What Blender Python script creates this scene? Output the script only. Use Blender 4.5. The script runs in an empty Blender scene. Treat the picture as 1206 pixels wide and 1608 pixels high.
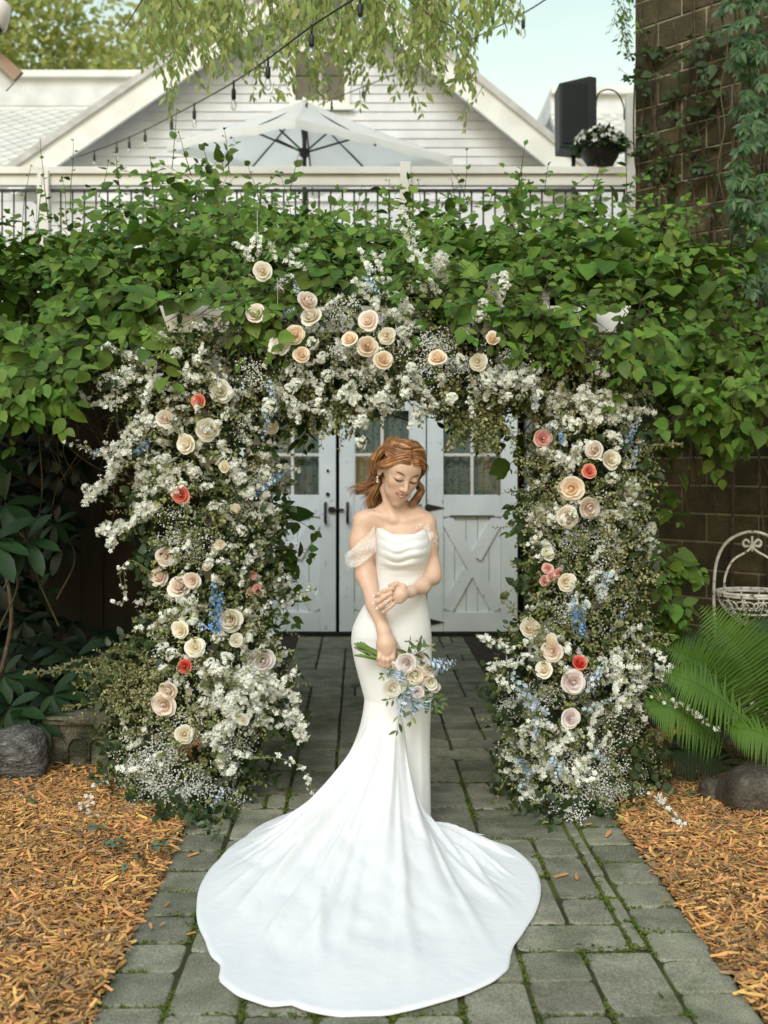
import bpy, bmesh, math, random
import numpy as np
from mathutils import Vector, Matrix, noise

rng = np.random.default_rng(11)
random.seed(11)
scene = bpy.context.scene
COL = scene.collection

# ------------------------------------------------------------------ camera, sky, sun, exposure
FL, CX, HY, CH = 1759.0, 603.0, 728.0, 1.556        # focal length in photo pixels, principal point, eye height (m)
cam_data = bpy.data.cameras.new("camera")
cam_data.sensor_fit = 'HORIZONTAL'
cam_data.sensor_width = 24.0
cam_data.lens = 35.0
cam_data.shift_y = -76.0 / 1206.0
cam_data.clip_start, cam_data.clip_end = 0.1, 500.0
cam_data.dof.use_dof = True
cam_data.dof.focus_distance = 4.8
cam_data.dof.aperture_fstop = 2.4
cam = bpy.data.objects.new("camera", cam_data)
cam.location = (0, 0, CH)
cam.rotation_euler = (math.radians(90), 0, 0)
COL.objects.link(cam)
scene.camera = cam

SUN_EL, SUN_AZ = math.radians(42), math.radians(196)   # azimuth clockwise from +Y: behind the camera, veiled by bright cloud
world = bpy.data.worlds.new("World")
scene.world = world
world.use_nodes = True
wn = world.node_tree
wn.nodes.clear()
sky = wn.nodes.new("ShaderNodeTexSky")
sky.sky_type = 'NISHITA'
sky.sun_disc = False
sky.sun_elevation = SUN_EL
sky.sun_rotation = SUN_AZ
sky.air_density, sky.dust_density, sky.ozone_density = 2.7, 1.0, 0.0
bg = wn.nodes.new("ShaderNodeBackground")
bg.inputs[1].default_value = 0.15
wo = wn.nodes.new("ShaderNodeOutputWorld")
wn.links.new(sky.outputs[0], bg.inputs[0])
wn.links.new(bg.outputs[0], wo.inputs[0])

sun_data = bpy.data.lights.new("sun", 'SUN')
sun_data.energy = 1.4
sun_data.angle = math.radians(30)
sun_data.color = (0.97, 0.98, 1.0)
sun = bpy.data.objects.new("sun", sun_data)
sd = Vector((math.sin(SUN_AZ) * math.cos(SUN_EL), math.cos(SUN_AZ) * math.cos(SUN_EL), math.sin(SUN_EL)))
sun.rotation_euler = sd.to_track_quat('Z', 'Y').to_euler()
sun.location = (0, 0, 20)
COL.objects.link(sun)

vs = scene.view_settings
vs.view_transform = 'Standard'
vs.look = 'None'
vs.gamma = 1.0
vs.exposure = 0.38
vs.use_curve_mapping = False
scene.cycles.max_bounces = 8
scene.cycles.transparent_max_bounces = 12

# ------------------------------------------------------------------ helpers
def P(px, py, Y):
    "a photo direction at depth Y as a world point"
    return np.array([(px - CX) / FL * Y, Y, CH - (py - HY) / FL * Y])
def G(px, py, z=0.0):
    "where that direction meets the level z"
    return P(px, py, FL * (CH - z) / (py - HY))
def U(a, b, n=None): return rng.uniform(a, b, n)
def unit(v):
    v = np.asarray(v, float)
    return v / np.maximum(np.linalg.norm(v, axis=-1, keepdims=True), 1e-9)
def interp(x, pts):
    pts = sorted(pts)
    return np.interp(x, [p[0] for p in pts], [p[1] for p in pts])

WM = {}
def link(name, data, parent=None, M=None, mat=None, label=None, kind=None):
    o = bpy.data.objects.new(name, data)
    COL.objects.link(o)
    M = M.copy() if M is not None else Matrix.Identity(4)
    if parent is not None:
        o.parent = parent
        o.matrix_parent_inverse = WM[parent].inverted()
    o.matrix_basis = M
    WM[o] = M
    if mat is not None and data is not None and not data.materials:
        for m in (mat if isinstance(mat, (list, tuple)) else [mat]):
            data.materials.append(m)
    if label: o['label'] = label
    if kind: o['kind'] = kind
    return o
def thing(name, loc, label, cat, group=None):
    o = link(name, None, M=Matrix.Translation(Vector(loc)))
    o.empty_display_size = 0.1
    o['label'] = label; o['category'] = cat
    if group: o['group'] = group
    return o
def tag(o, label, cat, group=None):
    o['label'] = label; o['category'] = cat
    if group: o['group'] = group
    return o

def np_mesh(name, V, T, smooth=True, tint=None, col=None, matidx=None):
    V = np.ascontiguousarray(V, dtype=np.float32)
    T = np.ascontiguousarray(T, dtype=np.int32)
    k = T.shape[1]
    me = bpy.data.meshes.new(name)
    me.vertices.add(len(V)); me.vertices.foreach_set("co", V.ravel())
    me.loops.add(T.size); me.loops.foreach_set("vertex_index", T.ravel())
    me.polygons.add(len(T))
    me.polygons.foreach_set("loop_start", np.arange(0, T.size, k, dtype=np.int32))
    me.polygons.foreach_set("use_smooth", np.full(len(T), smooth, dtype=bool))
    if matidx is not None:
        me.polygons.foreach_set("material_index", np.asarray(matidx, dtype=np.int32))
    if tint is not None:
        a = me.attributes.new("tint", 'FLOAT', 'POINT'); a.data.foreach_set("value", np.asarray(tint, dtype=np.float32))
    if col is not None:
        a = me.attributes.new("skin", 'FLOAT_COLOR', 'POINT'); a.data.foreach_set("color", np.asarray(col, dtype=np.float32).ravel())
    me.update(calc_edges=True)
    me.validate()
    return me

class MB:
    "collects simple shapes into one mesh"
    def __init__(s): s.V = []; s.F = []; s.M = []; s.S = []
    def add(s, V, F, m=0, smooth=False):
        b = len(s.V); s.V += [tuple(map(float, v)) for v in V]
        s.F += [tuple(i + b for i in f) for f in F]; s.M += [m] * len(F); s.S += [smooth] * len(F)
    def box(s, x0, x1, y0, y1, z0, z1, m=0):
        V = [(x, y, z) for z in (z0, z1) for y in (y0, y1) for x in (x0, x1)]
        s.add(V, [(0, 2, 3, 1), (4, 5, 7, 6), (0, 1, 5, 4), (1, 3, 7, 5), (3, 2, 6, 7), (2, 0, 4, 6)], m)
    def prism(s, poly, y0, y1, m=0):
        "poly: (x, z) outline in the XZ plane, pushed from y0 to y1"
        n = len(poly)
        V = [(x, y0, z) for x, z in poly] + [(x, y1, z) for x, z in poly]
        s.add(V, [tuple(range(n)), tuple(range(2 * n - 1, n - 1, -1))] + [(i, i + n, (i + 1) % n + n, (i + 1) % n) for i in range(n)], m)
    def bar(s, a, b, w, t, up=(0, -1, 0), m=0):
        "a board from a to b, w wide, t thick along up"
        a, b, up = np.array(a, float), np.array(b, float), unit(up)
        d = unit(b - a); u = unit(up - d * (up @ d)); sd_ = np.cross(d, u)
        V = [p + sd_ * sx * w / 2 + u * tz for p in (a, b) for tz in (0, t) for sx in (-1, 1)]
        s.add(V, [(0, 1, 3, 2), (4, 6, 7, 5), (0, 4, 5, 1), (1, 5, 7, 3), (3, 7, 6, 2), (2, 6, 4, 0)], m)
    def tube(s, pts, r, k=8, m=0, cap=True):
        V, F = tube_vf(pts, r, k, cap); s.add(V, F, m, True)
    def lathe(s, prof, c=(0, 0, 0), k=16, m=0, smooth=True):
        V = []; F = []
        for r, z in prof:
            V += [(c[0] + r * math.cos(2 * math.pi * i / k), c[1] + r * math.sin(2 * math.pi * i / k), c[2] + z) for i in range(k)]
        for j in range(len(prof) - 1):
            F += [(j * k + i, j * k + (i + 1) % k, (j + 1) * k + (i + 1) % k, (j + 1) * k + i) for i in range(k)]
        F += [tuple(range(k - 1, -1, -1)), tuple(range((len(prof) - 1) * k, len(prof) * k))]
        s.add(V, F, m, smooth)
    def mesh(s, name, bevel=0.0, seg=2):
        me = bpy.data.meshes.new(name)
        me.from_pydata(s.V, [], s.F)
        me.polygons.foreach_set("material_index", np.array(s.M, dtype=np.int32))
        me.polygons.foreach_set("use_smooth", np.array(s.S, dtype=bool))
        if bevel > 0:
            bm = bmesh.new(); bm.from_mesh(me)
            bmesh.ops.recalc_face_normals(bm, faces=bm.faces)
            bmesh.ops.bevel(bm, geom=list(bm.edges), offset=bevel, segments=seg, profile=0.6, affect='EDGES', clamp_overlap=True)
            bm.to_mesh(me); bm.free()
        else:
            bm = bmesh.new(); bm.from_mesh(me); bmesh.ops.recalc_face_normals(bm, faces=bm.faces); bm.to_mesh(me); bm.free()
        me.update()
        return me
    def build(s, name, mat, parent=None, M=None, bevel=0.0, label=None, kind=None):
        return link(name, s.mesh(name, bevel), parent, M, mat, label, kind)

def tube_vf(pts, r, k=6, cap=True):
    pts = np.asarray(pts, float); n = len(pts)
    r = np.broadcast_to(np.asarray(r, float), (n,)) if np.ndim(r) <= 1 and np.size(r) in (1, n) else np.linspace(r[0], r[1], n)
    T = unit(np.gradient(pts, axis=0))
    ref = np.array([0.13, 0.31, 0.94])
    if abs(T[0] @ ref) > 0.9: ref = np.array([0.9, 0.3, 0.1])
    nrm = unit(np.cross(T[0], ref)); V = []
    for i in range(n):
        nrm = unit(nrm - T[i] * (nrm @ T[i])); b = np.cross(T[i], nrm)
        for j in range(k):
            a = 2 * math.pi * j / k
            V.append(pts[i] + r[i] * (math.cos(a) * nrm + math.sin(a) * b))
    F = [(i * k + j, i * k + (j + 1) % k, (i + 1) * k + (j + 1) % k, (i + 1) * k + j) for i in range(n - 1) for j in range(k)]
    if cap: F += [tuple(range(k - 1, -1, -1)), tuple(range((n - 1) * k, n * k))]
    return V, F
def tri(F):
    out = []
    for f in F:
        for i in range(1, len(f) - 1): out.append((f[0], f[i], f[i + 1]))
    return np.array(out, dtype=np.int32)
def smooth_curve(pts, n=16):
    pts = np.asarray(pts, float)
    if len(pts) == 2: return np.linspace(pts[0], pts[1], n)
    P_ = np.vstack([2 * pts[0] - pts[1], pts, 2 * pts[-1] - pts[-2]]); out = []
    m = len(pts) - 1
    for q in np.linspace(0, m - 1e-6, n):
        i = int(q); t = q - i
        p0, p1, p2, p3 = P_[i], P_[i + 1], P_[i + 2], P_[i + 3]
        out.append(0.5 * (2 * p1 + (p2 - p0) * t + (2 * p0 - 5 * p1 + 4 * p2 - p3) * t * t + (3 * p1 - p0 - 3 * p2 + p3) * t ** 3))
    return np.array(out)
class Tubes:
    "many thin stems as one triangle mesh"
    def __init__(s): s.V = []; s.T = []; s.n = 0
    def add(s, pts, r, k=4):
        V, F = tube_vf(pts, r, k, False); s.V.append(np.array(V)); s.T.append(tri(F) + s.n); s.n += len(V)
    def mesh(s, name): return np_mesh(name, np.vstack(s.V), np.vstack(s.T))

def frames(d, nrm):
    "rotation matrices whose y is d and whose z leans to nrm"
    d = unit(d); x = unit(np.cross(d, nrm)); z = np.cross(x, d)
    return np.stack([x, d, z], axis=-1)
def scatter(tmpl, R, t, s):
    V, T = tmpl; n = len(t)
    s = np.asarray(s, float)
    if s.ndim == 1: s = np.repeat(s[:, None], 3, 1)
    W = np.einsum('nij,nvj->nvi', R, V[None] * s[:, None, :]) + t[:, None, :]
    TT = T[None] + (np.arange(n) * len(V))[:, None, None]
    return W.reshape(-1, 3), TT.reshape(-1, 3)
def bulk(name, tmpls, R, t, s, mat, parent=None, kind='stuff', smooth=True):
    t = np.asarray(t); s = np.asarray(s); n = len(t); pick = rng.integers(0, len(tmpls), n)
    Vs = []; Ts = []; tn = []; b = 0
    for k, tm in enumerate(tmpls):
        q = pick == k
        if not q.any(): continue
        V, T = scatter(tm, R[q], t[q], s[q]); Vs.append(V); Ts.append(T + b); b += len(V)
        tn.append(np.repeat(rng.random(q.sum()), len(tm[0])))
    return link(name, np_mesh(name, np.vstack(Vs), np.vstack(Ts), smooth, np.concatenate(tn)), parent, None, mat, kind=kind)
def M4(R, t, s=1.0):
    m = Matrix.Identity(4); s = np.broadcast_to(s, (3,))
    for i in range(3):
        for j in range(3): m[i][j] = float(R[i][j] * s[j])
        m[i][3] = float(t[i])
    return m
def rand_unit(n):
    return unit(rng.normal(size=(n, 3)))

# ------------------------------------------------------------------ materials
def rgb(c): return (c[0], c[1], c[2], 1.0)
def pmat(name, c1, c2=None, scale=6.0, rough=0.6, spec=0.35, bump=0.0, bscale=60.0, transl=0.0, tint=0.0, hue=0.0, objrand=0.0,
         metal=0.0, c3=None, c3scale=2.0, c3lo=0.55, c3hi=0.7, stretch=(1, 1, 1), sheen=0.0, sss=0.0, coat=0.0, detail=5.0, coord='Object', attr=None, bdist=0.01, speck=0.0, speckscale=200.0):
    m = bpy.data.materials.new(name); m.use_nodes = True
    nt = m.node_tree; N = nt.nodes; L = nt.links; N.clear()
    out = N.new("ShaderNodeOutputMaterial"); pb = N.new("ShaderNodeBsdfPrincipled")
    pb.inputs["Roughness"].default_value = rough; pb.inputs["Metallic"].default_value = metal
    pb.inputs["Specular IOR Level"].default_value = spec
    pb.inputs["Coat Weight"].default_value = coat
    if sheen: pb.inputs["Sheen Weight"].default_value = sheen; pb.inputs["Sheen Roughness"].default_value = 0.4
    if sss:
        pb.inputs["Subsurface Weight"].default_value = sss; pb.inputs["Subsurface Radius"].default_value = (1.0, 0.45, 0.25); pb.inputs["Subsurface Scale"].default_value = 0.008
    tc = N.new("ShaderNodeTexCoord"); mp = N.new("ShaderNodeMapping"); mp.inputs["Scale"].default_value = stretch
    if coord == 'World':
        L.new(N.new("ShaderNodeNewGeometry").outputs["Position"], mp.inputs["Vector"])
    else: L.new(tc.outputs[coord], mp.inputs["Vector"])
    vec = mp.outputs[0]
    def tex(sc, det=detail):
        n = N.new("ShaderNodeTexNoise"); n.inputs["Scale"].default_value = sc; n.inputs["Detail"].default_value = det
        L.new(vec, n.inputs["Vector"]); return n.outputs["Fac"]
    def mix(fac, a, b, mode='MIX'):
        n = N.new("ShaderNodeMix"); n.data_type = 'RGBA'; n.blend_type = mode
        for sock, v in ((n.inputs[0], fac), (n.inputs[6], a), (n.inputs[7], b)):
            if hasattr(v, 'is_output'): L.new(v, sock)
            elif isinstance(v, (int, float)): sock.default_value = v
            else: sock.default_value = rgb(v)
        return n.outputs[2]
    def ramp(v, lo, hi, a=0.0, b=1.0):
        n = N.new("ShaderNodeMapRange"); L.new(v, n.inputs[0])
        n.inputs[1].default_value = lo; n.inputs[2].default_value = hi; n.inputs[3].default_value = a; n.inputs[4].default_value = b
        return n.outputs[0]
    c = rgb(c1)
    if attr:
        an = N.new("ShaderNodeAttribute"); an.attribute_name = attr; c = an.outputs["Color"]
        if c2 is not None: c = mix(ramp(tex(scale), 0.35, 0.65, 0, 0.25), c, c2, 'MULTIPLY')
    elif c2 is not None: c = mix(ramp(tex(scale), 0.36, 0.64), c1, c2)
    if c3 is not None: c = mix(ramp(tex(c3scale), c3lo, c3hi), c, c3)
    if speck: c = mix(ramp(tex(speckscale, 3.0), 0.38, 0.62, 0, 1.0), mix(1.0, c, (1 - speck,) * 3, 'MULTIPLY'), c)
    for amt, src in ((tint, 'tint'), (objrand, 'obj')):
        if not amt: continue
        if src == 'tint':
            an = N.new("ShaderNodeAttribute"); an.attribute_name = 'tint'; f = an.outputs["Fac"]
        else:
            an = N.new("ShaderNodeObjectInfo"); f = an.outputs["Random"]
        hs = N.new("ShaderNodeHueSaturation")
        if hasattr(c, 'is_output'): L.new(c, hs.inputs["Color"])
        else: hs.inputs["Color"].default_value = c
        L.new(ramp(f, 0, 1, 1 - amt, 1 + amt), hs.inputs["Value"])
        if hue:
            w = N.new("ShaderNodeMath"); w.operation = 'FRACT'; w2 = N.new("ShaderNodeMath"); w2.operation = 'MULTIPLY'; w2.inputs[1].default_value = 7.31
            L.new(f, w2.inputs[0]); L.new(w2.outputs[0], w.inputs[0])
            L.new(ramp(w.outputs[0], 0, 1, 0.5 - hue, 0.5 + hue), hs.inputs["Hue"])
        c = hs.outputs[0]
    if hasattr(c, 'is_output'): L.new(c, pb.inputs["Base Color"])
    else: pb.inputs["Base Color"].default_value = c
    if bump:
        b = N.new("ShaderNodeBump"); b.inputs["Strength"].default_value = bump; b.inputs["Distance"].default_value = bdist
        L.new(tex(bscale, 6.0), b.inputs["Height"]); L.new(b.outputs[0], pb.inputs["Normal"])
    if transl:
        tr = N.new("ShaderNodeBsdfTranslucent"); ms = N.new("ShaderNodeMixShader"); ms.inputs[0].default_value = transl
        if hasattr(c, 'is_output'): L.new(c, tr.inputs[0])
        else: tr.inputs[0].default_value = c
        L.new(pb.outputs[0], ms.inputs[1]); L.new(tr.outputs[0], ms.inputs[2]); L.new(ms.outputs[0], out.inputs[0])
    else: L.new(pb.outputs[0], out.inputs[0])
    return m

WHITE_PAINT = pmat("white_paint", (0.78, 0.78, 0.75), (0.68, 0.68, 0.64), 3.0, 0.55, bump=0.12, bscale=25)
HOUSE_WHITE = pmat("house_white", (0.70, 0.71, 0.73), (0.56, 0.57, 0.59), 2.2, 0.6, bump=0.1, bscale=18, objrand=0.05, coord='World')
DOOR_PAINT = pmat("door_paint", (0.80, 0.87, 0.89), (0.72, 0.79, 0.82), 4.0, 0.5, bump=0.1, bscale=30, c3=(0.30, 0.31, 0.29), c3scale=14, c3lo=0.66, c3hi=0.8)
BLACK_METAL = pmat("black_metal", (0.012, 0.012, 0.013), (0.03, 0.028, 0.025), 20, 0.5, bump=0.15, bscale=120)
IRON_WHITE = pmat("worn_white_iron", (0.62, 0.61, 0.56), (0.45, 0.43, 0.38), 30, 0.6, bump=0.5, bscale=150, c3=(0.08, 0.05, 0.03), c3scale=38, c3lo=0.57, c3hi=0.66)
BARK = pmat("bark", (0.055, 0.038, 0.024), (0.11, 0.08, 0.05), 18, 0.9, bump=0.6, bscale=60)
TWIG = pmat("twig", (0.07, 0.075, 0.03), (0.12, 0.085, 0.045), 25, 0.8)
GREEN_STEM = pmat("green_stem", (0.10, 0.17, 0.045), (0.15, 0.18, 0.06), 18, 0.6)
SOIL = pmat("soil", (0.018, 0.013, 0.009), (0.045, 0.03, 0.018), 20, 0.95, bump=0.8, bscale=60)

# ------------------------------------------------------------------ leaf and petal templates (along +y, face up +z)
def leaf_tmpl(w=0.36, rows=((0.0, 0.0), (0.12, 0.6), (0.38, 1.0), (0.7, 0.72), (1.0, 0.0)), fold=0.10, droop=0.18, curl=0.0):
    V = []; T = []
    for y, q in rows:
        hw = w * q; z = -droop * y * y
        if q == 0: V.append((0, y, z))
        else: V += [(-hw, y - 0.02, z + fold * q + curl * q * math.sin(5 * y)), (0, y, z), (hw, y - 0.02, z + fold * q - curl * q * math.sin(4 * y))]
    n = len(rows) - 2; b = 1
    T += [(0, 2, 1), (0, 3, 2)]
    for i in range(n - 1):
        a = b + 3 * i; c = a + 3
        T += [(a, a + 1, c), (a + 1, c + 1, c), (a + 1, a + 2, c + 1), (a + 2, c + 2, c + 1)]
    a = b + 3 * (n - 1); e = len(V) - 1
    T += [(a, a + 1, e), (a + 1, a + 2, e)]
    return np.array(V, float), np.array(T, np.int32)
OVATE = [leaf_tmpl(0.36, fold=0.08, droop=0.15), leaf_tmpl(0.42, fold=0.12, droop=0.25, curl=0.03), leaf_tmpl(0.33, fold=0.05, droop=0.08, curl=0.05)]
SMALL = [leaf_tmpl(0.24, ((0, 0), (0.35, 1.0), (0.7, 0.7), (1, 0)), 0.05, 0.15), leaf_tmpl(0.33, ((0, 0), (0.4, 1.0), (0.75, 0.75), (1, 0)), 0.1, 0.2)]
LANCE = [leaf_tmpl(0.17, ((0, 0), (0.15, 0.55), (0.45, 1.0), (0.75, 0.7), (1, 0)), 0.05, 0.3, 0.02), leaf_tmpl(0.2, ((0, 0), (0.2, 0.7), (0.5, 1.0), (0.8, 0.55), (1, 0)), 0.04, 0.15)]
RHODO = [leaf_tmpl(0.19, ((0, 0), (0.12, 0.42), (0.35, 0.85), (0.6, 1.0), (0.85, 0.68), (1, 0)), 0.04, 0.22)]
# ------------------------------------------------------------------ ground
mb = MB(); mb.add([(-120, -20, -0.06), (120, -20, -0.06), (120, 220, -0.06), (-120, 220, -0.06)], [(0, 1, 2, 3)])
mb.build("ground", pmat("pale_bounce_ground", (.27, .26, .23), (.20, .19, .17), 1.5, .95, bump=.3, bscale=40), kind='structure')  # unseen ground kept pale so it bounces fill light onto front faces
mb = MB(); mb.add([(-9, 5.0, -0.03), (9, 5.0, -0.03), (9, 16, -0.03), (-9, 16, -0.03)], [(0, 1, 2, 3)])
mb.build("planting_bed", SOIL, kind='structure')

PX0 = lambda Y: -0.827 - 0.0216 * (Y - 3.11)          # left edge of the path at depth Y
PW, PY0, PY1 = 1.893, 2.55, 10.15
def path_pt(u, Y): return PX0(Y) + u

PAVER = pmat("paver_stone", (0.215, 0.21, 0.15), (0.31, 0.30, 0.22), 9.0, 0.92, spec=0.15, bump=0.8, bscale=170, objrand=0.26, hue=0.012, c3=(0.10, 0.115, 0.06), c3scale=4.0, c3lo=0.54, c3hi=0.74, bdist=0.004, coord='World', speck=0.42, speckscale=150)
MOSS = pmat("moss_joint", (0.040, 0.058, 0.010), (0.045, 0.04, 0.018), 7.0, 0.95, bump=0.9, bscale=240, c3=(0.10, 0.13, 0.018), c3scale=3.0, c3lo=0.48, c3hi=0.62)
# joint bed: an uneven sheet just under the paver tops
nu, nv = 150, 330
uu = np.linspace(-0.004, PW + 0.004, nu); vv = np.linspace(PY0, 6.6, nv)
V = []
for y in vv:
    for u in uu:
        x = path_pt(u, y)
        h = noise.noise((x * 9, y * 9, 0)) * 0.5 + noise.noise((x * 45, y * 45, 3)) * 0.5
        V.append((x, y, -0.009 + 0.013 * h))
T = [(j * nu + i, j * nu + i + 1, (j + 1) * nu + i + 1, (j + 1) * nu + i) for j in range(nv - 1) for i in range(nu - 1)]
path = link("paver_path", np_mesh("paver_path", V, T), mat=MOSS, kind='structure')
mb = MB(); mb.add([(path_pt(-0.5, 6.6), 6.6, -0.008), (path_pt(PW + 0.5, 6.6), 6.6, -0.008), (path_pt(PW + 0.9, 10.3), 10.3, -0.008), (path_pt(-0.5, 10.3), 10.3, -0.008)], [(0, 1, 2, 3)])
mb.build("courtyard_floor", SOIL, kind='structure')

def paver_mesh(w, l, seed, rad=0.016):
    rr = random.Random(seed); out = []
    r4 = [rad * rr.uniform(0.6, 1.9) for _ in range(4)]
    for ci, (sx, sy) in enumerate(((1, 1), (-1, 1), (-1, -1), (1, -1))):
        cx, cy = sx * (w / 2 - r4[ci]), sy * (l / 2 - r4[ci])
        for k in range(3):
            a = math.pi / 2 * ci + math.pi / 4 * k
            out.append((cx + r4[ci] * math.cos(a) + rr.uniform(-.0018, .0018), cy + r4[ci] * math.sin(a) + rr.uniform(-.0018, .0018)))
    n = len(out); V = []; inset = 0.007
    for z, f in ((-0.05, 0), (-0.008, 0), (-0.002, 0.4), (0.0, 1.0)):
        V += [(x * (1 - f * inset * 2 / w), y * (1 - f * inset * 2 / l), z + rr.uniform(-.0008, .0008)) for x, y in out]
    F = [(j * n + i, j * n + (i + 1) % n, (j + 1) * n + (i + 1) % n, (j + 1) * n + i) for j in range(3) for i in range(n)]
    F.append(tuple(range(3 * n, 4 * n)))
    me = bpy.data.meshes.new("paver"); me.from_pydata(V, [], F)
    me.polygons.foreach_set("use_smooth", np.array([True] * (3 * n) + [False])); me.update()
    return me
pv_cache = {}
PAVERS = []
def put_paver(u0, u1, y0, y1, gap=0.0135):
    w, l = u1 - u0 - gap, y1 - y0 - gap
    if w < 0.02 or l < 0.03: return
    key = (round(w, 2), round(l, 2), rng.integers(0, 3))
    if key not in pv_cache: pv_cache[key] = paver_mesh(key[0], key[1], hash(key) % 9999, 0.016 if w > 0.08 else 0.009)
    me = pv_cache[key]
    yc, uc = (y0 + y1) / 2, (u0 + u1) / 2; PAVERS.append((u0, u1, y0, y1))
    M = Matrix.Translation((path_pt(uc, yc) + U(-.002, .002), yc, U(-0.003, 0.004))) @ Matrix.Rotation(0.0216 + U(-.012, .012), 4, 'Z') @ Matrix.Rotation(U(-.006, .006), 4, 'X') @ Matrix.Rotation(U(-.006, .006), 4, 'Y') @ Matrix.Diagonal((w / key[0], l / key[1], 1, 1))
    link("paver", me, path, M, PAVER)
def ground_y(py): return FL * CH / (py - HY)
# border courses
y = PY0 + 0.03
while y < 7.0:
    l = U(0.205, 0.225); put_paver(0.0, 0.207, y, y + l); y += l
y = PY0 + 0.11
while y < 7.0:
    l = U(0.205, 0.225); put_paver(1.693, PW, y, y + l); y += l
# thin strip of cut pieces beside the right border
y = 3.60
while y < 4.95:
    l = U(0.20, 0.24); put_paver(1.638, 1.693, y, y + l, 0.013); y += l
# field: random ashlar on a grid
cols = np.array([0.207, 0.425, 0.640, 0.850, 1.055, 1.262, 1.470, 1.693])
rows = [PY0]
while rows[-1] < 9.95: rows.append(rows[-1] + U(0.20, 0.225) * (1.0 if rows[-1] < 7 else 1.5))
used = np.zeros((len(rows), len(cols)), bool)
for j in range(len(rows) - 1):
    for i in range(len(cols) - 1):
        if used[j, i]: continue
        strip = i == len(cols) - 2 and 3.5 < rows[j] < 4.95
        c = rng.random(); a = b = 1
        if c < 0.34: b = 2
        elif c < 0.52 : a = 2
        elif c < 0.60: a = b = 2
        if i + a > len(cols) - 1 or used[j, i:i + a].any(): a = 1
        if j + b > len(rows) - 1: b = 1
        if a == 2 and b == 2 and used[j + 1, i:i + 2].any(): b = 1
        used[j:j + b, i:i + a] = True
        x1 = cols[i + a]
        if i + a == len(cols) - 1 and 3.55 < (rows[j] + rows[j + b]) / 2 < 4.95: x1 = 1.638
        if a == b == 1 and rng.random() < 0.14:
            xm = (cols[i] + x1) / 2 + U(-.02, .02); put_paver(cols[i], xm, rows[j], rows[j + b]); put_paver(xm, x1, rows[j], rows[j + b])
        else: put_paver(cols[i], x1, rows[j], rows[j + b])

# moss cushions growing along the joints
mp_, md_, mn_, ms_ = [], [], [], []
for u0, u1, y0, y1 in PAVERS:
    if y0 > 6.0: continue
    for (ax, ay, bx, by) in ((u0, y0, u1, y0), (u0, y0, u0, y1)):
        L_ = math.hypot(bx - ax, by - ay)
        for k in range(int(L_ * 420)):
            t = rng.random(); u, y = ax + (bx - ax) * t, ay + (by - ay) * t; g = noise.noise((u * 7 + 3, y * 7, 4.4)) + .35 * noise.noise((u * 30, y * 30, 1))
            if g < .02: continue
            w = .004 + .010 * min(1, g * 2); mp_.append((path_pt(u, y) + rng.normal(0, w), y + rng.normal(0, w), -.004 + .005 * rng.random())); ms_.append(.005 + .006 * rng.random())
n = len(mp_); MOSS_T = [(np.array([(0, -.5, 0), (.5, 0, .05), (0, .5, 0), (-.5, 0, .05), (0, 0, .55)]), np.array([(0, 1, 4), (1, 2, 4), (2, 3, 4), (3, 0, 4)]))]
bulk("moss", MOSS_T, frames(np.stack([rng.normal(size=n), rng.normal(size=n), np.zeros(n)], 1), np.tile([0, 0, 1.], (n, 1)) + rng.normal(0, .2, (n, 3))), np.array(mp_), np.array(ms_), pmat("moss_cushion", (.055, .085, .012), (.10, .12, .022), 9, .95, tint=.4, spec=.1), path)

# ------------------------------------------------------------------ bark mulch beds
MULCH_SOIL = pmat("mulch_base", (0.10, 0.05, 0.016), (0.18, 0.085, 0.025), 30, 0.95, bump=0.8, bscale=90)
CHIP = pmat("wood_chip", (0.61, 0.335, 0.125), (0.50, 0.25, 0.085), 3.0, 0.9, spec=0.1, tint=0.5, hue=0.018, bump=0.4, bscale=140)
CHIP_DARK = pmat("old_wood_chip", (0.22, 0.13, 0.06), (0.32, 0.21, 0.115), 3.0, 0.9, spec=0.1, tint=0.55, hue=0.012, bump=0.4, bscale=140)
CHIP_PART = pmat("loose_wood_chip", (0.50, 0.27, 0.10), (0.34, 0.17, 0.06), 20.0, 0.85, spec=0.12, objrand=0.3)
def chip_tmpl(seed):
    rr = random.Random(seed); n = 4; V = []; T = []
    for i in range(n):
        y = i / (n - 1); w = 0.5 * (0.35 + 0.65 * math.sin(math.pi * (0.15 + 0.7 * y))) * rr.uniform(0.7, 1.2); z = 0.1 * math.sin(3 * y + seed) ; o = rr.uniform(-.12, .12)
        V += [(o - w, y - 0.5, z), (o + w, y - 0.5, z + rr.uniform(-.15, .15)), (o + w * 0.8, y - 0.5, z + 0.4), (o - w * 0.8, y - 0.5, z + 0.4)]
    F = [(k * 4 + a, k * 4 + (a + 1) % 4, k * 4 + 4 + (a + 1) % 4, k * 4 + 4 + a) for k in range(n - 1) for a in range(4)] + [(3, 2, 1, 0), (12, 13, 14, 15)]
    return np.array(V), tri(F)
CHIPS = [chip_tmpl(i) for i in range(6)]
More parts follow.
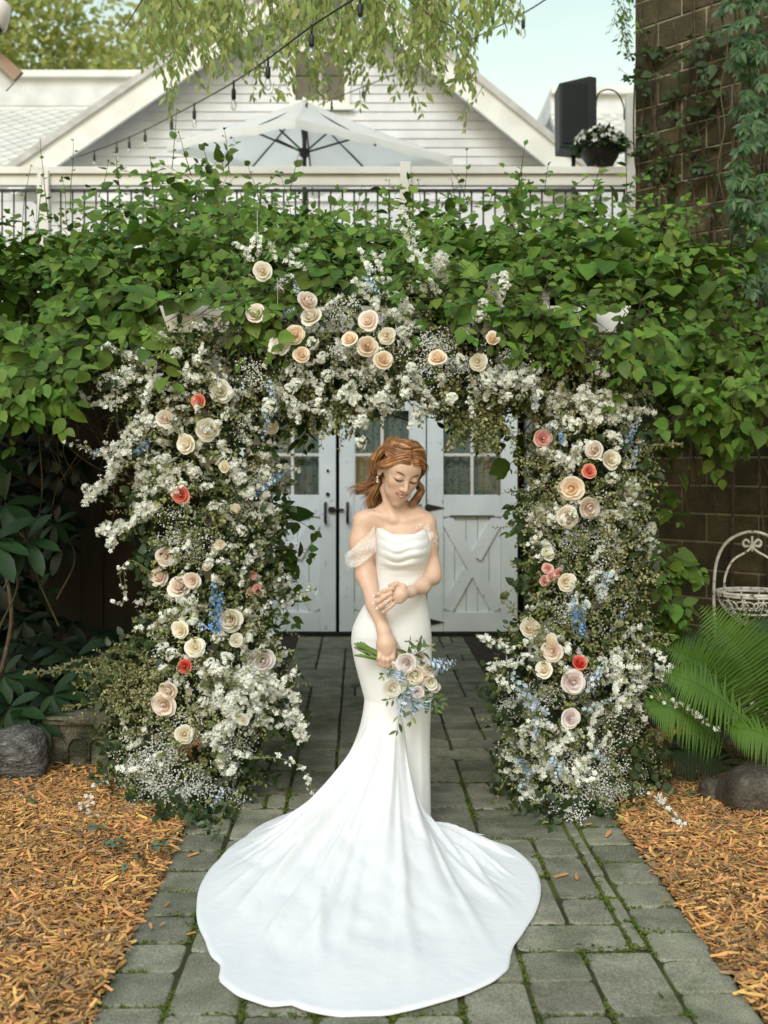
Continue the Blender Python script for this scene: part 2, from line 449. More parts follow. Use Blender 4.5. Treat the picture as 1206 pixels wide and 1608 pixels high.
def mulch(poly, n, lift):
    poly = np.array(poly); x0, y0 = poly.min(0); x1, y1 = poly.max(0)
    def inside(p):
        q = np.zeros(len(p), bool); a = poly; b = np.roll(poly, -1, 0)
        for (ax, ay), (bx, by) in zip(a, b):
            c = ((ay > p[:, 1]) != (by > p[:, 1])) & (p[:, 0] < (bx - ax) * (p[:, 1] - ay) / (by - ay + 1e-9) + ax); q ^= c
        return q
    nx, ny = 60, 90
    xs, ys = np.linspace(x0, x1, nx), np.linspace(y0, y1, ny); V = []
    for yy in ys:
        for xx in xs: V.append((xx, yy, lift(xx, yy)))
    T = np.array([(j * nx + i, j * nx + i + 1, (j + 1) * nx + i + 1, (j + 1) * nx + i) for j in range(ny - 1) for i in range(nx - 1)])
    V = np.array(V); cen = V[T].mean(1)[:, :2]; T = T[inside(cen)]
    link("mulch_bed", np_mesh("mulch_bed", V, T), mat=MULCH_SOIL, kind='structure')
    p = np.stack([U(x0, x1, n), U(y0, y1, n)], 1); p = p[inside(p)]; m = len(p)
    z = np.array([lift(a, b) for a, b in p]) + U(-0.004, 0.020, m)
    ang = U(0, 2 * math.pi, m); d = np.stack([np.cos(ang), np.sin(ang), rng.normal(0, 0.28, m)], 1)
    nr = unit(np.stack([rng.normal(0, .35, m), rng.normal(0, .35, m), np.ones(m)], 1))
    L = np.clip(rng.lognormal(math.log(0.025), 0.55, m), 0.006, 0.085); W = np.clip(L * U(0.12, 0.36, m), 0.0025, 0.013)
    S = np.stack([W, L, np.minimum(W * 0.6, 0.006)], 1)
    R_ = frames(d, nr); t_ = np.column_stack([p, z]); dk = rng.random(m) < .24 + .22 * np.array([noise.noise((a * 3, b * 3, 7)) > .05 for a, b in p])
    bulk("wood_chips", CHIPS, R_[~dk], t_[~dk], S[~dk], CHIP, smooth=False); bulk("dark_wood_chips", CHIPS, R_[dk], t_[dk], S[dk], CHIP_DARK, smooth=False)
lift_l = lambda x, y: 0.006 + 0.025 * min(1, max(0, (PX0(y) - x) / 0.3)) + 0.018 * noise.noise((x * 2.5, y * 2.5, 1))
lift_r = lambda x, y: 0.006 + 0.025 * min(1, max(0, (x - PX0(y) - PW) / 0.3)) + 0.018 * noise.noise((x * 2.5, y * 2.5, 8))
mulch([(PX0(2.5) + 0.014, 2.5), (PX0(6.4) + 0.014, 6.4), (-2.3, 6.4), (-2.0, 5.2), (-1.9, 2.5)], 68000, lift_l)
mulch([(PX0(2.5) + PW - 0.014, 2.5), (2.3, 2.5), (2.5, 6.4), (PX0(6.4) + PW - 0.014, 6.4)], 66000, lift_r)
chip_me = [np_mesh("wood_chip", *CHIPS[i], smooth=False) for i in range(6)]
for px, py, a, L, lab in ((880, 1378, 0.4, .06, "bent orange wood chip on the pavers right of the train"), (905, 1380, 1.5, .045, "flat orange wood chip lying beside the bent one on the pavers"),
        (303, 1345, 0.7, .05, "brown curled chip on the left border pavers beside the mulch"), (262, 1424, 1.2, .03, "short orange chip on the left border paver nearest the train"),
        (237, 1458, 2.0, .035, "pale chip near the mulch edge on the left border"), (188, 1520, 1.2, .06, "long light chip hanging over the left mulch edge"),
        (300, 1470, 0.3, .03, "small orange chip touching the left hem of the train"), (955, 1312, 1.1, .07, "large curled bark piece on the paver at the right mulch corner"),
        (985, 1312, 1.9, .06, "brown bark strip by the right mulch corner"), (1047, 1418, 0.5, .025, "tiny chip on the right border paver by the mulch"),
        (924, 1297, 0.2, .03, "small brown chip below the right flower column"), (255, 1455, 0.9, .02, "crumb of orange bark on the middle left border paver")):
    g = G(px, py); d = np.array([[math.cos(a), math.sin(a), 0.1]])
    o = link("wood_chip", chip_me[rng.integers(0, 6)], None, M4(frames(d, np.array([[0.1, 0, 1.0]]))[0], g + np.array([0, 0, 0.008]), (L * 0.3, L, 0.008)), CHIP_PART)
    tag(o, lab, "wood chip", "stray bark chips on the pavers")

# ------------------------------------------------------------------ stones
def stone_mesh(name, sx, sy, sz, seed, rough=0.16, flat=0.0, sub=4):
    bm = bmesh.new(); bmesh.ops.create_icosphere(bm, subdivisions=sub, radius=1)
    for v in bm.verts:
        c = v.co.copy(); n = noise.noise(c * 1.1 + Vector((seed, 0, 0))) * 1.4 + 0.5 * noise.noise(c * 2.6 + Vector((0, seed, 0))) + 0.15 * noise.noise(c * 9 + Vector((0, 0, seed)))
        q = (abs(c.x) ** 3 + abs(c.y) ** 3 + abs(c.z) ** 3) ** (-1 / 3) * (1 - flat) + flat
        c *= (1 + rough * n) * (q if flat < 1 else 1)
        v.co = Vector((c.x * sx, c.y * sy, c.z * sz))
    me = bpy.data.meshes.new(name); bm.to_mesh(me); bm.free()
    me.polygons.foreach_set("use_smooth", np.ones(len(me.polygons), bool)); return me
GREY_ROCK = pmat("grey_rock", (0.07, 0.068, 0.062), (0.19, 0.18, 0.165), 14, 0.9, bump=1.0, bscale=40, bdist=.03, speck=.45, speckscale=90, c3=(0.30, 0.29, 0.27), c3scale=22, c3lo=0.56, c3hi=0.7, stretch=(1, 1, 2.2))
TAN_ROCK = pmat("tan_rock", (0.045, 0.038, 0.027), (0.10, 0.085, 0.06), 5, 0.6, bump=0.6, bscale=45, bdist=.02, speck=.5, speckscale=120, c3=(0.17, 0.15, 0.11), c3scale=10)
def stone(px0, px1, py0, py1, Y, seed, mat, label, rough, flat):
    a, b = P(px0, py1, Y), P(px1, py0, Y); w, h = b[0] - a[0], b[2] - a[2]
    o = link("boulder", stone_mesh("boulder", w / 2, w * 0.42, h / 2, seed, rough, flat), None, Matrix.Translation(((a[0] + b[0]) / 2, Y + w * 0.35, (a[2] + b[2]) / 2)), mat)
    tag(o, label, "boulder", "edging stones of the planting beds")
stone(-40, 66, 1150, 1240, 5.38, 3.1, GREY_ROCK, "rough grey boulder at the left frame edge behind the mulch", 0.13, 0.3)
stone(1143, 1260, 1212, 1298, 4.87, 7.7, TAN_ROCK, "smooth brown boulder on the right mulch at the frame edge", 0.10, 0.55)
stone(1104, 1152, 1226, 1275, 5.05, 12.3, TAN_ROCK, "small brown stone squeezed against the left end of the smooth boulder", 0.16, 0.4)
stone(1128, 1215, 1158, 1212, 5.5, 21.0, TAN_ROCK, "dim mossy stone under the lower fern fronds", 0.2, 0.3)
stone(1050, 1115, 1165, 1225, 5.75, 31.0, TAN_ROCK, "shaded stone behind the right flower column's foot", 0.2, 0.3)
# carved stone planter block
CARVED = pmat("carved_stone", (0.10, 0.092, 0.062), (0.20, 0.185, 0.135), 9, 0.9, bump=1.0, bscale=50, bdist=.02, speck=.35, speckscale=110, c3=(0.045, 0.048, 0.024), c3scale=7, c3lo=.47, c3hi=.62)
a, b = P(70, 1213, 5.62), P(172, 1128, 5.62)
pl = thing("stone_planter", ((a[0] + b[0]) / 2, 5.75, 0), "weathered stone planter carved with round arches beside the grey boulder", "planter")
x0, x1, z0, z1 = a[0], b[0], 0.0, b[2]
mb = MB(); mb.box(x0 + .01, x1 - .01, 5.62, 5.92, z0, z1 - .03); mb.build("body", CARVED, pl, bevel=0.012)
mb = MB(); mb.box(x0 - .008, x1 + .008, 5.595, 5.94, z1 - .03, z1 + .012); mb.build("rim", CARVED, pl, bevel=0.012)
for k in range(3):
    cx = x0 + (x1 - x0) * (0.17 + 0.33 * k); r = (x1 - x0) * 0.145
    pts = [(cx - r, 5.617, z0 + .02), (cx - r, 5.617, z1 - .15)] + [(cx - r * math.cos(t), 5.617, z1 - .15 + r * 1.15 * math.sin(t)) for t in np.linspace(0.2, math.pi - 0.2, 9)] + [(cx + r, 5.617, z1 - .15), (cx + r, 5.617, z0 + .02)]
    mb = MB(); mb.tube(pts, 0.009, 6); mb.build("carved_arch", CARVED, pl)

# ------------------------------------------------------------------ garage wall, deck fascia, doors
YD = 10.2
gar = thing("garage", (0, YD + .3, 0), "pale blue lower building with a white deck edge behind the flower arch", "building")
def pz(py, Y): return P(CX, py, Y)[2]
def pxx(px, Y): return P(px, HY, Y)[0]
xl, xr = pxx(384, YD), pxx(829, YD); ztop = pz(626, YD)
mb = MB(); mb.box(-5.5, xl - .1, YD + .06, YD + .3, 0, 3.05); mb.build("wall", DOOR_PAINT, gar)
mb = MB(); mb.box(xr + .1, 3.2, YD + .06, YD + .3, 0, 3.05); mb.build("wall", DOOR_PAINT, gar)
mb = MB(); mb.box(xl - .1, xr + .1, YD + .06, YD + .3, ztop + .1, 3.05); mb.build("wall", DOOR_PAINT, gar)
for s, (u0, u1) in enumerate(((xl - .1, xl), (xr, xr + .09))):
    mb = MB(); mb.box(u0, u1, YD - .045, YD + .28, 0, ztop); mb.build("door_jamb", DOOR_PAINT, gar, bevel=.004)
mb = MB(); mb.box(xl - .12, xr + .11, YD - .048, YD + .28, ztop + .004, ztop + .11); mb.build("door_head", DOOR_PAINT, gar, bevel=.004)
mb = MB(); mb.box(xl, xr, YD - .02, YD + .3, 0, .025); mb.build("threshold", BLACK_METAL, gar)
mb = MB(); mb.box(-5.5, 2.28, 9.86, 9.90, 2.98, 3.27); mb.build("deck_fascia", WHITE_PAINT, gar)
mb = MB(); mb.box(-5.5, 2.28, 9.84, 16, 3.275, 3.31); mb.build("deck_floor", WHITE_PAINT, gar)
mb = MB(); mb.box(xl - .3, xr + .3, YD + .75, YD + .8, 0, 3.0); mb.build("interior_wall", SOIL, gar)

GLASS = bpy.data.materials.new("window_glass"); GLASS.use_nodes = True
nt = GLASS.node_tree; nt.nodes.clear()
o_ = nt.nodes.new("ShaderNodeOutputMaterial"); mx = nt.nodes.new("ShaderNodeMixShader"); tb = nt.nodes.new("ShaderNodeBsdfTransparent"); gl = nt.nodes.new("ShaderNodeBsdfGlossy"); fr = nt.nodes.new("ShaderNodeFresnel")
gl.inputs["Roughness"].default_value = 0.03; fr.inputs[0].default_value = 1.5; tb.inputs[0].default_value = (0.86, 0.9, 0.88, 1)
nt.links.new(fr.outputs[0], mx.inputs[0]); nt.links.new(tb.outputs[0], mx.inputs[1]); nt.links.new(gl.outputs[0], mx.inputs[2]); nt.links.new(mx.outputs[0], o_.inputs[0])
# lace: a woven pattern of pale thread over shadow
LACE = bpy.data.materials.new("lace"); LACE.use_nodes = True
nt = LACE.node_tree; pb = nt.nodes["Principled BSDF"]; tc = nt.nodes.new("ShaderNodeTexCoord"); mp = nt.nodes.new("ShaderNodeMapping")
nz = nt.nodes.new("ShaderNodeTexNoise"); nz.inputs["Scale"].default_value = 14; nz.inputs["Detail"].default_value = 2; nz.inputs["Distortion"].default_value = 1.6
vo = nt.nodes.new("ShaderNodeTexVoronoi"); vo.inputs["Scale"].default_value = 34
ad = nt.nodes.new("ShaderNodeMath"); ad.operation = 'ADD'; mr = nt.nodes.new("ShaderNodeMapRange"); mr.inputs[1].default_value = 0.58; mr.inputs[2].default_value = 0.86
cm = nt.nodes.new("ShaderNodeMix"); cm.data_type = 'RGBA'; cm.inputs[6].default_value = (0.10, 0.12, 0.105, 1); cm.inputs[7].default_value = (0.66, 0.70, 0.66, 1)
L = nt.links.new
L(tc.outputs["Object"], mp.inputs[0]); L(mp.outputs[0], nz.inputs[0]); L(mp.outputs[0], vo.inputs[0]); L(nz.outputs[0], ad.inputs[0]); L(vo.outputs["Distance"], ad.inputs[1]); L(ad.outputs[0], mr.inputs[0]); L(mr.outputs[0], cm.inputs[0]); L(cm.outputs[2], pb.inputs["Base Color"])
pb.inputs["Roughness"].default_value = 0.9

def door(px0, px1, label, win, panel, handle_px=None, hinges=None, curtain_label=""):
    X0, X1 = pxx(px0, YD), pxx(px1, YD); z0, z1 = .03, pz(630, YD)
    d = thing("carriage_door", ((X0 + X1) / 2, YD, 0), label, "door", "carriage doors under the deck")
    wx0, wx1 = pxx(win[0], YD), pxx(win[1], YD); wz1, wz0 = pz(645, YD), pz(777, YD)
    qx0, qx1 = pxx(panel[0], YD), pxx(panel[1], YD); qz1, qz0 = pz(811, YD), pz(961, YD)
    f, bk = YD - .03, YD + .02
    mb = MB(); mb.box(X0, min(wx0, qx0), f, bk, z0, z1); mb.build("stile", DOOR_PAINT, d, bevel=.004)
    mb = MB(); mb.box(max(wx1, qx1), X1, f, bk, z0, z1); mb.build("stile", DOOR_PAINT, d, bevel=.004)
    a0, a1 = min(wx0, qx0) + .001, max(wx1, qx1) - .001
    for nm, b0, b1 in (("top_rail", wz1, z1), ("middle_rail", qz1, wz0), ("bottom_rail", z0, qz0)):
        mb = MB(); mb.box(a0, a1, f + .003, bk, b0, b1); mb.build(nm, DOOR_PAINT, d, bevel=.004)
    for k in range(2):   # strips beside the window and the panel
        for lo, hi, b0, b1 in ((a0, wx0, wz0, wz1), (wx1, a1, wz0, wz1), (a0, qx0, qz0, qz1), (qx1, a1, qz0, qz1)):
            if k == 0 and hi - lo > .008:
                mb = MB(); mb.box(lo, hi, f + .002, bk, b0 + .0005, b1 - .0005); mb.build("stile_edge", DOOR_PAINT, d)
    n = 5; bw = (qx1 - qx0) / n
    for k in range(n):
        mb = MB(); mb.box(qx0 + k * bw + .002, qx0 + (k + 1) * bw - .002, YD - .002, YD + .012, qz0, qz1); mb.build("panel_board", DOOR_PAINT, d, bevel=.003)
    w = .115; tk = .02
    mb = MB(); mb.bar((qx0 + .03, YD - .004, qz1 - .02), (qx1 - .03, YD - .004, qz0 + .02), w, tk); mb.build("brace", DOOR_PAINT, d, bevel=.003)
    c = np.array([(qx0 + qx1) / 2, YD - .0045, (qz0 + qz1) / 2]); e1 = np.array([qx1 - .03, YD - .0045, qz1 - .02]); e0 = np.array([qx0 + .03, YD - .0045, qz0 + .02]); dd = unit(e1 - c)
    for s, e in ((1, e1), (-1, e0)):
        mb = MB(); mb.bar(c + dd * s * w * .62, e, w, tk); mb.build("brace", DOOR_PAINT, d, bevel=.003)
    mb = MB(); mb.box(qx0 + .06, qx1 - .06, f - .010, f + .002, qz1 + .002, qz1 + .012); mb.build("rail_groove_line", BLACK_METAL, d)  # black strip marking the groove line across the rail
    mid = (wx0 + wx1) / 2; mz = pz(714, YD)
    mb = MB(); mb.box(mid - .014, mid + .014, YD - .02, YD + .012, wz0, wz1); mb.build("muntin", WHITE_PAINT, d)
    for u0, u1 in ((wx0, mid - .014), (mid + .014, wx1)):
        mb = MB(); mb.box(u0, u1, YD - .019, YD + .011, mz - .013, mz + .013); mb.build("muntin", WHITE_PAINT, d)
        for b0, b1 in ((wz0, mz - .013), (mz + .013, wz1)):
            mb = MB(); mb.box(u0 - .004, u1 + .004, YD - .004, YD, b0 - .003, b1 + .003); mb.build("pane", GLASS, d)
    if handle_px:
        hx = pxx(handle_px, YD); hz = pz(805, YD)
        mb = MB(); mb.tube([(hx, f - .005, hz + .09), (hx, f - .05, hz + .075), (hx, f - .055, hz), (hx, f - .05, hz - .075), (hx, f - .005, hz - .09)], .013, 8)
        mb.build("handle", BLACK_METAL, d)
    for hp in hinges or ():
        hx, hz = pxx(hp[0], YD), pz(hp[1], YD)
        mb = MB(); L_ = hp[2]
        mb.prism([(hx - .02, hz), (hx + .0, hz + .035), (hx + L_, hz), (hx, hz - .035)], f - .012, f - .0005)
        mb.build("strap_hinge", BLACK_METAL, d)
    # lace curtain hanging behind the panes
    nx, nz_ = 60, 4; V = []
    for j in range(nz_):
        for i in range(nx):
            u = i / (nx - 1); V.append((wx0 - .03 + (wx1 - wx0 + .06) * u, YD + .09 + .022 * math.sin(u * 38 + px0) + .01 * math.sin(u * 90), wz0 - .1 + (wz1 - wz0 + .15) * j / (nz_ - 1)))
    T = [(j * nx + i, j * nx + i + 1, (j + 1) * nx + i + 1, (j + 1) * nx + i) for j in range(nz_ - 1) for i in range(nx - 1)]
    tag(link("lace_curtain", np_mesh("lace_curtain", V, T), mat=LACE), curtain_label, "curtain", "lace curtains behind the door panes")
    return d
d1 = door(388, 527.5, "blue-grey carriage door left of the dark gap, with latch and keyhole", (418, 501), (414, 503), 511.5, None, "grey lace curtain behind the panes of the carriage door left of the gap")
d2 = door(533, 668.5, "blue-grey carriage door behind the bride, right of the dark gap", (558, 642), (556, 644), 546, [(662, 797, -.09)], "grey lace curtain behind the panes next to the bride's hair")
d3 = door(670.5, 812, "fully visible blue-grey carriage door right of the bride with crossed brace", (697, 785), (696, 786), None, [(670, 797, .16), (670, 976, .16)], "grey lace curtain behind the panes of the carriage door on the right")
d3_, hz = d1, pz(800, YD)
mb = MB(); mb.box(pxx(517, YD), pxx(526, YD), YD - .055, YD - .031, hz - .025, hz + .025); mb.tube([(pxx(516, YD), YD - .05, hz), (pxx(540, YD), YD - .05, hz)], .010, 8)
mb.build("sliding_latch", BLACK_METAL, d1)
for py, r in ((776, .018), (739, .013)):
    mb = MB(); mb.lathe([(r, 0), (r, .014), (r * .5, .02)], k=14); mb.build("lock_rosette", BLACK_METAL, d1, Matrix.Translation((pxx(515, YD), YD - .03, pz(py, YD))) @ Matrix.Rotation(math.radians(90), 4, 'X'))

# ------------------------------------------------------------------ deck railing
YR = 9.97
rail = thing("deck_railing", (-1.2, YR, 3.31), "white topped deck railing with thin black balusters above the vines", "railing")
mb = MB(); mb.box(-4.6, 2.17, YR - .06, YR + .09, pz(275, YR), pz(264, YR)); mb.build("top_rail", WHITE_PAINT, rail, bevel=.006)
mb = MB(); mb.box(-4.6, 2.17, YR - .03, YR + .05, pz(292, YR), pz(275.4, YR)); mb.build("rail_board", WHITE_PAINT, rail, bevel=.004)
zt, zb = pz(297, YR), pz(422, YR)
mb = MB(); mb.box(-4.6, 2.17, YR - .012, YR + .02, zt - .022, zt); mb.build("upper_bar", BLACK_METAL, rail)
mb = MB(); mb.box(-4.6, 2.17, YR - .012, YR + .02, zb - .03, zb); mb.build("lower_bar", BLACK_METAL, rail)
bal = MB(); bal.tube([(0, 0, zb), (0, 0, zt - .022)], .0085, 6); bal_me = bal.mesh("baluster")
x = -4.55
while x < 2.15:
    link("baluster", bal_me, rail, Matrix.Translation((x, YR + .004, 0)), BLACK_METAL); x += .1045
for q0, q1, top in ((628, 645, 257), (982, 1000, 153), (62, 80, 270)):
    mb = MB(); mb.box(pxx(q0, YR), pxx(q1, YR), YR - .075, YR - .0605 + .09, 3.311, pz(top, YR)); mb.build("post", WHITE_PAINT, rail, bevel=.006)

# ------------------------------------------------------------------ gabled house behind the deck
YH = 16.0
hs = thing("gabled_house", (-.7, YH, 0), "white clapboard house with a broad gable behind the parasol", "house")
ap, le, re_ = P(507, -73, YH - .42), P(0, 277.6, YH - .42), P(950, 288.4, YH - .42)
lx = lambda z: le[0] + (z - le[2]) / (ap[2] - le[2]) * (ap[0] - le[0])
rx = lambda z: re_[0] + (z - re_[2]) / (ap[2] - re_[2]) * (ap[0] - re_[0])
z = 5.3; ex = .128
WIN = (pxx(455, YH), pxx(550, YH), pz(168, YH), pz(74, YH))
while z < ap[2] - .15:
    za, zb_ = z + .002, min(z + ex - .002, ap[2] - .1)
    for seg in (0, 1):
        L0, L1, R0, R1 = lx(za) + .05, lx(zb_) + .05, rx(za) - .05, rx(zb_) - .05
        if zb_ > WIN[2] and za < WIN[3]:
            if seg == 0: R0 = R1 = WIN[0]
            else: L0 = L1 = WIN[1]
        elif seg == 1: continue
        V = [(L0, YH - .020, za), (R0, YH - .020, za), (R1, YH - .004, zb_), (L1, YH - .004, zb_), (L0, YH + .02, za), (R0, YH + .02, za), (R1, YH + .02, zb_), (L1, YH + .02, zb_)]
        mb = MB(); mb.add(V, [(0, 1, 2, 3), (4, 7, 6, 5), (0, 4, 5, 1), (1, 5, 6, 2), (2, 6, 7, 3), (3, 7, 4, 0)]); mb.build("clapboard", HOUSE_WHITE, hs)
    z += ex
mb = MB(); mb.prism([(le[0] + .1, le[2]), (re_[0] - .1, re_[2]), (ap[0], ap[2] - .05)], YH + .03, YH + 9); mb.build("gable_wall", HOUSE_WHITE, hs)
mb = MB(); mb.box(le[0] + .5, re_[0] - .5, YH + .03, YH + 9, 0, min(le[2], re_[2])); mb.build("lower_wall", HOUSE_WHITE, hs)
for e, s in ((le, -1), (re_, 1)):
    d = unit(ap - e); n = np.array([-d[2], 0, d[0]]) * (1 if d[0] > 0 else -1); n = n if n[2] > 0 else -n
    up = ap + d * .2 if False else ap
    mb = MB(); q = [e, up, up - np.array([0, 0, .42]), e - n * .32]
    mb.prism([(p[0], p[2]) for p in q], YH - .42, YH - .36); mb.build("rake_board", WHITE_PAINT, hs, bevel=.006)
    q = [e - n * .02, up - np.array([0, 0, .03]), up + np.array([0, 0, .10]), e + n * .07]
    mb = MB(); mb.prism([(p[0], p[2]) for p in q], YH - .47, YH + 9); mb.build("roof", pmat("roof_grey", (.42, .41, .39), (.55, .54, .52), 6, .9, bump=.4), hs)
x0, x1, z0, z1 = WIN
BROWN = pmat("dark_pane", (.055, .038, .026), (.09, .07, .05), 2, .15, spec=.6)
mb = MB()
wf = MB(); wf.box(x0, x1, YH - .05, YH - .0, z0, z0 + .08); wf.box(x0, x1, YH - .05, YH, z1 - .08, z1); wf.box(x0, x0 + .08, YH - .051, YH, z0 + .08, z1 - .08); wf.box(x1 - .08, x1, YH - .051, YH, z0 + .08, z1 - .08); wf.box(x0 - .05, x1 + .05, YH - .09, YH - .0505, z0 - .06, z0)
w_o = wf.build("window", WHITE_PAINT, hs)
mxm = (x0 + x1) / 2
for a_, b_ in ((x0 + .08, mxm - .02), (mxm + .02, x1 - .08)):
    for c_, e_ in ((z0 + .08, z0 + .41), (z0 + .45, z1 - .08)):
        mb = MB(); mb.box(a_, b_, YH - .02, YH + .01, c_, e_); mb.build("pane", BROWN, w_o)
BRICKY = pmat("chimney_brick", (.16, .12, .10), (.24, .20, .18), 8, .9, bump=.3)
mb = MB(); a, b = P(652, 60, YH + .6), P(684, -4, YH + .6); mb.box(a[0], b[0], YH + .6, YH + 1.1, a[2] - .6, b[2]); ch = mb.build("chimney", BRICKY, hs)
mb = MB(); mb.box(a[0] - .05, b[0] + .05, YH + .55, YH + 1.15, b[2] + .002, b[2] + .09); mb.build("chimney_cap", BRICKY, ch)

# neighbours with diamond shingle roofs
SHING = pmat("pale_shingle", (.66, .65, .60), (.56, .55, .50), 3, .8, objrand=.07, bump=.2)
def shingle_house(xa, xb, Y0, py0, Y1, py1, pyt, label):
    h = thing("neighbour_house", ((xa + xb) / 2, Y0, 0), label, "house", "white roofed neighbour houses")
    z0, z1, zt_ = pz(py0, Y0), pz(py1, Y1), pz(pyt, Y1 + .1)
    A = np.array([xa, Y0, z0]); sl = unit(np.array([0, Y1 - Y0, z1 - z0])); Ln = math.hypot(Y1 - Y0, z1 - z0)
    n = np.array([0, -sl[2], sl[1]])
    mb = MB(); c = [A, A + [xb - xa, 0, 0], A + [xb - xa, 0, 0] + sl * Ln, A + sl * Ln]
    mb.add([p - n * .01 for p in c] + [p - n * .12 for p in c], [(0, 1, 2, 3), (7, 6, 5, 4), (0, 4, 5, 1), (1, 5, 6, 2), (2, 6, 7, 3), (3, 7, 4, 0)]); mb.build("roof", SHING, h)
    mb = MB(); mb.box(xa, xb, Y1, Y1 + 4, z1 + .001, zt_); mb.build("upper_wall", HOUSE_WHITE, h)
    mb = MB(); mb.box(xa, xb, Y1 - .12, Y1 + 4.1, zt_ + .001, zt_ + .12); mb.build("cornice", WHITE_PAINT, h)
    mb = MB(); mb.box(xa + .2, xb - .2, Y0 + .3, Y1 + 4, 0, z0 - .13); mb.build("wall", HOUSE_WHITE, h)
    s = .30; mb = MB(); q = s * .48
    mb.add([(0, -q, .014), (q, 0, .010), (0, q, .0), (-q, 0, .010), (0, -q, -.004), (q, 0, -.004), (0, q, -.006), (-q, 0, -.004)], [(0, 1, 2, 3), (7, 6, 5, 4), (0, 4, 5, 1), (1, 5, 6, 2), (2, 6, 7, 3), (3, 7, 4, 0)])
    me = mb.mesh("shingle"); R = np.stack([[1, 0, 0], sl, n], axis=-1)
    r = 0; cnt = 0
    v = s * .5
    while v < Ln - .1:
        uo = s * .5 * (r % 2 + 1)
        while uo < xb - xa - .1 and cnt < 290:
            link("shingle", me, h, M4(R, A + [uo, 0, 0] + sl * v + n * .002), SHING); cnt += 1; uo += s
        v += s * .5; r += 1
    return h
shingle_house(-7.6, -4.0, 18.5, 262, 21.0, 166, 126, "neighbour house with pale diamond shingle roof left of the gable")
shingle_house(3.2, 6.6, 19.5, 262, 21.5, 180, 152, "neighbour house with pale roof just left of the loudspeaker")
# lamp and eave at the left frame edge
lamp = thing("floodlight", P(-8, 52, 9.2), "white bell-shaped floodlight with dark glass at the upper left frame edge", "lamp")
M = Matrix.Translation(P(-8, 30, 9.2)) @ Matrix.Rotation(math.radians(28), 4, 'Y')
mb = MB(); mb.lathe([(.02, .17), (.07, .15), (.10, .06), (.115, -.02), (.112, -.05)], k=24); mb.build("housing", pmat("lamp_white", (.72, .66, .62), rough=.4), lamp, M)
mb = MB(); mb.lathe([(.095, -.045), (.095, -.09), (.07, -.12)], k=24); mb.build("lens", BLACK_METAL, lamp, M)
mb = MB(); mb.tube([P(-8, 8, 9.2), P(-20, -30, 9.2), P(-60, -40, 9.2)], .02, 8); mb.build("bracket", BLACK_METAL, lamp)
ev = thing("porch_roof", P(-60, 120, 9.4), "brown edged porch roof corner under the floodlight at the left edge", "roof")
mb = MB(); mb.bar(P(-60, 40, 9.4), P(31, 122, 9.4), .10, .05); mb.build("eave_board", pmat("eave_brown", (.38, .27, .2), (.3, .2, .14), 5, .7), ev)
mb = MB(); mb.bar(P(-66, 60, 9.45), P(18, 136, 9.45), .12, .03); mb.build("soffit", HOUSE_WHITE, ev)

# ------------------------------------------------------------------ parasol on the deck
um = thing("patio_umbrella", (pxx(478, 12), 12, 3.31), "open off-white square parasol on the deck in front of the gable", "umbrella")
CANVAS = pmat("canvas", (.88, .87, .83), (.83, .82, .78), 3, .8, transl=.5)
ux = pxx(478, 12); apz, edz = pz(158, 12), 4.83; hd = 1.5
corners = [np.array([ux + 0.02, 12 - hd, edz - .04]), np.array([ux + hd + .08, 12 - .15, edz - .04]), np.array([ux, 12 + hd, edz]), np.array([ux - hd + .05, 12 - .1, edz + .13])]
apx = np.array([ux, 12, apz])
for i in range(4):
    a, b = corners[i], corners[(i + 1) % 4]; n = 10; V = []; F = []
    for r in range(n + 1):
        for c in range(n + 1):
            e = a + (b - a) * c / n; e = e + (apx - e) * 0.05 * math.sin(math.pi * c / n)
            p = apx + (e - apx) * r / n; p = p - np.array([0, 0, .05 * math.sin(math.pi * r / n) * (0.4 + math.sin(math.pi * c / n))]); V.append(p)
    F = [(r * (n + 1) + c, r * (n + 1) + c + 1, (r + 1) * (n + 1) + c + 1, (r + 1) * (n + 1) + c) for r in range(n) for c in range(n)]
    # short valance along the rim
    for c in range(n + 1):
        e = a + (b - a) * c / n; e = e + (apx - e) * 0.05 * math.sin(math.pi * c / n); V.append(e - np.array([0, 0, .085 + .012 * math.sin(c * 2)]))
    F += [(n * (n + 1) + c, n * (n + 1) + c + 1, (n + 1) * (n + 1) + c + 1, (n + 1) * (n + 1) + c) for c in range(n)]
    me = bpy.data.meshes.new("canopy_panel"); me.from_pydata([tuple(v) for v in V], [], F); me.polygons.foreach_set("use_smooth", np.ones(len(F), bool))
    link("canopy_panel", me, um, None, CANVAS)
mb = MB(); mb.tube([(ux, 12, 3.311), (ux, 12, apz - .02)], .024, 12); mb.build("pole", BLACK_METAL, um)
mb = MB(); mb.lathe([(.3, 0), (.3, .05), (.05, .09), (.035, .3)], (ux, 12, 3.312), 20); mb.build("base", BLACK_METAL, um)
hubz = pz(240, 12)
mb = MB(); mb.lathe([(.03, -.05), (.055, -.03), (.055, .03), (.03, .05)], (ux, 12, hubz), 12); mb.build("hub", BLACK_METAL, um)
mb = MB(); mb.lathe([(.02, -.02), (.03, 0), (.012, .04)], (ux, 12, apz), 12); mb.build("finial", WHITE_PAINT, um)
tips = corners + [(corners[i] + corners[(i + 1) % 4]) / 2 for i in range(4)]
for e in tips:
    e2 = apx + (e - apx) * .96 - np.array([0, 0, .075])
    mb = MB(); mb.tube([apx - np.array([0, 0, .05]), apx + (e2 - apx) * .5 - np.array([0, 0, .03]), e2], .011, 6); r_ = mb.build("rib", BLACK_METAL, um)
    mp_ = apx + (e2 - apx) * .48 - np.array([0, 0, .03])
    mb = MB(); mb.tube([(ux, 12, hubz), mp_], .011, 6); mb.build("strut", BLACK_METAL, r_)

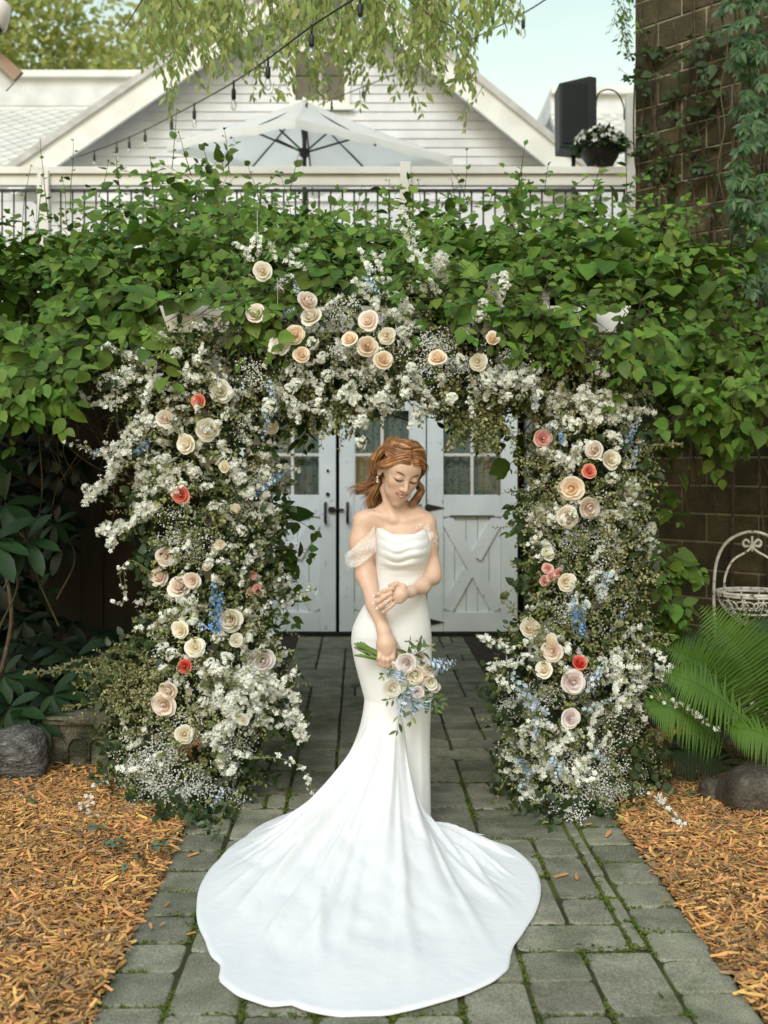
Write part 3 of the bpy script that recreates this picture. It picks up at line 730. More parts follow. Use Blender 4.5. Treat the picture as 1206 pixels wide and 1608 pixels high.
# ------------------------------------------------------------------ string lights
BULB = bpy.data.materials.new("clear_bulb"); BULB.use_nodes = True
nt = BULB.node_tree; nt.nodes.clear(); o_ = nt.nodes.new("ShaderNodeOutputMaterial"); mx = nt.nodes.new("ShaderNodeMixShader"); tb = nt.nodes.new("ShaderNodeBsdfTransparent"); gl = nt.nodes.new("ShaderNodeBsdfGlossy"); lw = nt.nodes.new("ShaderNodeLayerWeight")
lw.inputs[0].default_value = .6; gl.inputs["Roughness"].default_value = .05; tb.inputs[0].default_value = (.92, .92, .9, 1)
nt.links.new(lw.outputs["Facing"], mx.inputs[0]); nt.links.new(tb.outputs[0], mx.inputs[1]); nt.links.new(gl.outputs[0], mx.inputs[2]); nt.links.new(mx.outputs[0], o_.inputs[0])
def string_light(pts, bulbs, label):
    W = np.array([P(*p) for p in pts]); t = thing("string_light", W[0], label, "string light", "festoon strings over the deck")
    c = smooth_curve(W, 60); mb = MB(); mb.tube(c, .0065, 6); mb.build("cable", BLACK_METAL, t)
    mb = MB(); mb.lathe([(.013, 0), (.017, -.01), (.017, -.06), (.014, -.075)], k=10); sm = mb.mesh("socket")
    mb = MB(); mb.lathe([(.012, -.075), (.022, -.105), (.024, -.125), (.014, -.152), (.003, -.16)], k=12); bmsh = mb.mesh("bulb")
    for b in bulbs:
        i = np.argmin(abs(c[:, 0] / c[:, 1] * FL + CX - b)); q = c[i] - np.array([0, 0, .05])
        mb = MB(); mb.tube([c[i] + [0, 0, .012], c[i] - [0, 0, .055]], .008, 5); mb.build("drop_wire", BLACK_METAL, t)
        s = link("socket", sm, t, Matrix.Translation(q), BLACK_METAL); link("bulb", bmsh, s, Matrix.Translation(q), BULB)
string_light([(600, -30, 6.4), (553, 0, 6.6), (488, 42, 6.9), (424, 90, 7.3), (365, 130, 8.2), (314, 159, 9.6), (267, 184, 11), (222, 207, 12.4), (180, 225, 13.6), (120, 247, 14.2)],
             (568, 488, 424, 366, 306, 267, 226, 204, 180, 147), "long black string light running down to the left over the parasol")
string_light([(900, -30, 8.6), (823, 20, 9.4), (733, 65, 10.6), (640, 108, 12.2), (569, 137, 13.2), (500, 165, 14.4)], (823, 733, 569), "thin string light in front of the white sky, right of the gable")

# ------------------------------------------------------------------ loudspeaker and flower pot by the railing end
sp = thing("loudspeaker", (pxx(905, 10.4), 10.4, 3.31), "black loudspeaker on a stand beside the white railing end post", "loudspeaker")
SPK = pmat("speaker_black", (.006, .010, .011), (.010, .013, .014), 30, .5, bump=.2, bscale=300)
YS = 10.35
prof = [P(878, 130, YS), P(926, 119, YS), P(937, 121, YS), P(937, 226, YS), P(926, 236, YS), P(879, 232, YS)]
mb = MB(); mb.prism([(p[0], p[2]) for p in prof], YS, YS + .30); mb.build("cabinet", SPK, sp, bevel=.012)
mb = MB(); a, b = P(884, 225, YS), P(922, 131, YS); mb.box(a[0], b[0], YS - .014, YS - .001, a[2], b[2]); mb.build("grille", pmat("grille", (.012, .016, .017), rough=.7, bump=.6, bscale=400), sp, bevel=.005)
mb = MB(); xx = pxx(905, YS); mb.tube([(xx, YS + .15, 3.5), (xx, YS + .15, P(0, 236, YS)[2] + .02)], .02, 10); mb.build("pole", BLACK_METAL, sp)
for k in range(3):
    an = k * 2.094 + .4; mb = MB(); mb.tube([(xx, YS + .15, 3.72), (xx + .3 * math.cos(an), YS + .15 + .3 * math.sin(an), 3.32)], .012, 8); mb.build("leg", BLACK_METAL, sp)
fp = thing("flower_pot", (pxx(943, YR), YR + .015, pz(264, YR) + .001), "dark hanging-basket pot of white flowers standing on the railing beside the loudspeaker", "flower pot")
cxp, zp = pxx(943, YR), pz(264, YR)
mb = MB(); mb.lathe([(.10, .002), (.16, .10), (.185, .19), (.19, .215), (.17, .215), (.15, .17)], (cxp, YR + .015, zp), 24); mb.build("pot", BLACK_METAL, fp)
hk = smooth_curve([P(936, 205, YR), P(937, 155, YR), P(950, 141, YR), P(968, 145, YR), P(979, 165, YR), P(980, 188, YR)], 24)
mb = MB(); mb.tube(hk, .007, 6); mb.build("wire_hoop", BLACK_METAL, fp)
n = 420; d = rand_unit(n); d[:, 2] = abs(d[:, 2]) * .9 - .25
t_ = np.array([cxp, YR + .0, zp + .2]) + d * np.array([.235, .2, .19]) * U(.6, 1, n)[:, None]
bulk("foliage", SMALL, frames(d + rand_unit(n) * .6, rand_unit(n) + [0, -.3, .8]), t_, U(.05, .09, n), pmat("pot_leaf", (.025, .05, .015), (.04, .08, .02), 9, .5, transl=.2, tint=.3), fp)
n = 46; d = rand_unit(n); d[:, 2] = abs(d[:, 2]) * .9 - .1; d[:, 1] = -abs(d[:, 1])
FLAT5 = (np.array([(0, 0, .05)] + [(math.cos(2 * math.pi * k / 10) * (1 if k % 2 == 0 else .55), math.sin(2 * math.pi * k / 10) * (1 if k % 2 == 0 else .55), .2 if k % 2 == 0 else .1) for k in range(10)]), np.array([(0, 1 + k, 1 + (k + 1) % 10) for k in range(10)]))
PETAL_W = pmat("white_petal", (.80, .80, .74), (.72, .73, .64), 14, .6, transl=.3, objrand=.05)
fm = np_mesh("blossom", *FLAT5)
for k in range(n):
    link("blossom", fm, fp, M4(frames(rand_unit(1), d[k:k + 1])[0], np.array([cxp, YR, zp + .2]) + d[k] * np.array([.25, .21, .2]), U(.022, .034)), PETAL_W)

# ------------------------------------------------------------------ block building on the right
BLOCK = pmat("block_face", (.12, .095, .05), (.07, .056, .031), 5, .95, bump=.6, bscale=50, objrand=.2, c3=(.055, .05, .025), c3scale=2.5, c3lo=.46, c3hi=.62, coord='World', speck=.3, speckscale=70)
MORTAR = pmat("mortar", (.34, .31, .22), (.24, .22, .15), 10, .95, bump=.5, bscale=80)
C0 = np.array([1.885, 8.4, 0]); dW = np.array([.68, -.733, 0]); dW = unit(dW); dE = unit(np.array([.35, .94, 0])); nW = np.array([-dW[1] * -1, 0, 0])
nW = np.array([-.733, -.68, 0]); nW = unit(nW)
bb = thing("block_building", (*C0[:2], 0), "tall brown concrete block building covered in vines on the right", "building")
c = [C0, C0 + dW * 6, C0 + dW * 6 + dE * 6, C0 + dE * 6]
mb = MB(); mb.add([tuple(p) for p in c] + [tuple(p + np.array([0, 0, 8.2])) for p in c], [(3, 2, 1, 0), (4, 5, 6, 7), (0, 1, 5, 4), (1, 2, 6, 5), (2, 3, 7, 6), (3, 0, 4, 7)]); mb.build("wall", MORTAR, bb)
mb = MB(); mb.box(.006, .394, -.003, .016, .006, .194); blk = mb.mesh("block", .006, 1)
R = np.stack([dW, -nW, [0, 0, 1]], axis=-1)
Rm = np.stack([dW, nW * -1.0, np.array([0, 0, 1.])], axis=-1)
cnt = 0
for r in range(27):
    for k in range(-1, 4):
        t0 = k * .4 + (.2 if r % 2 else 0); w = 1.0
        if t0 < 0: t0, w = 0.0, .5 if r % 2 else 0
        if w == 0 or t0 > 1.5: continue
        p = C0 + dW * (t0) + np.array([0, 0, r * .2]) + nW * (.0165 - .011 + U(-.002, .002))
        link("block", blk, bb, M4(Rm, p, (w, 1, 1)), BLOCK); cnt += 1

# dark plank fence on the left
FENCE = pmat("old_plank", (.020, .015, .010), (.035, .027, .017), 3, .9, bump=.5, bscale=30, objrand=.35, stretch=(1, 1, .15), coord='World')
fe = thing("plank_fence", (-2.9, 7.7, 0), "dark weathered plank fence in the shade left of the arch", "fence")
x = -4.9
while x < -1.2:
    h = 2.5 + U(-.03, .03); mb = MB(); mb.box(0, .148, 0, .022, 0, h); mb.build("plank", FENCE, fe, Matrix.Translation((x, 7.7 + U(-.006, .006), 0)), bevel=.002); x += .1485
for z in (.4, 2.0):
    mb = MB(); mb.box(-4.9, -1.2, 7.73, 7.78, z, z + .09); mb.build("cross_rail", FENCE, fe)
# ------------------------------------------------------------------ the bride: one continuous body from a blended distance field
YB = 4.87
def Q(px, py, dy=0.0):
    "a body point: photo direction at the bride's depth, then moved dy along the view line's depth"
    return P(px, py, YB + dy)
class Field:
    def __init__(s, lo, hi, h):
        s.lo, s.h = np.array(lo), h
        s.n = np.ceil((np.array(hi) - s.lo) / h).astype(int) + 1
        s.D = np.full(s.n, 1.0, np.float32)
    def _win(s, lo, hi, m):
        a = np.clip(np.floor((lo - m - s.lo) / s.h).astype(int), 0, s.n); b = np.clip(np.ceil((hi + m - s.lo) / s.h).astype(int) + 1, 0, s.n)
        sl = tuple(slice(i, j) for i, j in zip(a, b))
        g = [(s.lo[i] + s.h * np.arange(a[i], b[i])).astype(np.float32) for i in range(3)]
        return sl, g[0][:, None, None], g[1][None, :, None], g[2][None, None, :]
    def _mix(s, sl, d, k, sub=False):
        o = s.D[sl]
        if sub:
            h = np.clip(.5 - .5 * (o + d) / k, 0, 1); s.D[sl] = o + (-d - o) * h + k * h * (1 - h)
        else:
            h = np.clip(.5 + .5 * (o - d) / k, 0, 1); s.D[sl] = o + (d - o) * h - k * h * (1 - h)
    def cap(s, a, b, r1, r2, k=.012):
        a, b = np.asarray(a, float), np.asarray(b, float); R = max(r1, r2)
        sl, x, y, z = s._win(np.minimum(a, b) - R, np.maximum(a, b) + R, k * 2 + .03)
        ab = b - a; L = max(ab @ ab, 1e-9)
        t = np.clip(((x - a[0]) * ab[0] + (y - a[1]) * ab[1] + (z - a[2]) * ab[2]) / L, 0, 1)
        d = np.sqrt((x - a[0] - t * ab[0]) ** 2 + (y - a[1] - t * ab[1]) ** 2 + (z - a[2] - t * ab[2]) ** 2) - (r1 + (r2 - r1) * t)
        s._mix(sl, d, k)
    def chain(s, pts, rs, k=.012):
        for i in range(len(pts) - 1): s.cap(pts[i], pts[i + 1], rs[i], rs[i + 1], k)
    def ell(s, c, r, R=np.eye(3), k=.02, sub=False):
        c, r = np.asarray(c, float), np.asarray(r, float); e = np.sqrt(((R * r) ** 2).sum(1))
        sl, x, y, z = s._win(c - e, c + e, k * 2 + .03)
        q = [(x - c[0]) * R[0, i] + (y - c[1]) * R[1, i] + (z - c[2]) * R[2, i] for i in range(3)]
        k0 = np.sqrt(sum((q[i] / r[i]) ** 2 for i in range(3))); k1 = np.sqrt(sum((q[i] / r[i] ** 2) ** 2 for i in range(3))) + 1e-6
        s._mix(sl, k0 * (k0 - 1) / k1, k, sub)
    def mesh(s):
        D = s.D; n = D.shape; I = D < 0
        cs = np.zeros((n[0] - 1, n[1] - 1, n[2] - 1), np.int8)
        for a in (0, 1):
            for b in (0, 1):
                for c in (0, 1): cs += I[a:n[0] - 1 + a, b:n[1] - 1 + b, c:n[2] - 1 + c]
        act = np.argwhere((cs > 0) & (cs < 8)); idx = np.full(cs.shape, -1, np.int32); idx[tuple(act.T)] = np.arange(len(act))
        acc = np.zeros((len(act), 3)); cnt = np.zeros(len(act))
        cor = [(a, b, c) for a in (0, 1) for b in (0, 1) for c in (0, 1)]
        val = {c: D[act[:, 0] + c[0], act[:, 1] + c[1], act[:, 2] + c[2]] for c in cor}
        for c in cor:
            for ax in range(3):
                if c[ax]: continue
                e = list(c); e[ax] = 1; v0, v1 = val[c], val[tuple(e)]
                m = (v0 < 0) != (v1 < 0); t = np.where(m, v0 / np.where(m, v0 - v1, 1), 0)
                p = np.array(c, float)[None] + t[:, None] * np.eye(3)[ax]
                acc[m] += p[m]; cnt[m] += 1
        V = s.lo + s.h * (act + acc / cnt[:, None]); F = []
        for ax in range(3):
            u, w = (ax + 1) % 3, (ax + 2) % 3
            s0 = [slice(None)] * 3; s1 = [slice(None)] * 3; s0[ax] = slice(0, -1); s1[ax] = slice(1, None)
            A, B = I[tuple(s0)], I[tuple(s1)]
            e = np.argwhere(A != B); e = e[(e[:, u] > 0) & (e[:, w] > 0) & (e[:, u] < n[u] - 1) & (e[:, w] < n[w] - 1)]
            ou, ow = np.eye(3, dtype=int)[u], np.eye(3, dtype=int)[w]
            q = np.stack([idx[tuple((e - ou - ow).T)], idx[tuple((e - ow).T)], idx[tuple(e.T)], idx[tuple((e - ou).T)]], 1)
            ins = A[tuple(e.T)]; q = np.where(ins[:, None], q, q[:, ::-1]); F.append(q)
        return V, np.vstack(F)

# head frame: x to her left (photo right), -y where the face looks, z up
HS = 1.10
yaw, pit, rol = math.radians(23), math.radians(24), math.radians(9)
RH = np.array((Matrix.Rotation(rol, 3, 'Y') @ Matrix.Rotation(yaw, 3, 'Z') @ Matrix.Rotation(pit, 3, 'X')))
HC = Q(627, 741, -.055)
def H(x, y, z): return HC + RH @ (np.array([x, y, z]) * HS)
fd = Field(Q(530, 1060, 0) - [0, .40, 0], Q(705, 675, 0) + [0, .26, 0], .0028)
def hell(c, r, k=.02, sub=False): fd.ell(H(*c), np.array(r) * HS, RH, k * HS, sub)
# torso
fd.ell(Q(630, 880, .0), (.105, .085, .17), k=.03)
fd.ell(Q(632, 850, -.01), (.115, .085, .075), k=.04)
fd.ell(Q(626, 960, .01), (.115, .10, .14), k=.05)
fd.cap(Q(584, 818, .0), Q(668, 822, .0), .043, .040, .05)
fd.cap(Q(606, 806, .012), Q(650, 808, .012), .045, .045, .045)       # trapezius
fd.ell(Q(613, 868, -.045), (.048, .05, .052), k=.04); fd.ell(Q(656, 866, -.045), (.046, .05, .052), k=.04)
fd.cap(Q(626, 812, .018), H(0, .040, -.05), .053, .045, .03)          # neck
fd.cap(Q(622, 818, -.045), Q(585, 806, -.035), .008, .007, .022); fd.cap(Q(634, 819, -.05), Q(664, 810, -.035), .008, .007, .022)   # collar bones
fd.cap(Q(600, 768, -.0), Q(618, 816, -.05), .010, .008, .03)          # neck cord
# head
hell((0, .015, .03), (.073, .093, .083)); hell((0, -.038, -.035), (.050, .050, .074), .035); hell((0, -.048, .038), (.060, .040, .052), .03)
hell((0, -.070, -.101), (.018, .017, .015), .026); hell((.031, -.040, -.062), (.012, .026, .014), .03); hell((-.031, -.040, -.062), (.012, .026, .014), .03)
for s in (-1, 1):
    hell((s * .036, -.064, -.018), (.019, .017, .018), .026)
    hell((s * .031, -.096, .010), (.017, .012, .011), .016, True)
    hell((s * .031, -.079, .009), (.0155, .0135, .0115), .007)
    hell((s * .073, .016, -.006), (.009, .019, .031), .008); hell((s * .079, .010, .004), (.004, .009, .014), .006, True)
hell((0, -.070, -.058), (.036, .019, .032), .022)
fd.cap(H(0, -.087, .018), H(0, -.108, -.024), .0065 * HS, .0088 * HS, .013)
hell((0, -.104, -.026), (.0095, .009, .0075), .008)
for s in (-1, 1): hell((s * .0105, -.095, -.030), (.007, .008, .0055), .006)
for s in (-1, 1):
    fd.cap(H(s * .004, -.0885, -.0530), H(s * .029, -.0760, -.0450), .0032 * HS, .0013 * HS, .008)
    fd.cap(H(0, -.0880, -.0630), H(s * .027, -.0760, -.0475), .0042 * HS, .0013 * HS, .008)
hell((0, -.091, -.0575), (.020, .003, .0011), .003, True)
# her right arm hangs down the photo's left and holds the flowers
fd.cap(Q(571, 818, 0), Q(568, 856, -.005), .048, .048, .035)
fd.chain([Q(567, 850, -.005), Q(574, 903, -.03), Q(589, 950, -.115), Q(603, 992, -.165)], [.047, .039, .033, .0245], .03)
W = Q(603, 992, -.165)
fd.chain([W, Q(606, 1012, -.180), Q(608, 1022, -.182)], [.028, .034, .031], .02)
fd.ell(Q(607, 1013, -.180), (.040, .020, .036), k=.015)
for i, (x0, x1, x2) in enumerate(((596.5, 596.0, 601), (603.5, 602.5, 606), (611, 609.5, 612), (618, 617, 617))):
    L = (0, 3, 3, 0)[i]
    fd.chain([Q(x0, 1019, -.186), Q(x1, 1033 + L, -.200), Q(x1 + .4, 1042 + L, -.188), Q(x2, 1044 + L, -.162)], [.0115, .0105, .0098, .0085], .005)
fd.chain([Q(616, 1003, -.165), Q(623, 1016, -.150), Q(622, 1030, -.140)], [.013, .011, .009], .01)
# her left arm: elbow out at the photo's right, hand laid over the other forearm
fd.cap(Q(668, 822, 0), Q(673, 850, .005), .039, .039, .035)
fd.chain([Q(673, 845, .005), Q(679, 893, -.005), Q(681, 906, -.02)], [.038, .032, .029], .03)
fd.chain([Q(679, 906, -.02), Q(664, 921, -.10), Q(645, 929, -.165)], [.030, .027, .021], .03)
fd.chain([Q(645, 929, -.165), Q(630, 933, -.205)], [.0225, .024], .02)
fd.ell(Q(626, 936, -.208), (.034, .017, .034), np.array(Matrix.Rotation(.15, 3, 'Y')), k=.016)
LH = [[(616, 924, -.222), (604, 928, -.234), (595, 933, -.226), (587, 936.5, -.208)], [(613, 932, -.228), (602, 938, -.240), (594, 944, -.232), (587, 948, -.214)],
      [(614, 940, -.228), (605, 947, -.238), (598, 952, -.230), (592.5, 955.5, -.216)], [(618, 948, -.222), (611, 954, -.230), (606, 958, -.224), (602, 960.5, -.214)]]
for f, r in zip(LH, (.0100, .0103, .0098, .0088)):
    fd.chain([Q(*p) for p in f], [r * 1.12, r, r * .93, r * .78], .005)
fd.chain([Q(634, 921, -.20), Q(622, 917, -.205), Q(612, 920, -.195)], [.012, .0105, .0085], .01)
V, Fq = fd.mesh()
# two light smoothing passes
def relax(V, F, n=2, w=.5):
    e = np.vstack([F[:, [i, (i + 1) % 4]] for i in range(4)])
    deg = np.bincount(e.ravel(), minlength=len(V)).astype(float)[:, None]
    for _ in range(n):
        A = np.zeros_like(V)
        for k in range(3): A[:, k] = np.bincount(e[:, 0], V[e[:, 1], k], len(V)) + np.bincount(e[:, 1], V[e[:, 0], k], len(V))
        V = V + w * (A / np.maximum(deg, 1) - V)
    return V
V = relax(V, Fq, 2, .45)
# skin colour: the lips, brows, lashes and nails have colours of their own
hl = (V - HC) @ RH / HS
SKIN = np.array([.635, .44, .33]); C = np.tile(SKIN, (len(V), 1))
def paint(m, c):
    m = np.clip(m, 0, 1)[:, None]; C[:] = C * (1 - m) + np.array(c) * m
front = np.clip((-hl[:, 1] - .055) / .01, 0, 1)
paint(front * np.exp(-((abs(hl[:, 0]) - .040) / .018) ** 2 - ((hl[:, 2] + .026) / .017) ** 2) * .22, (.62, .28, .22))
lipw = np.clip(1.25 - (abs(hl[:, 0]) / .029) ** 2 - ((hl[:, 2] + .0585 - 13.5 * hl[:, 0] ** 2) / .0092) ** 2, 0, 1) * front
paint(np.clip(lipw * 1.8, 0, 1), (.46, .19, .14))
ml = hl[:, 2] + .0580 - 13.5 * hl[:, 0] ** 2; paint(front * np.exp(-(ml / .0016) ** 2) * (abs(hl[:, 0]) < .028) * .8, (.22, .07, .05)); paint(front * np.exp(-(ml / .0020) ** 2) * (abs(hl[:, 0]) < .016), (.80, .74, .68))
brow = front * np.clip(1.3 - ((abs(hl[:, 0]) - .033) / .019) ** 2 - ((hl[:, 2] - .0335 + 12 * (abs(hl[:, 0]) - .038) ** 2) / .0042) ** 2, 0, 1); paint(brow, (.12, .055, .025))
xx = abs(hl[:, 0]) - .031
lash = front * np.clip(1.5 - (xx / .0185) ** 2 - ((hl[:, 2] - (.0015 + 14 * xx ** 2)) / .0046) ** 2, 0, 1); paint(lash, (.012, .008, .006))
lid = front * np.exp(-(xx / .016) ** 2 - ((hl[:, 2] - .0125) / .008) ** 2); paint(lid * .45, (.36, .19, .13))
for f in LH:
    tip, prev = Q(*f[3]), Q(*f[2]); d = np.linalg.norm(V - (tip + (tip - prev) * .05 + np.array([0, -.007, 0])), axis=1); paint(np.clip((.0105 - d) / .003, 0, 1), (.86, .80, .76))
SKINM = pmat("skin", (.6, .4, .3), (.70, .52, .46), 22, .42, spec=.35, sss=.05, attr='skin', bump=.05, bscale=400)
bride = thing("person", (Q(628, 1280)[0], YB, 0), "bride with auburn half-up hair in a white off-shoulder gown with a long train, looking down", "person")
link("body", np_mesh("body", V, Fq, True, col=np.column_stack([C, np.ones(len(C))])), bride, None, SKINM)

# ------------------------------------------------------------------ gown
SATIN = pmat("gown_crepe", (.745, .745, .752), (.72, .72, .727), 3, .65, spec=.15, sheen=.1, bump=.22, bscale=26, bdist=.012, detail=3.0)
rows = [(828, 589, 672, .100), (838, 588.5, 675, .112), (852, 588, 678, .122), (866, 588.5, 678, .122), (880, 589, 674, .112), (900, 590, 668, .100), (920, 588, 667, .096), (940, 578, 670, .104), (962, 564, 674, .122),
        (985, 553, 677, .134), (1008, 551, 678, .138), (1040, 557, 678, .134), (1070, 565, 677.5, .125), (1100, 573, 677, .116), (1130, 580, 676, .110), (1170, 584, 675, .112), (1230, 590, 676, .118), (1286, 596, 677, .125)]
ra = np.array(rows, float); yy = np.concatenate([np.linspace(828, 940, 60), np.linspace(943, 1290, 90)])
def sm(c): return np.interp(yy, ra[:, 0], ra[:, c])
def smooth1(a, n=3):
    for _ in range(n): a[1:-1] = (a[:-2] + 2 * a[1:-1] + a[2:]) / 4
    return a
xl_, xr_, dp = smooth1(sm(1)), smooth1(sm(2)), smooth1(sm(3))
NT = 200; th = np.linspace(0, 2 * math.pi, NT, endpoint=False); V = np.zeros((len(yy), NT, 3))
for j, py in enumerate(yy):
    a = Q(xl_[j], py); b = Q(xr_[j], py); c = (a + b) / 2; rx_ = (b[0] - a[0]) / 2
    s = -np.sin(th); front = np.clip(s, 0, 1)                       # s=1 at the camera side
    e = .86 if py < 1000 else 1.0
    x = c[0] + rx_ * np.sign(np.cos(th)) * abs(np.cos(th)) ** e
    up = np.clip((890 - py) / 62, 0, 1)
    bust = np.exp(-((py - 864) / 17) ** 2) * (np.exp(-((x - Q(613, 0)[0]) / .05) ** 2) + np.exp(-((x - Q(656, 0)[0]) / .05) ** 2)) * .016
    u = (x - Q(634, 0)[0]) / .12
    ph = (py - 828 - 9 * (1 - u * u)) / 62                             # cowl folds sag in the middle
    cowl = front * np.where((py < 892), (.0085 * np.abs(np.sin(ph * math.pi * 4.6 + .6 * np.sin(3 * u) + .3 * np.sin(7 * u))) ** .8 + .009) * np.clip((893 - py) / 10, 0, 1), 0)
    gather = .0022 * np.sin(th * 2 + (py - 900) * .16) * front * np.exp(-((py - 905) / 22) ** 2)
    fold = .007 * np.clip((py - 1010) / 200, 0, 1) * np.sin(th * 9 + 1 + .003 * py)
    y = YB + .0 - dp[j] * s * (1 if py > 1000 else 1) - (bust + cowl + gather) * front + fold * s
    x = x + fold * np.cos(th) * np.clip(1 - abs(np.cos(th)) ** 6, 0, 1)
    dip = np.clip((836 - py) / 8, 0, 1) * front * .030 * np.clip(1 - (u * 1.25) ** 2, 0, 1)
    V[j] = np.column_stack([x, y, np.full(NT, c[2]) - dip])
idx = np.arange(len(yy) * NT).reshape(len(yy), NT)
Fd = np.stack([idx[:-1], np.roll(idx[:-1], -1, 1), np.roll(idx[1:], -1, 1), idx[1:]], -1).reshape(-1, 4)
dress = link("dress", np_mesh("dress", V.reshape(-1, 3), Fd), bride, None, SATIN)
m = dress.modifiers.new("thick", 'SOLIDIFY'); m.thickness = .003; m.offset = 1
m = dress.modifiers.new("round", 'SUBSURF'); m.levels = 1; m.render_levels = 1
# train
hem_px = [(676, 1287), (690, 1297), (728, 1307), (772, 1311), (802, 1329), (832, 1351), (847, 1378), (849, 1400), (845, 1420), (827, 1453), (806, 1482), (801, 1500), (800, 1518), (777, 1538), (728, 1560), (653, 1582), (603, 1592), (539, 1594), (500, 1589), (469, 1581),
          (460, 1574), (445, 1577), (424, 1579), (374, 1562), (341, 1535), (346, 1522), (348, 1513), (332, 1500), (322, 1473), (311, 1450), (309, 1418), (320, 1378), (345, 1346), (387, 1311), (414, 1291), (454, 1276), (488, 1271), (540, 1264), (600, 1258), (650, 1268)]
hem = np.array([G(px, py, .012)[:2] for px, py in hem_px]); cg = np.array([.075, 4.86])
ang = np.arctan2(hem[:, 1] - cg[1], hem[:, 0] - cg[0]); rad = np.hypot(*(hem - cg).T)
o = np.argsort(ang); ang, rad = ang[o], rad[o]
NA, NR = 560, 100; tt = np.linspace(-math.pi, math.pi, NA, endpoint=False)
rr = np.interp(tt, np.concatenate([ang - 2 * math.pi, ang, ang + 2 * math.pi]), np.tile(rad, 3))
rr = np.convolve(np.concatenate([rr[-1:], rr, rr[:1]]), [.2, .6, .2], 'valid')
top_py = 1096.0
tj = int(np.interp(top_py, yy, np.arange(len(yy))))
ringc = V[tj]; rc = np.array([ringc[:, 0].mean(), YB])
rang = np.arctan2(ringc[:, 1] - rc[1], ringc[:, 0] - rc[0]); rrad = np.hypot(ringc[:, 0] - rc[0], ringc[:, 1] - rc[1]); oo = np.argsort(rang)
rt = np.interp(tt, np.concatenate([rang[oo] - 2 * math.pi, rang[oo], rang[oo] + 2 * math.pi]), np.tile(rrad[oo], 3)) - .003
wr = np.clip((tt + 1.62) / .80, 0, 1) * np.clip((2.4 - tt) / 1.2, 0, 1); wr = wr * wr * (3 - 2 * wr)
rt = rt * (1 - .80 * wr)                                     # on her left the train leaves from under a diagonal fold
TV = np.zeros((NR, NA, 3)); zT = ringc[0, 2]
# creases: (angle, width, height, where along the cloth 0..1, spread, twist)
ridges = [(-2.46, .06, .060, .50, .28, .25), (-2.16, .035, .050, .56, .28, .15), (-1.93, .04, .040, .48, .3, .1), (-1.66, .045, .032, .45, .3, .0), (-1.40, .05, .030, .46, .3, -.1), (-1.15, .04, .038, .52, .28, -.15), (-.92, .04, .036, .55, .25, -.2), (-.70, .035, .030, .6, .25, -.2), (-2.78, .045, .034, .55, .25, .2), (2.9, .05, .03, .55, .22, .1),
          (-2.30, .018, .022, .78, .14, .5), (-1.0, .018, .018, .8, .12, -.5), (-.6, .025, .020, .78, .16, -.3), (-1.80, .018, .016, .78, .16, .2), (-2.62, .018, .020, .8, .12, .4), (-1.3, .018, .014, .8, .14, .2), (-2.05, .014, .014, .85, .1, .7), (-.82, .014, .014, .86, .1, -.6), (-1.52, .016, .012, .82, .12, -.2),
          (-2.36, .016, .030, .70, .22, .30), (-2.20, .020, .026, .74, .20, .35), (-2.02, .016, .026, .68, .24, .25), (-1.86, .014, .020, .72, .22, .15), (-1.58, .018, .018, .7, .25, .05), (-1.34, .016, .016, .72, .2, -.05), (-1.08, .016, .020, .72, .22, -.2), (-.88, .014, .022, .72, .2, -.3), (-.66, .016, .018, .74, .18, -.3), (-2.55, .018, .024, .72, .2, .3), (-2.72, .02, .022, .74, .18, .3), (-2.95, .022, .02, .72, .18, .2), (-1.22, .010, .010, .86, .08, .3), (-1.72, .010, .010, .88, .07, -.3), (-2.12, .010, .012, .88, .07, .5)]
def sstep(x): x = np.clip(x, 0, 1); return x * x * (3 - 2 * x)
for i, t in enumerate(np.linspace(0, 1, NR)):
    T_ = np.column_stack([rc[0] + rt * np.cos(tt), rc[1] + rt * np.sin(tt)]); B_ = np.column_stack([cg[0] + rr * np.cos(tt), cg[1] + rr * np.sin(tt)])
    reach = np.clip(rr / rr.max(), 0, 1)
    f1 = .02; lf = np.exp(-((np.abs(tt) - 3.1) / .75) ** 2); f2_ = .23 + .14 * lf - .12 * wr; f2 = f2_[:, None]; z1 = zT * (.62 - .10 * wr); z2 = zT * (.03 + .10 * lf)
    b0, b1, b2, b3 = (1 - t) ** 3, 3 * t * (1 - t) ** 2, 3 * t * t * (1 - t), t ** 3
    xy = b0 * T_ + b1 * (T_ + (B_ - T_) * f1) + b2 * (T_ + (B_ - T_) * f2) + b3 * B_
    z = b0 * zT + b1 * z1 + b2 * z2 + b3 * .005
    hr = (t ** 2.3); xy = xy * (1 - wr[:, None]) + (T_ + (B_ - T_) * hr) * wr[:, None]; z = z * (1 - wr) + (zT * max(0, 1 - t / .50) ** 1.2 + .006) * wr
    add = np.zeros(NA)
    for a0, w, h, tc, ts, tw in ridges:
        d = (tt - a0 - tw * (t - .5) + math.pi) % (2 * math.pi) - math.pi
        add += h * np.exp(-(d / w) ** 2) * np.exp(-((t - tc) / ts) ** 2)
    wob = np.array([noise.noise((p[0] * 3.0, p[1] * 3.0, 0.3)) * .018 + abs(noise.noise((p[0] * 8 + p[1] * 3, p[1] * 4, 2.3))) * .012 - abs(noise.noise((p[0] * 15, p[1] * 11, 5.3))) * .004 for p in xy]) * np.clip(t * 2 - .2, 0, 1)
    edge = .0 * np.clip((t - .93) / .05, 0, 1) * np.clip((1.01 - t) / .02, 0, 1)
    TV[i] = np.column_stack([xy, np.maximum(z + add * sstep(t * 3.2) * np.clip((1 - t) * 8, 0, 1) + wob * np.clip((1 - t) * 10, .25, 1) + edge, .0045)])
idx = np.arange(NR * NA).reshape(NR, NA)
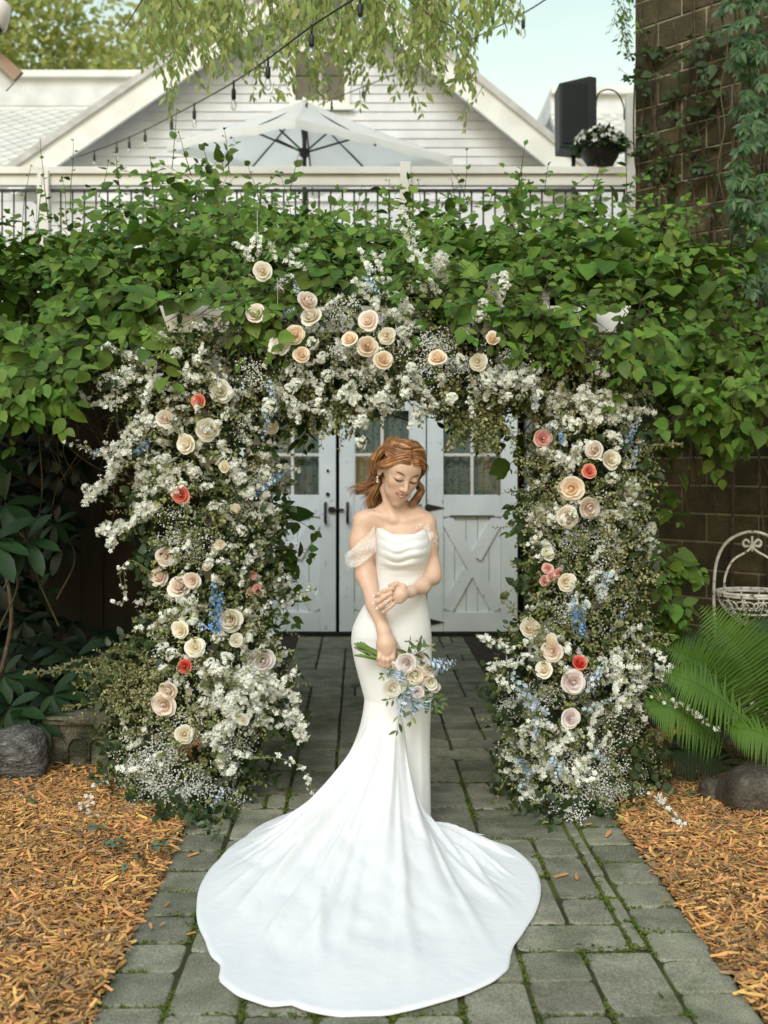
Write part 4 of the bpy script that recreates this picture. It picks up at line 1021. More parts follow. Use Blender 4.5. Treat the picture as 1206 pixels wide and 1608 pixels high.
Fd = np.stack([idx[:-1], idx[1:], np.roll(idx[1:], -1, 1), np.roll(idx[:-1], -1, 1)], -1).reshape(-1, 4)
train = link("train", np_mesh("train", TV.reshape(-1, 3), Fd), dress, None, SATIN)
m = train.modifiers.new("thick", 'SOLIDIFY'); m.thickness = .0015; m.offset = 1
# sheer off-shoulder sleeves
TULLE = bpy.data.materials.new("sheer_tulle"); TULLE.use_nodes = True
nt = TULLE.node_tree; pb = nt.nodes["Principled BSDF"]; out = nt.nodes["Material Output"]; mx = nt.nodes.new("ShaderNodeMixShader"); tb = nt.nodes.new("ShaderNodeBsdfTransparent")
vo = nt.nodes.new("ShaderNodeTexVoronoi"); vo.inputs["Scale"].default_value = 160; mr = nt.nodes.new("ShaderNodeMapRange"); mr.inputs[1].default_value = .15; mr.inputs[2].default_value = .42; mr.inputs[3].default_value = .72; mr.inputs[4].default_value = .36
tc = nt.nodes.new("ShaderNodeTexCoord"); nt.links.new(tc.outputs["Object"], vo.inputs[0]); nt.links.new(vo.outputs["Distance"], mr.inputs[0]); nt.links.new(mr.outputs[0], mx.inputs[0])
pb.inputs["Base Color"].default_value = (.86, .86, .84, 1); pb.inputs["Roughness"].default_value = .5
nt.links.new(tb.outputs[0], mx.inputs[1]); nt.links.new(pb.outputs[0], mx.inputs[2]); nt.links.new(mx.outputs[0], out.inputs[0])
def sleeve(strip):
    # strip: centre line (px, py, dy) with the half width in px along the vertical, wrapping round the arm
    up = smooth_curve([Q(*p[0]) for p in strip], 40); lo = smooth_curve([Q(*p[1]) for p in strip], 40); V = []
    for i in range(40):
        for j in range(9):
            v = j / 8; p = up[i] * (1 - v) + lo[i] * v; p = p + np.array([0, -.006 * math.sin(v * 9 + i * .35) - .006 * math.sin(math.pi * v), .002 * math.sin(i * .7)]); V.append(p)
    F_ = [(i * 9 + j, i * 9 + j + 1, (i + 1) * 9 + j + 1, (i + 1) * 9 + j) for i in range(39) for j in range(8)]
    o = link("sleeve", np_mesh("sleeve", V, np.array(F_)), dress, None, TULLE); return o
sleeve([((588, 826, -.06), (591, 866, -.088)), ((578, 838, -.075), (584, 872, -.09)), ((560, 855, -.075), (567, 886, -.085)), ((545, 868, -.045), (548, 893, -.05)), ((541, 872, .02), (545, 894, .02)), ((560, 856, .075), (562, 874, .075)), ((590, 840, .07), (590, 860, .07))])
sleeve([((668, 826, -.05), (676, 852, -.07)), ((676, 832, -.058), (681, 850, -.06)), ((684, 840, -.04), (687, 858, -.04)), ((689, 842, .01), (690, 862, .01)), ((680, 836, .06), (682, 856, .06)), ((668, 830, .06), (668, 850, .06))])
# little ruffle of tulle on the neckline by her left shoulder
rf = MB()
for k in range(16):
    c = Q(650 + k * 1.6 + U(-1.5, 1.5), 829 + U(-4, 3), -.085 + k * .002); d = rand_unit(1)[0] * .009
    rf.add([c - d, c + np.array([.006, -.006, .004]), c + d, c + np.array([-.004, -.004, .009])], [(0, 1, 2, 3)])
rf.build("neckline_ruffle", TULLE, dress, kind='stuff')

# ------------------------------------------------------------------ hair
HAIR = pmat("auburn_hair", (.22, .092, .032), (.45, .23, .10), 30, .34, spec=.5, tint=.7, hue=.015)
# scalp cap: a shell over the skull above the hairline
bm = bmesh.new(); bmesh.ops.create_uvsphere(bm, u_segments=64, v_segments=48, radius=1)
hv = []
def hairline(x, y, z):    # local coordinates on the unit skull: True where hair covers
    return (z > .58 - .25 * max(0, abs(x) - .35) if y < -.35 else z > (-.75 + (-y + .1) * 1.35 if y < .1 else -.95))
for v in list(bm.verts):
    x, y, z = v.co
    if not hairline(x, y, z): bm.verts.remove(v)
for v in bm.verts:
    x, y, z = v.co; part = -.006 * math.exp(-(x / .05) ** 2) * (z > .3)
    k = 1.0
    v.co = Vector(H(x * (.081 + part), .014 + y * .100, .030 + z * (.094 + part)))
me = bpy.data.meshes.new("hair"); bm.to_mesh(me); bm.free(); me.polygons.foreach_set("use_smooth", np.ones(len(me.polygons), bool))
hair = link("hair", me, bride, None, HAIR)
def skull(a, e, off=0.0):
    "point over the skull: a turns from the face (0) round to the back (pi), e is height angle"
    x, y, z = math.sin(a) * math.cos(e), -math.cos(a) * math.cos(e), math.sin(e)
    return (x * (.082 + off), .014 + y * (.101 + off), .030 + z * (.095 + off))
tb_ = Tubes()
def lock(ctrl, n, spread, r, wave=0.0, world=None):
    r0 = r
    for _ in range(int(n * 1.35)):
        r = r0
        o1 = rng.normal(0, spread, 3); ph = U(0, 6.3); pts = []
        for i, c in enumerate(ctrl):
            f = .25 + .75 * i / (len(ctrl) - 1); pts.append(H(*c) + o1 * f + rng.normal(0, spread * .25, 3))
        if world is not None:
            for i, c in enumerate(world): pts.append(Q(*c) + o1 * (1.1 + .5 * i) + rng.normal(0, spread * .35, 3))
        c = smooth_curve(pts, 22)
        if wave:
            w = np.linspace(0, 1, 22)
            c = c + np.outer(np.sin(w * 11 + ph * .25) * wave * w, [1, .4, 0])
        r = r * .8; tb_.add(c, np.interp(np.linspace(0, 1, 22), [0, .15, .7, 1], [r, r, r * .9, r * .25]), 4)
def comb(path, n, jit, r, off=.0025):
    "strands laid over the skull along (a, e) waypoints, so that they follow its curve"
    w = smooth_curve(np.array([(a, e, o) for a, e, o in path]), 26)
    for _ in range(n):
        da, de, do = rng.normal(0, jit), rng.normal(0, jit), abs(rng.normal(0, off)); pts = []
        for i, (a, e, o) in enumerate(w):
            g = i / 25; pts.append(H(*skull(a + da * (.4 + .6 * g), e + de, o + do)))
        tb_.add(np.array(pts), np.interp(np.linspace(0, 1, 26), [0, .1, .85, 1], [r * .5, r * .8, r * .8, r * .35]), 4)
for s in (-1, 1):
    # swept back from the centre parting to the knot behind
    for k in range(16):
        q = k / 15; e0 = .50 + 1.0 * q
        comb([(s * (.05 + .03 * q), e0, .004), (s * (.55 + .5 * q), e0 - .02, .008), (s * (1.25 + .35 * q), e0 * .80 + .02, .010), (s * 2.0, e0 * .45 + .28, .011), (s * 2.75, .42 + .1 * q, .012)], 26, .035, .0016)
    # front locks framing the face
    comb([(s * .05, .80, .005), (s * .42, .72, .008), (s * .80, .50, .010), (s * 1.10, .22, .011), (s * 1.35, -.05, .013), (s * 1.6, -.30, .016)], 130, .05, .0016, .004)
    comb([(s * .06, .70, .004), (s * .40, .60, .006), (s * .72, .40, .008), (s * 1.0, .15, .010), (s * 1.3, -.05, .012)], 70, .035, .0015, .003)
    comb([(s * 1.6, .5, .008), (s * 1.7, .2, .010), (s * 1.85, -.15, .009), (s * 2.0, -.5, .010)], 130, .12, .0017, .004)
for k in range(10):
    comb([(-2.6 + k * .58, .5, .008), (-2.6 + k * .58, .1, .010), (-2.6 + k * .58, -.4, .014)] if abs(-2.6 + k * .58) > 1.9 else [(2.4, .5, .008), (2.5, .1, .010), (2.6, -.4, .014)], 40, .16, .0017, .004)
# twist of hair across the crown
for s in (-1, 1):
    for ph in (0, 2.1, 4.2):
        w = [(s * (.18 + 2.3 * q), 1.05 - .42 * q + .035 * math.sin(q * 26 + ph), .013 + .006 * math.cos(q * 26 + ph)) for q in np.linspace(0, 1, 14)]
        comb(w, 16, .012, .0017, .0015)
# long locks falling behind her right shoulder (photo left), wind-blown
lock([skull(-1.9, .3, .012), skull(-2.0, -.1, .016), skull(-2.1, -.5, .014)], 120, .0060, .0018, .010, [(592, 758, .02), (585, 776, .03), (584, 795, .05)])
lock([skull(-2.2, .2, .012), skull(-2.25, -.3, .02)], 46, .0080, .0018, .012, [(590, 752, .03), (578, 766, .02), (566, 771, .0)])
lock([skull(-2.0, .1, .012), skull(-2.0, -.3, .02)], 20, .0050, .0015, .012, [(588, 748, .02), (576, 763, .0), (562, 768, -.01), (554, 774, -.02)])
lock([skull(-1.75, -.05, .012), skull(-1.8, -.4, .018)], 14, .004, .0014, .008, [(594, 752, .0), (590, 764, -.02), (580, 770, -.02)])
lock([skull(-2.6, .2, .012), skull(3.0, -.3, .018)], 130, .012, .0018, .010, [(606, 765, .07), (600, 785, .085), (598, 806, .09)])
# lock past her left cheek (photo right)
lock([skull(1.25, .30, .012), skull(1.30, -.05, .014), skull(1.22, -.45, .010)], 50, .0034, .0017, .010, [(661, 766, -.03), (657, 780, -.03), (648, 794, -.035)])
lock([skull(1.5, .25, .012), skull(1.5, -.2, .014), skull(1.4, -.6, .016)], 70, .0055, .0018, .008, [(659, 768, .01), (653, 784, .02), (646, 800, .04)])
tint = np.concatenate([np.repeat(rng.random(), len(v)) for v in tb_.V])
link("hair_strands", np_mesh("hair_strands", np.vstack(tb_.V), np.vstack(tb_.T), True, tint), hair, None, HAIR, kind='stuff')
# earring and ring
PEARL = pmat("pearl", (.85, .84, .80), rough=.2, spec=.6, coat=.5); GOLD = pmat("gold", (.75, .50, .22), rough=.22, metal=1.0)
e0 = H(-.079, .012, -.034); mb = MB()
for k, r in enumerate((.0045, .0040, .0052)): mb.lathe([(r * .4, -r * .9), (r, 0), (r * .4, r * .9)], e0 - np.array([0, .004, .008 + .0095 * k]), 10)
mb.build("earring", PEARL, bride)
a, b = Q(*LH[2][0]), Q(*LH[2][1]); c = a * .42 + b * .58; d = unit(b - a); u = unit(np.cross(d, [0, 1, 0])); v = np.cross(d, u)
mb = MB(); mb.tube([c + .0112 * (math.cos(t) * u + math.sin(t) * v) for t in np.linspace(0, 2 * math.pi, 17)], .0014, 6, cap=False)
ring = mb.build("ring", GOLD, bride)
mb = MB(); mb.lathe([(.001, -.003), (.0042, 0), (.003, .002), (.001, .0025)], k=8); mb.build("gem", PEARL, ring, Matrix.Translation(c + np.array([0, -.0125, .002])) @ Matrix.Rotation(math.radians(90), 4, 'X'))
# ------------------------------------------------------------------ pergola
PERG = pmat("pergola_paint", (.74, .73, .68), (.62, .61, .55), 5, .6, bump=.2, bscale=30, c3=(.42, .42, .33), c3scale=9, c3lo=.62, c3hi=.78)
pg = thing("pergola", (0, 5.6, 0), "white wooden pergola post and beams buried under vine and flowers", "pergola")
YP = 5.42
for px in (342, 935):
    x = pxx(px, YP)
    for yy_ in (YP + .05, 7.2):
        mb = MB(); mb.box(x - .085, x + .085, yy_ - .085, yy_ + .085, 0, 2.17); mb.build("post", PERG, pg, bevel=.008)
        mb = MB(); mb.box(x - .11, x + .11, yy_ - .11, yy_ + .11, 0, .12); mb.build("post_base", PERG, pg, bevel=.006)
zt_, zb_ = pz(486, YP), pz(527, YP)
for y_ in (YP - .13, 7.1):
    a, b = pxx(258, YP), pxx(982, YP)
    mb = MB(); mb.prism([(a, zt_), (b, zt_), (b - .05, zb_), (a + .045, zb_)], y_, y_ + .045); mb.build("beam", PERG, pg, bevel=.004)
for k in range(9):
    x = pxx(300 + k * 80, YP); mb = MB(); mb.prism([(0, 0), (.04, 0), (.04, .13), (0, .13)], 5.62, 7.5); mb.build("rafter", PERG, pg, Matrix.Translation((x, 0, zt_ + .002)), bevel=.003)

# ------------------------------------------------------------------ climbing vine over the pergola
VINE_C1, VINE_C2 = (.066, .135, .017), (.112, .190, .027)
VINE = pmat("vine_leaf", VINE_C1, VINE_C2, 5, .55, spec=.25, transl=.16, tint=.45, hue=.022)
VINE_P = pmat("vine_leaf_single", VINE_C1, VINE_C2, 2, .55, spec=.25, transl=.16, objrand=.45, hue=.022)
TOPB = [(-60, 510), (0, 485), (40, 440), (80, 375), (120, 340), (160, 322), (200, 315), (235, 285), (265, 262), (310, 270), (345, 292), (400, 300), (440, 322), (480, 318), (540, 345), (600, 338), (640, 355), (690, 325), (730, 330), (780, 308), (830, 296), (880, 312), (930, 286), (1000, 292), (1050, 322), (1080, 395), (1130, 440), (1206, 468)]
BOTB = [(-60, 640), (0, 650), (60, 610), (120, 570), (200, 560), (250, 510), (330, 485), (380, 500), (450, 450), (600, 470), (700, 490), (800, 490), (850, 530), (900, 545), (960, 550), (1020, 600), (1100, 650), (1150, 650), (1206, 620), (1260, 620)]
class Plant:
    "collects leaves; the largest in view become parts of their own, the rest one mass"
    def __init__(s): s.p = []; s.d = []; s.n = []; s.s = []; s.stems = Tubes()
    def leaf(s, p, d, n, size):
        qx, qy = CX + p[0] / p[1] * FL, HY - (p[2] - CH) / p[1] * FL      # the vine is cut back around the beam ends and the post head
        if p[1] < 5.62 and ((240 < qx < 356 and 474 < qy < 545) or (305 < qx < 372 and 500 < qy < 575) or (930 < qx < 972 and 490 < qy < 525)): return
        s.p.append(p); s.d.append(d); s.n.append(n); s.s.append(size)
    def shoot(s, p0, d0, length, nleaf, size, droop=.6, stem_r=.003, up=(0, -.55, .8), taper=.5, wob=.15, stem=True, latw=.8):
        p = np.array(p0, float); d = unit(np.array(d0, float)); pts = [p.copy()]; step = length / nleaf; side = 1
        for i in range(nleaf):
            d = unit(d + np.array([U(-wob, wob), U(-wob, wob), U(-wob, wob) - droop * step]))
            p = p + d * step; pts.append(p.copy()); f = 1 - taper * i / nleaf
            lat = unit(np.cross(d, unit(np.array(up) + rng.normal(0, .25, 3)))); side = -side
            ld = unit(d * .55 + lat * side * latw + np.array([0, -.12, -.28]) + rng.normal(0, .18, 3))
            s.leaf(p + ld * size * .12, ld, unit(np.array(up) + rng.normal(0, .38, 3)), size * f * min(1.7, max(.5, math.exp(rng.normal(0, .28)))))
        s.leaf(p, d, unit(np.array(up) + rng.normal(0, .3, 3)), size * (1 - taper) * 1.1)
        if stem: s.stems.add(smooth_curve(np.array(pts), max(4, nleaf)), (stem_r, stem_r * .4), 3)
    def build(s, root, tm, mat_mass, mat_part, n_part=300, score=None, part="leaf", mass="foliage", stem_mat=None):
        p = np.array(s.p); d = unit(np.array(s.d)); n = unit(np.array(s.n)); sz = np.array(s.s); R = frames(d, n)
        vis = sz / p[:, 1] if score is None else score(p, d, n, sz)
        o = np.argsort(-vis); sel = o[:n_part]; rest = o[n_part:]
        mes = [np_mesh(part, *t) for t in tm]
        for i in sel: link(part, mes[rng.integers(0, len(mes))], root, M4(R[i], p[i], sz[i]), mat_part)
        if len(rest): bulk(mass, tm, R[rest], p[rest], sz[rest], mat_mass, root)
        if s.stems.n: link("stems", s.stems.mesh("stems"), root, None, stem_mat or TWIG, kind='stuff')
vine = Plant()
n_front = 2300
for i in range(n_front):
    px = U(-50, 1250); t, b = interp(px, TOPB), interp(px, BOTB)
    if 330 < px < 850 and rng.random() < .1: continue
    v = rng.random() ** .9; py = t + 10 + (b - t - 14) * v
    if noise.noise((px / 62, py / 46, 1.7)) + .5 * noise.noise((px / 25, py / 22, 5.1)) < .04: continue     # gaps between the clumps
    side_l = px < 330
    Yb = np.interp(v, [0, .35, 1], [6.9, 6.0, 5.15 if side_l else 5.05]) + abs(rng.normal(0, .22))
    if px > 1000: Yb += .35 * (px - 1000) / 200
    p = P(px, py, Yb)
    big = 1.35 if (px < 300 and v > .4) else 1.2 if px > 850 and v > .5 else 1.0
    vine.shoot(p, [U(-1, 1), U(-1, .2), U(-.5, .7)], U(.22, .42), rng.integers(6, 10), U(.056, .094) * big, droop=U(.6, 2.2), up=(U(-.3, .3), -.62, .72))
for i in range(1000):   # deeper leaves that close the mass
    px = U(-70, 1260); t, b = interp(px, TOPB), interp(px, BOTB); v = rng.random(); py = t + 22 + (b - t - 40) * v
    p = P(px, py, np.interp(v, [0, 1], [7.3, 5.7]) + U(0, .5))
    vine.shoot(p, [U(-1, 1), U(-.7, .7), U(-.4, .4)], U(.25, .4), 6, U(.065, .095), stem=False)
for i in range(800):   # roof of the pergola
    x, y = U(-3.2, 1.7), U(5.7, 7.6)
    vine.shoot((x, y, 2.36 + U(-.05, .22) + max(0, .28 - abs(y - 6.3) * .3)), [U(-1, 1), U(-1, 1), U(-.2, .2)], .4, 7, U(.095, .13), stem=False, up=(0, 0, 1))
for x0, x1, n in ((345, 420, 26), (830, 925, 34), (968, 1010, 16)):     # sprays that fold over the beam
    for _ in range(n): vine.shoot(P(U(x0, x1), U(470, 515), U(5.05, 5.2)), [U(-1, 1), U(-.5, 0), U(-.8, .4)], U(.16, .3), 6, U(.05, .085), droop=1.6)
# upright shoots against the sky and the railing
for px, py0, py1, Y in ((270, 265, 192, 6.6), (360, 270, 205, 6.6), (352, 275, 240, 6.5), (330, 275, 245, 6.7), (455, 300, 258, 6.8), (725, 330, 240, 6.6), (716, 318, 285, 6.5), (735, 322, 268, 6.6), (820, 310, 243, 6.7), (812, 305, 262, 6.6), (985, 310, 250, 6.6), (1000, 300, 245, 6.5), (560, 335, 300, 6.8), (855, 305, 270, 6.6),
                        (240, 300, 255, 6.6), (190, 305, 268, 6.7), (75, 345, 235, 6.6), (110, 330, 242, 6.6), (155, 310, 262, 6.8), (30, 420, 262, 6.4), (60, 360, 300, 6.6), (1085, 420, 300, 6.2), (1105, 420, 330, 6.1), (1130, 440, 350, 6.0), (1160, 440, 370, 6.0), (1190, 455, 380, 5.9), (930, 300, 262, 6.5), (660, 335, 300, 6.7), (610, 335, 300, 6.8), (420, 300, 270, 6.8), (300, 275, 230, 6.6)):
    a = P(px, py0, Y); b = P(px + U(-22, 22), py1 - 25 * rng.random(), Y - .15); L_ = np.linalg.norm(b - a)
    vine.shoot(a, b - a, L_, max(5, int(L_ / .055)), U(.05, .07), droop=-.1, stem_r=.0035, taper=.75, wob=.10)
# strands that hang below the mass
for px, py0, py1, Y in [(U(1090, 1200), U(560, 620), U(620, 715), U(5.3, 5.8)) for _ in range(26)] + [(U(0, 110), U(560, 620), U(600, 680), U(5.0, 5.4)) for _ in range(22)] + [(U(880, 1010), U(520, 560), U(560, 640), U(5.5, 5.9)) for _ in range(14)] + [(1130, 700, 752, 5.6), (1122, 640, 740, 5.6)]:
    a = P(px, py0, Y); b = P(px + U(-15, 15), py1, Y); L_ = np.linalg.norm(b - a)
    vine.shoot(a, b - a, L_, max(3, int(L_ / .06)), U(.06, .095), droop=.4, taper=.3)
# leaves climbing beside the right flower column and between the columns and the doors
for (x0, x1, y0, y1, Y, n, s_) in ((990, 1070, 860, 990, 5.75, 42, .075), (395, 440, 740, 960, 5.75, 40, .085), (815, 850, 640, 900, 5.7, 22, .07), (400, 520, 560, 660, 5.9, 46, .075), (980, 1040, 600, 860, 5.9, 26, .075)):
    for _ in range(n): vine.shoot(P(U(x0, x1), U(y0, y1), Y + U(-.1, .15)), [U(-1, 1), U(-1, 0), U(-.8, .3)], U(.12, .25), 4, U(.8, 1.15) * s_, droop=1.0)
cv = thing("climbing_vine", (0, 5.8, 0), "dense green climbing vine spread over the pergola and deck edge", "vine")
def vine_score(p, d, n, sz):
    px = CX + p[:, 0] / p[:, 1] * FL; py = HY - (p[:, 2] - CH) / p[:, 1] * FL
    v = (py - np.interp(px, *zip(*TOPB))) / (np.interp(px, *zip(*BOTB)) - np.interp(px, *zip(*TOPB)))
    return sz / p[:, 1] * ((px > 5) & (px < 1200) & (py > 250)) * (np.abs(n[:, 1]) + .4) * (p[:, 1] < np.interp(v, [0, .35, 1], [6.9, 6.0, 5.15]) + .1)
vine.build(cv, OVATE, VINE, VINE_P, 300, vine_score)
# woody stems: bare runners under the mass, mainly at the right and left
tb2 = Tubes()
for i in range(70):
    px = U(880, 1190) if i < 44 else U(30, 240); py = U(500, 620)
    c = [P(px, py, 5.75)]
    for k in range(5): c.append(c[-1] + np.array([U(-.12, .12), U(-.05, .12), -U(.03, .22)]))
    tb2.add(smooth_curve(c, 20), (U(.003, .008), .002), 5)
for i in range(26):   # tangle over the arch
    a = P(U(840, 1010), U(490, 600), 5.6); c = [a] + [a + np.array([U(-.25, .25), U(-.1, .1), U(-.2, .12)]) for _ in range(4)]
    tb2.add(smooth_curve(c, 24), (.004, .002), 4)
link("bare_runners", tb2.mesh("bare_runners"), cv, None, BARK, kind='stuff')

# ------------------------------------------------------------------ vines on the block building
wv = thing("wall_vine", (2.4, 7.9, 0), "brown leafless runners with few leaves clinging to the block building", "vine")
def wall_pt(t, z, off=.03): return C0 + dW * t + nW * off + np.array([0, 0, z])
for i in range(30):
    t = U(.04, 1.5); z0 = U(0, 1.5) if i % 3 else U(2.2, 3.0); z1 = U(4.4, 5.6); c = []
    for z in np.linspace(z0, z1, 9): t = np.clip(t + rng.normal(0, .05), .02, 1.7); c.append(wall_pt(t, z, .035 + .012 * rng.random()))
    mb = MB(); mb.tube(smooth_curve(c, 40), np.linspace(U(.008, .016), .004, 40), 5); mb.build("stem", BARK, wv)
for i in range(9):
    t, z = U(.1, .6), U(2.6, 4.6); c = [wall_pt(t + k * .22, z + k * U(.02, .10) + rng.normal(0, .03), .04) for k in range(5)]
    mb = MB(); mb.tube(smooth_curve(c, 24), np.linspace(.008, .003, 24), 5); mb.build("stem", BARK, wv)
wl = Plant()
for i in range(150):
    t = abs(rng.normal(.42, .3)) if i < 70 else U(.0, 1.4); z = U(2.9, 4.7); wl.shoot(wall_pt(t, z, .05), [U(-1, 1), U(-.6, 0), U(-.9, .3)], U(.1, .22), 5, U(.05, .085), droop=1.2)
wl.build(wv, OVATE, pmat("wall_leaf", (.030, .058, .016), (.05, .085, .022), 5, .5, transl=.2, tint=.35), pmat("wall_leaf_single", (.032, .062, .016), (.05, .085, .022), 5, .5, transl=.2, objrand=.35), 160)
# five-fingered creeper hanging in front of it at the frame edge
cr = thing("creeper", (2.6, 6.7, 0), "five-fingered creeper hanging down the right frame edge over the block wall", "vine")
ck = Plant()
def palmate(pl_, p, face, size):
    base = unit(np.array([U(-.3, .3), -.35, -.8])); x = unit(np.cross(base, face))
    for a in (-1.15, -.6, 0, .6, 1.15):
        d = base * math.cos(a) + x * math.sin(a); pl_.leaf(p, unit(d + rng.normal(0, .08, 3)), unit(np.array(face) + rng.normal(0, .15, 3)), size * (1 - .22 * abs(a)))
for i in range(235):
    py = U(-30, 470); lo = interp(py, [(-30, 1128), (60, 1130), (130, 1135), (200, 1150), (260, 1145), (330, 1150), (400, 1160), (470, 1185)])
    px = lo + abs(rng.normal(0, 42)) + U(0, 40) * (py < 250)
    palmate(ck, P(px, py, U(6.5, 7.1)), [U(-.5, .1), -.75, .5], U(.07, .105))
for i in range(9):
    c = [P(U(1140, 1230), -40, 6.9)]
    for k in range(8): c.append(c[-1] + np.array([U(-.05, .05), U(-.02, .02), -.24]))
    ck.stems.add(smooth_curve(c, 40), (.007, .003), 4)
ck.build(cr, LANCE, pmat("creeper_leaf", (.040, .095, .028), (.065, .13, .035), 5, .42, transl=.22, tint=.35, hue=.015), pmat("creeper_leaf_single", (.040, .095, .028), (.065, .13, .035), 5, .42, transl=.22, objrand=.35, hue=.015), 300)
tr_ = thing("hanging_vine", P(980, 0, 7.8), "small leafy vine tip hanging in front of the white sky by the block building corner", "vine")
hv_ = Plant()
for i in range(30):
    px = np.clip(rng.normal(984, 10), 966, 1000); py = U(-25, 66 - abs(px - 985) * 1.2); hv_.shoot(P(px, py, 8.1 + U(-.1, .1)), [U(-.5, .5), 0, -1], .1, 4, .05, droop=.5)
hv_.build(tr_, LANCE, VINE, VINE_P, 120)

# ------------------------------------------------------------------ branches hanging into the top of the picture
ht = thing("overhanging_branches", P(480, -120, 7.6), "pale green drooping branches of a tree hanging in front of the gable", "tree branch")
HANG1, HANG2 = (.40, .46, .16), (.26, .35, .09)  # leaf colours raised to hold the glow of sun from behind
HANG = pmat("backlit_hanging_leaf", HANG1, HANG2, 3, .5, transl=.5, tint=.38, hue=.03); HANG_P = pmat("backlit_hanging_leaf_single", HANG1, HANG2, 1.5, .5, transl=.5, objrand=.38, hue=.03)
LOWB = [(190, 20), (215, 55), (262, 150), (300, 120), (330, 90), (380, 150), (420, 125), (450, 150), (500, 150), (550, 160), (590, 105), (640, 165), (662, 150), (700, 130), (735, 150), (745, 60), (800, 40), (815, -10)]
hp = Plant()
for i in range(270):
    px = U(215, 740) if noise.noise((i * 3.7, 0, 0)) > 9 else U(215, 740) if i < 245 else U(740, 808); lo = interp(px, LOWB) * U(.35, 1.06); st = U(-60, lo - 60) if lo > 40 else -50
    Y = U(7.2, 8.6); a = P(px + U(-20, 20), st, Y); b = P(px + U(-12, 12), lo, Y + U(-.1, .1)); L_ = np.linalg.norm(b - a)
    hp.shoot(a, b - a, L_, max(4, int(L_ / .040)), U(.06, .095), droop=.3, stem_r=.0028, up=(U(-.6, .6), -.8, .25), taper=.35, wob=.12, latw=.42)
for px, py in ((262, 168), (268, 182), (275, 160), (655, 182), (735, 185), (732, 205), (758, 165), (565, 172), (430, 160)):
    hp.shoot(P(px, py - 30, 7.8), [U(-.3, .3), 0, -1], .12, 4, .07, droop=.2)
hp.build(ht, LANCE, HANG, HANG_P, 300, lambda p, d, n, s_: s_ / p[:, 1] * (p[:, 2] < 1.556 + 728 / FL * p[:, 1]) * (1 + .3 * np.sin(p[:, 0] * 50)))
for i in range(9):
    px = 230 + i * 60; c = [P(px, -160, 8.0), P(px + U(-20, 30), -70, 7.9), P(px + U(-30, 60), -10, 7.8), P(px + U(-40, 80), 50, 7.8)]
    mb = MB(); mb.tube(smooth_curve(c, 24), np.linspace(.014, .003, 24), 6); mb.build("limb", BARK, ht)

# ------------------------------------------------------------------ trees behind the houses, upper left
LEAFY = [leaf_tmpl(.5, ((0, 0), (.5, 1.0), (1, 0)), .06, .1)]
def tree(x, Y, zc, rx, rz, n, c1, c2, label):
    t = thing("tree", (x, Y, 0), label, "tree", "sunlit trees beyond the roofs")
    mb = MB(); mb.tube(smooth_curve([(x, Y, 0), (x + .2, Y, zc * .4), (x - .1, Y, zc * .8), (x, Y, zc)], 20), np.linspace(.28, .06, 20), 8); mb.build("trunk", BARK, t)
    for k in range(7):
        a = U(0, 6.3); z0 = zc * U(.5, .85); mb = MB(); e = np.array([x + rx * .8 * math.cos(a), Y + rx * .5 * math.sin(a), z0 + rz * U(.1, .8)])
        mb.tube(smooth_curve([(x, Y, z0), ((x + e[0]) / 2, (Y + e[1]) / 2, z0 + .4), e], 12), np.linspace(.08, .02, 12), 5); mb.build("limb", BARK, t)
    nc = 90; cen = rand_unit(nc) * (rng.random(nc) ** .4)[:, None] * np.array([rx, rx * .7, rz]) + np.array([x, Y, zc])
    q = cen[rng.integers(0, nc, n)] + rng.normal(0, .30, (n, 3))
    bulk("crown", LEAFY, frames(rand_unit(n) + [0, 0, -.4], rand_unit(n) + [0, -.4, .5]), q, U(.11, .2, n), pmat("backlit_tree_leaf", c1, c2, .8, .55, transl=.55, tint=.35, hue=.025), t)  # crown colours brightened to stand in for sunlight through the leaves
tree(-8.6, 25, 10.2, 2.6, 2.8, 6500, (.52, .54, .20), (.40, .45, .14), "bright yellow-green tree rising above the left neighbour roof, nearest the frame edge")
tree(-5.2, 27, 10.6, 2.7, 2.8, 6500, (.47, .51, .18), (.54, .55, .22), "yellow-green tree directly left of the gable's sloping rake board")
tree(-11.5, 30, 10.5, 3.2, 3.2, 4500, (.49, .52, .19), (.54, .55, .22), "paler tree behind the others at the left frame corner")

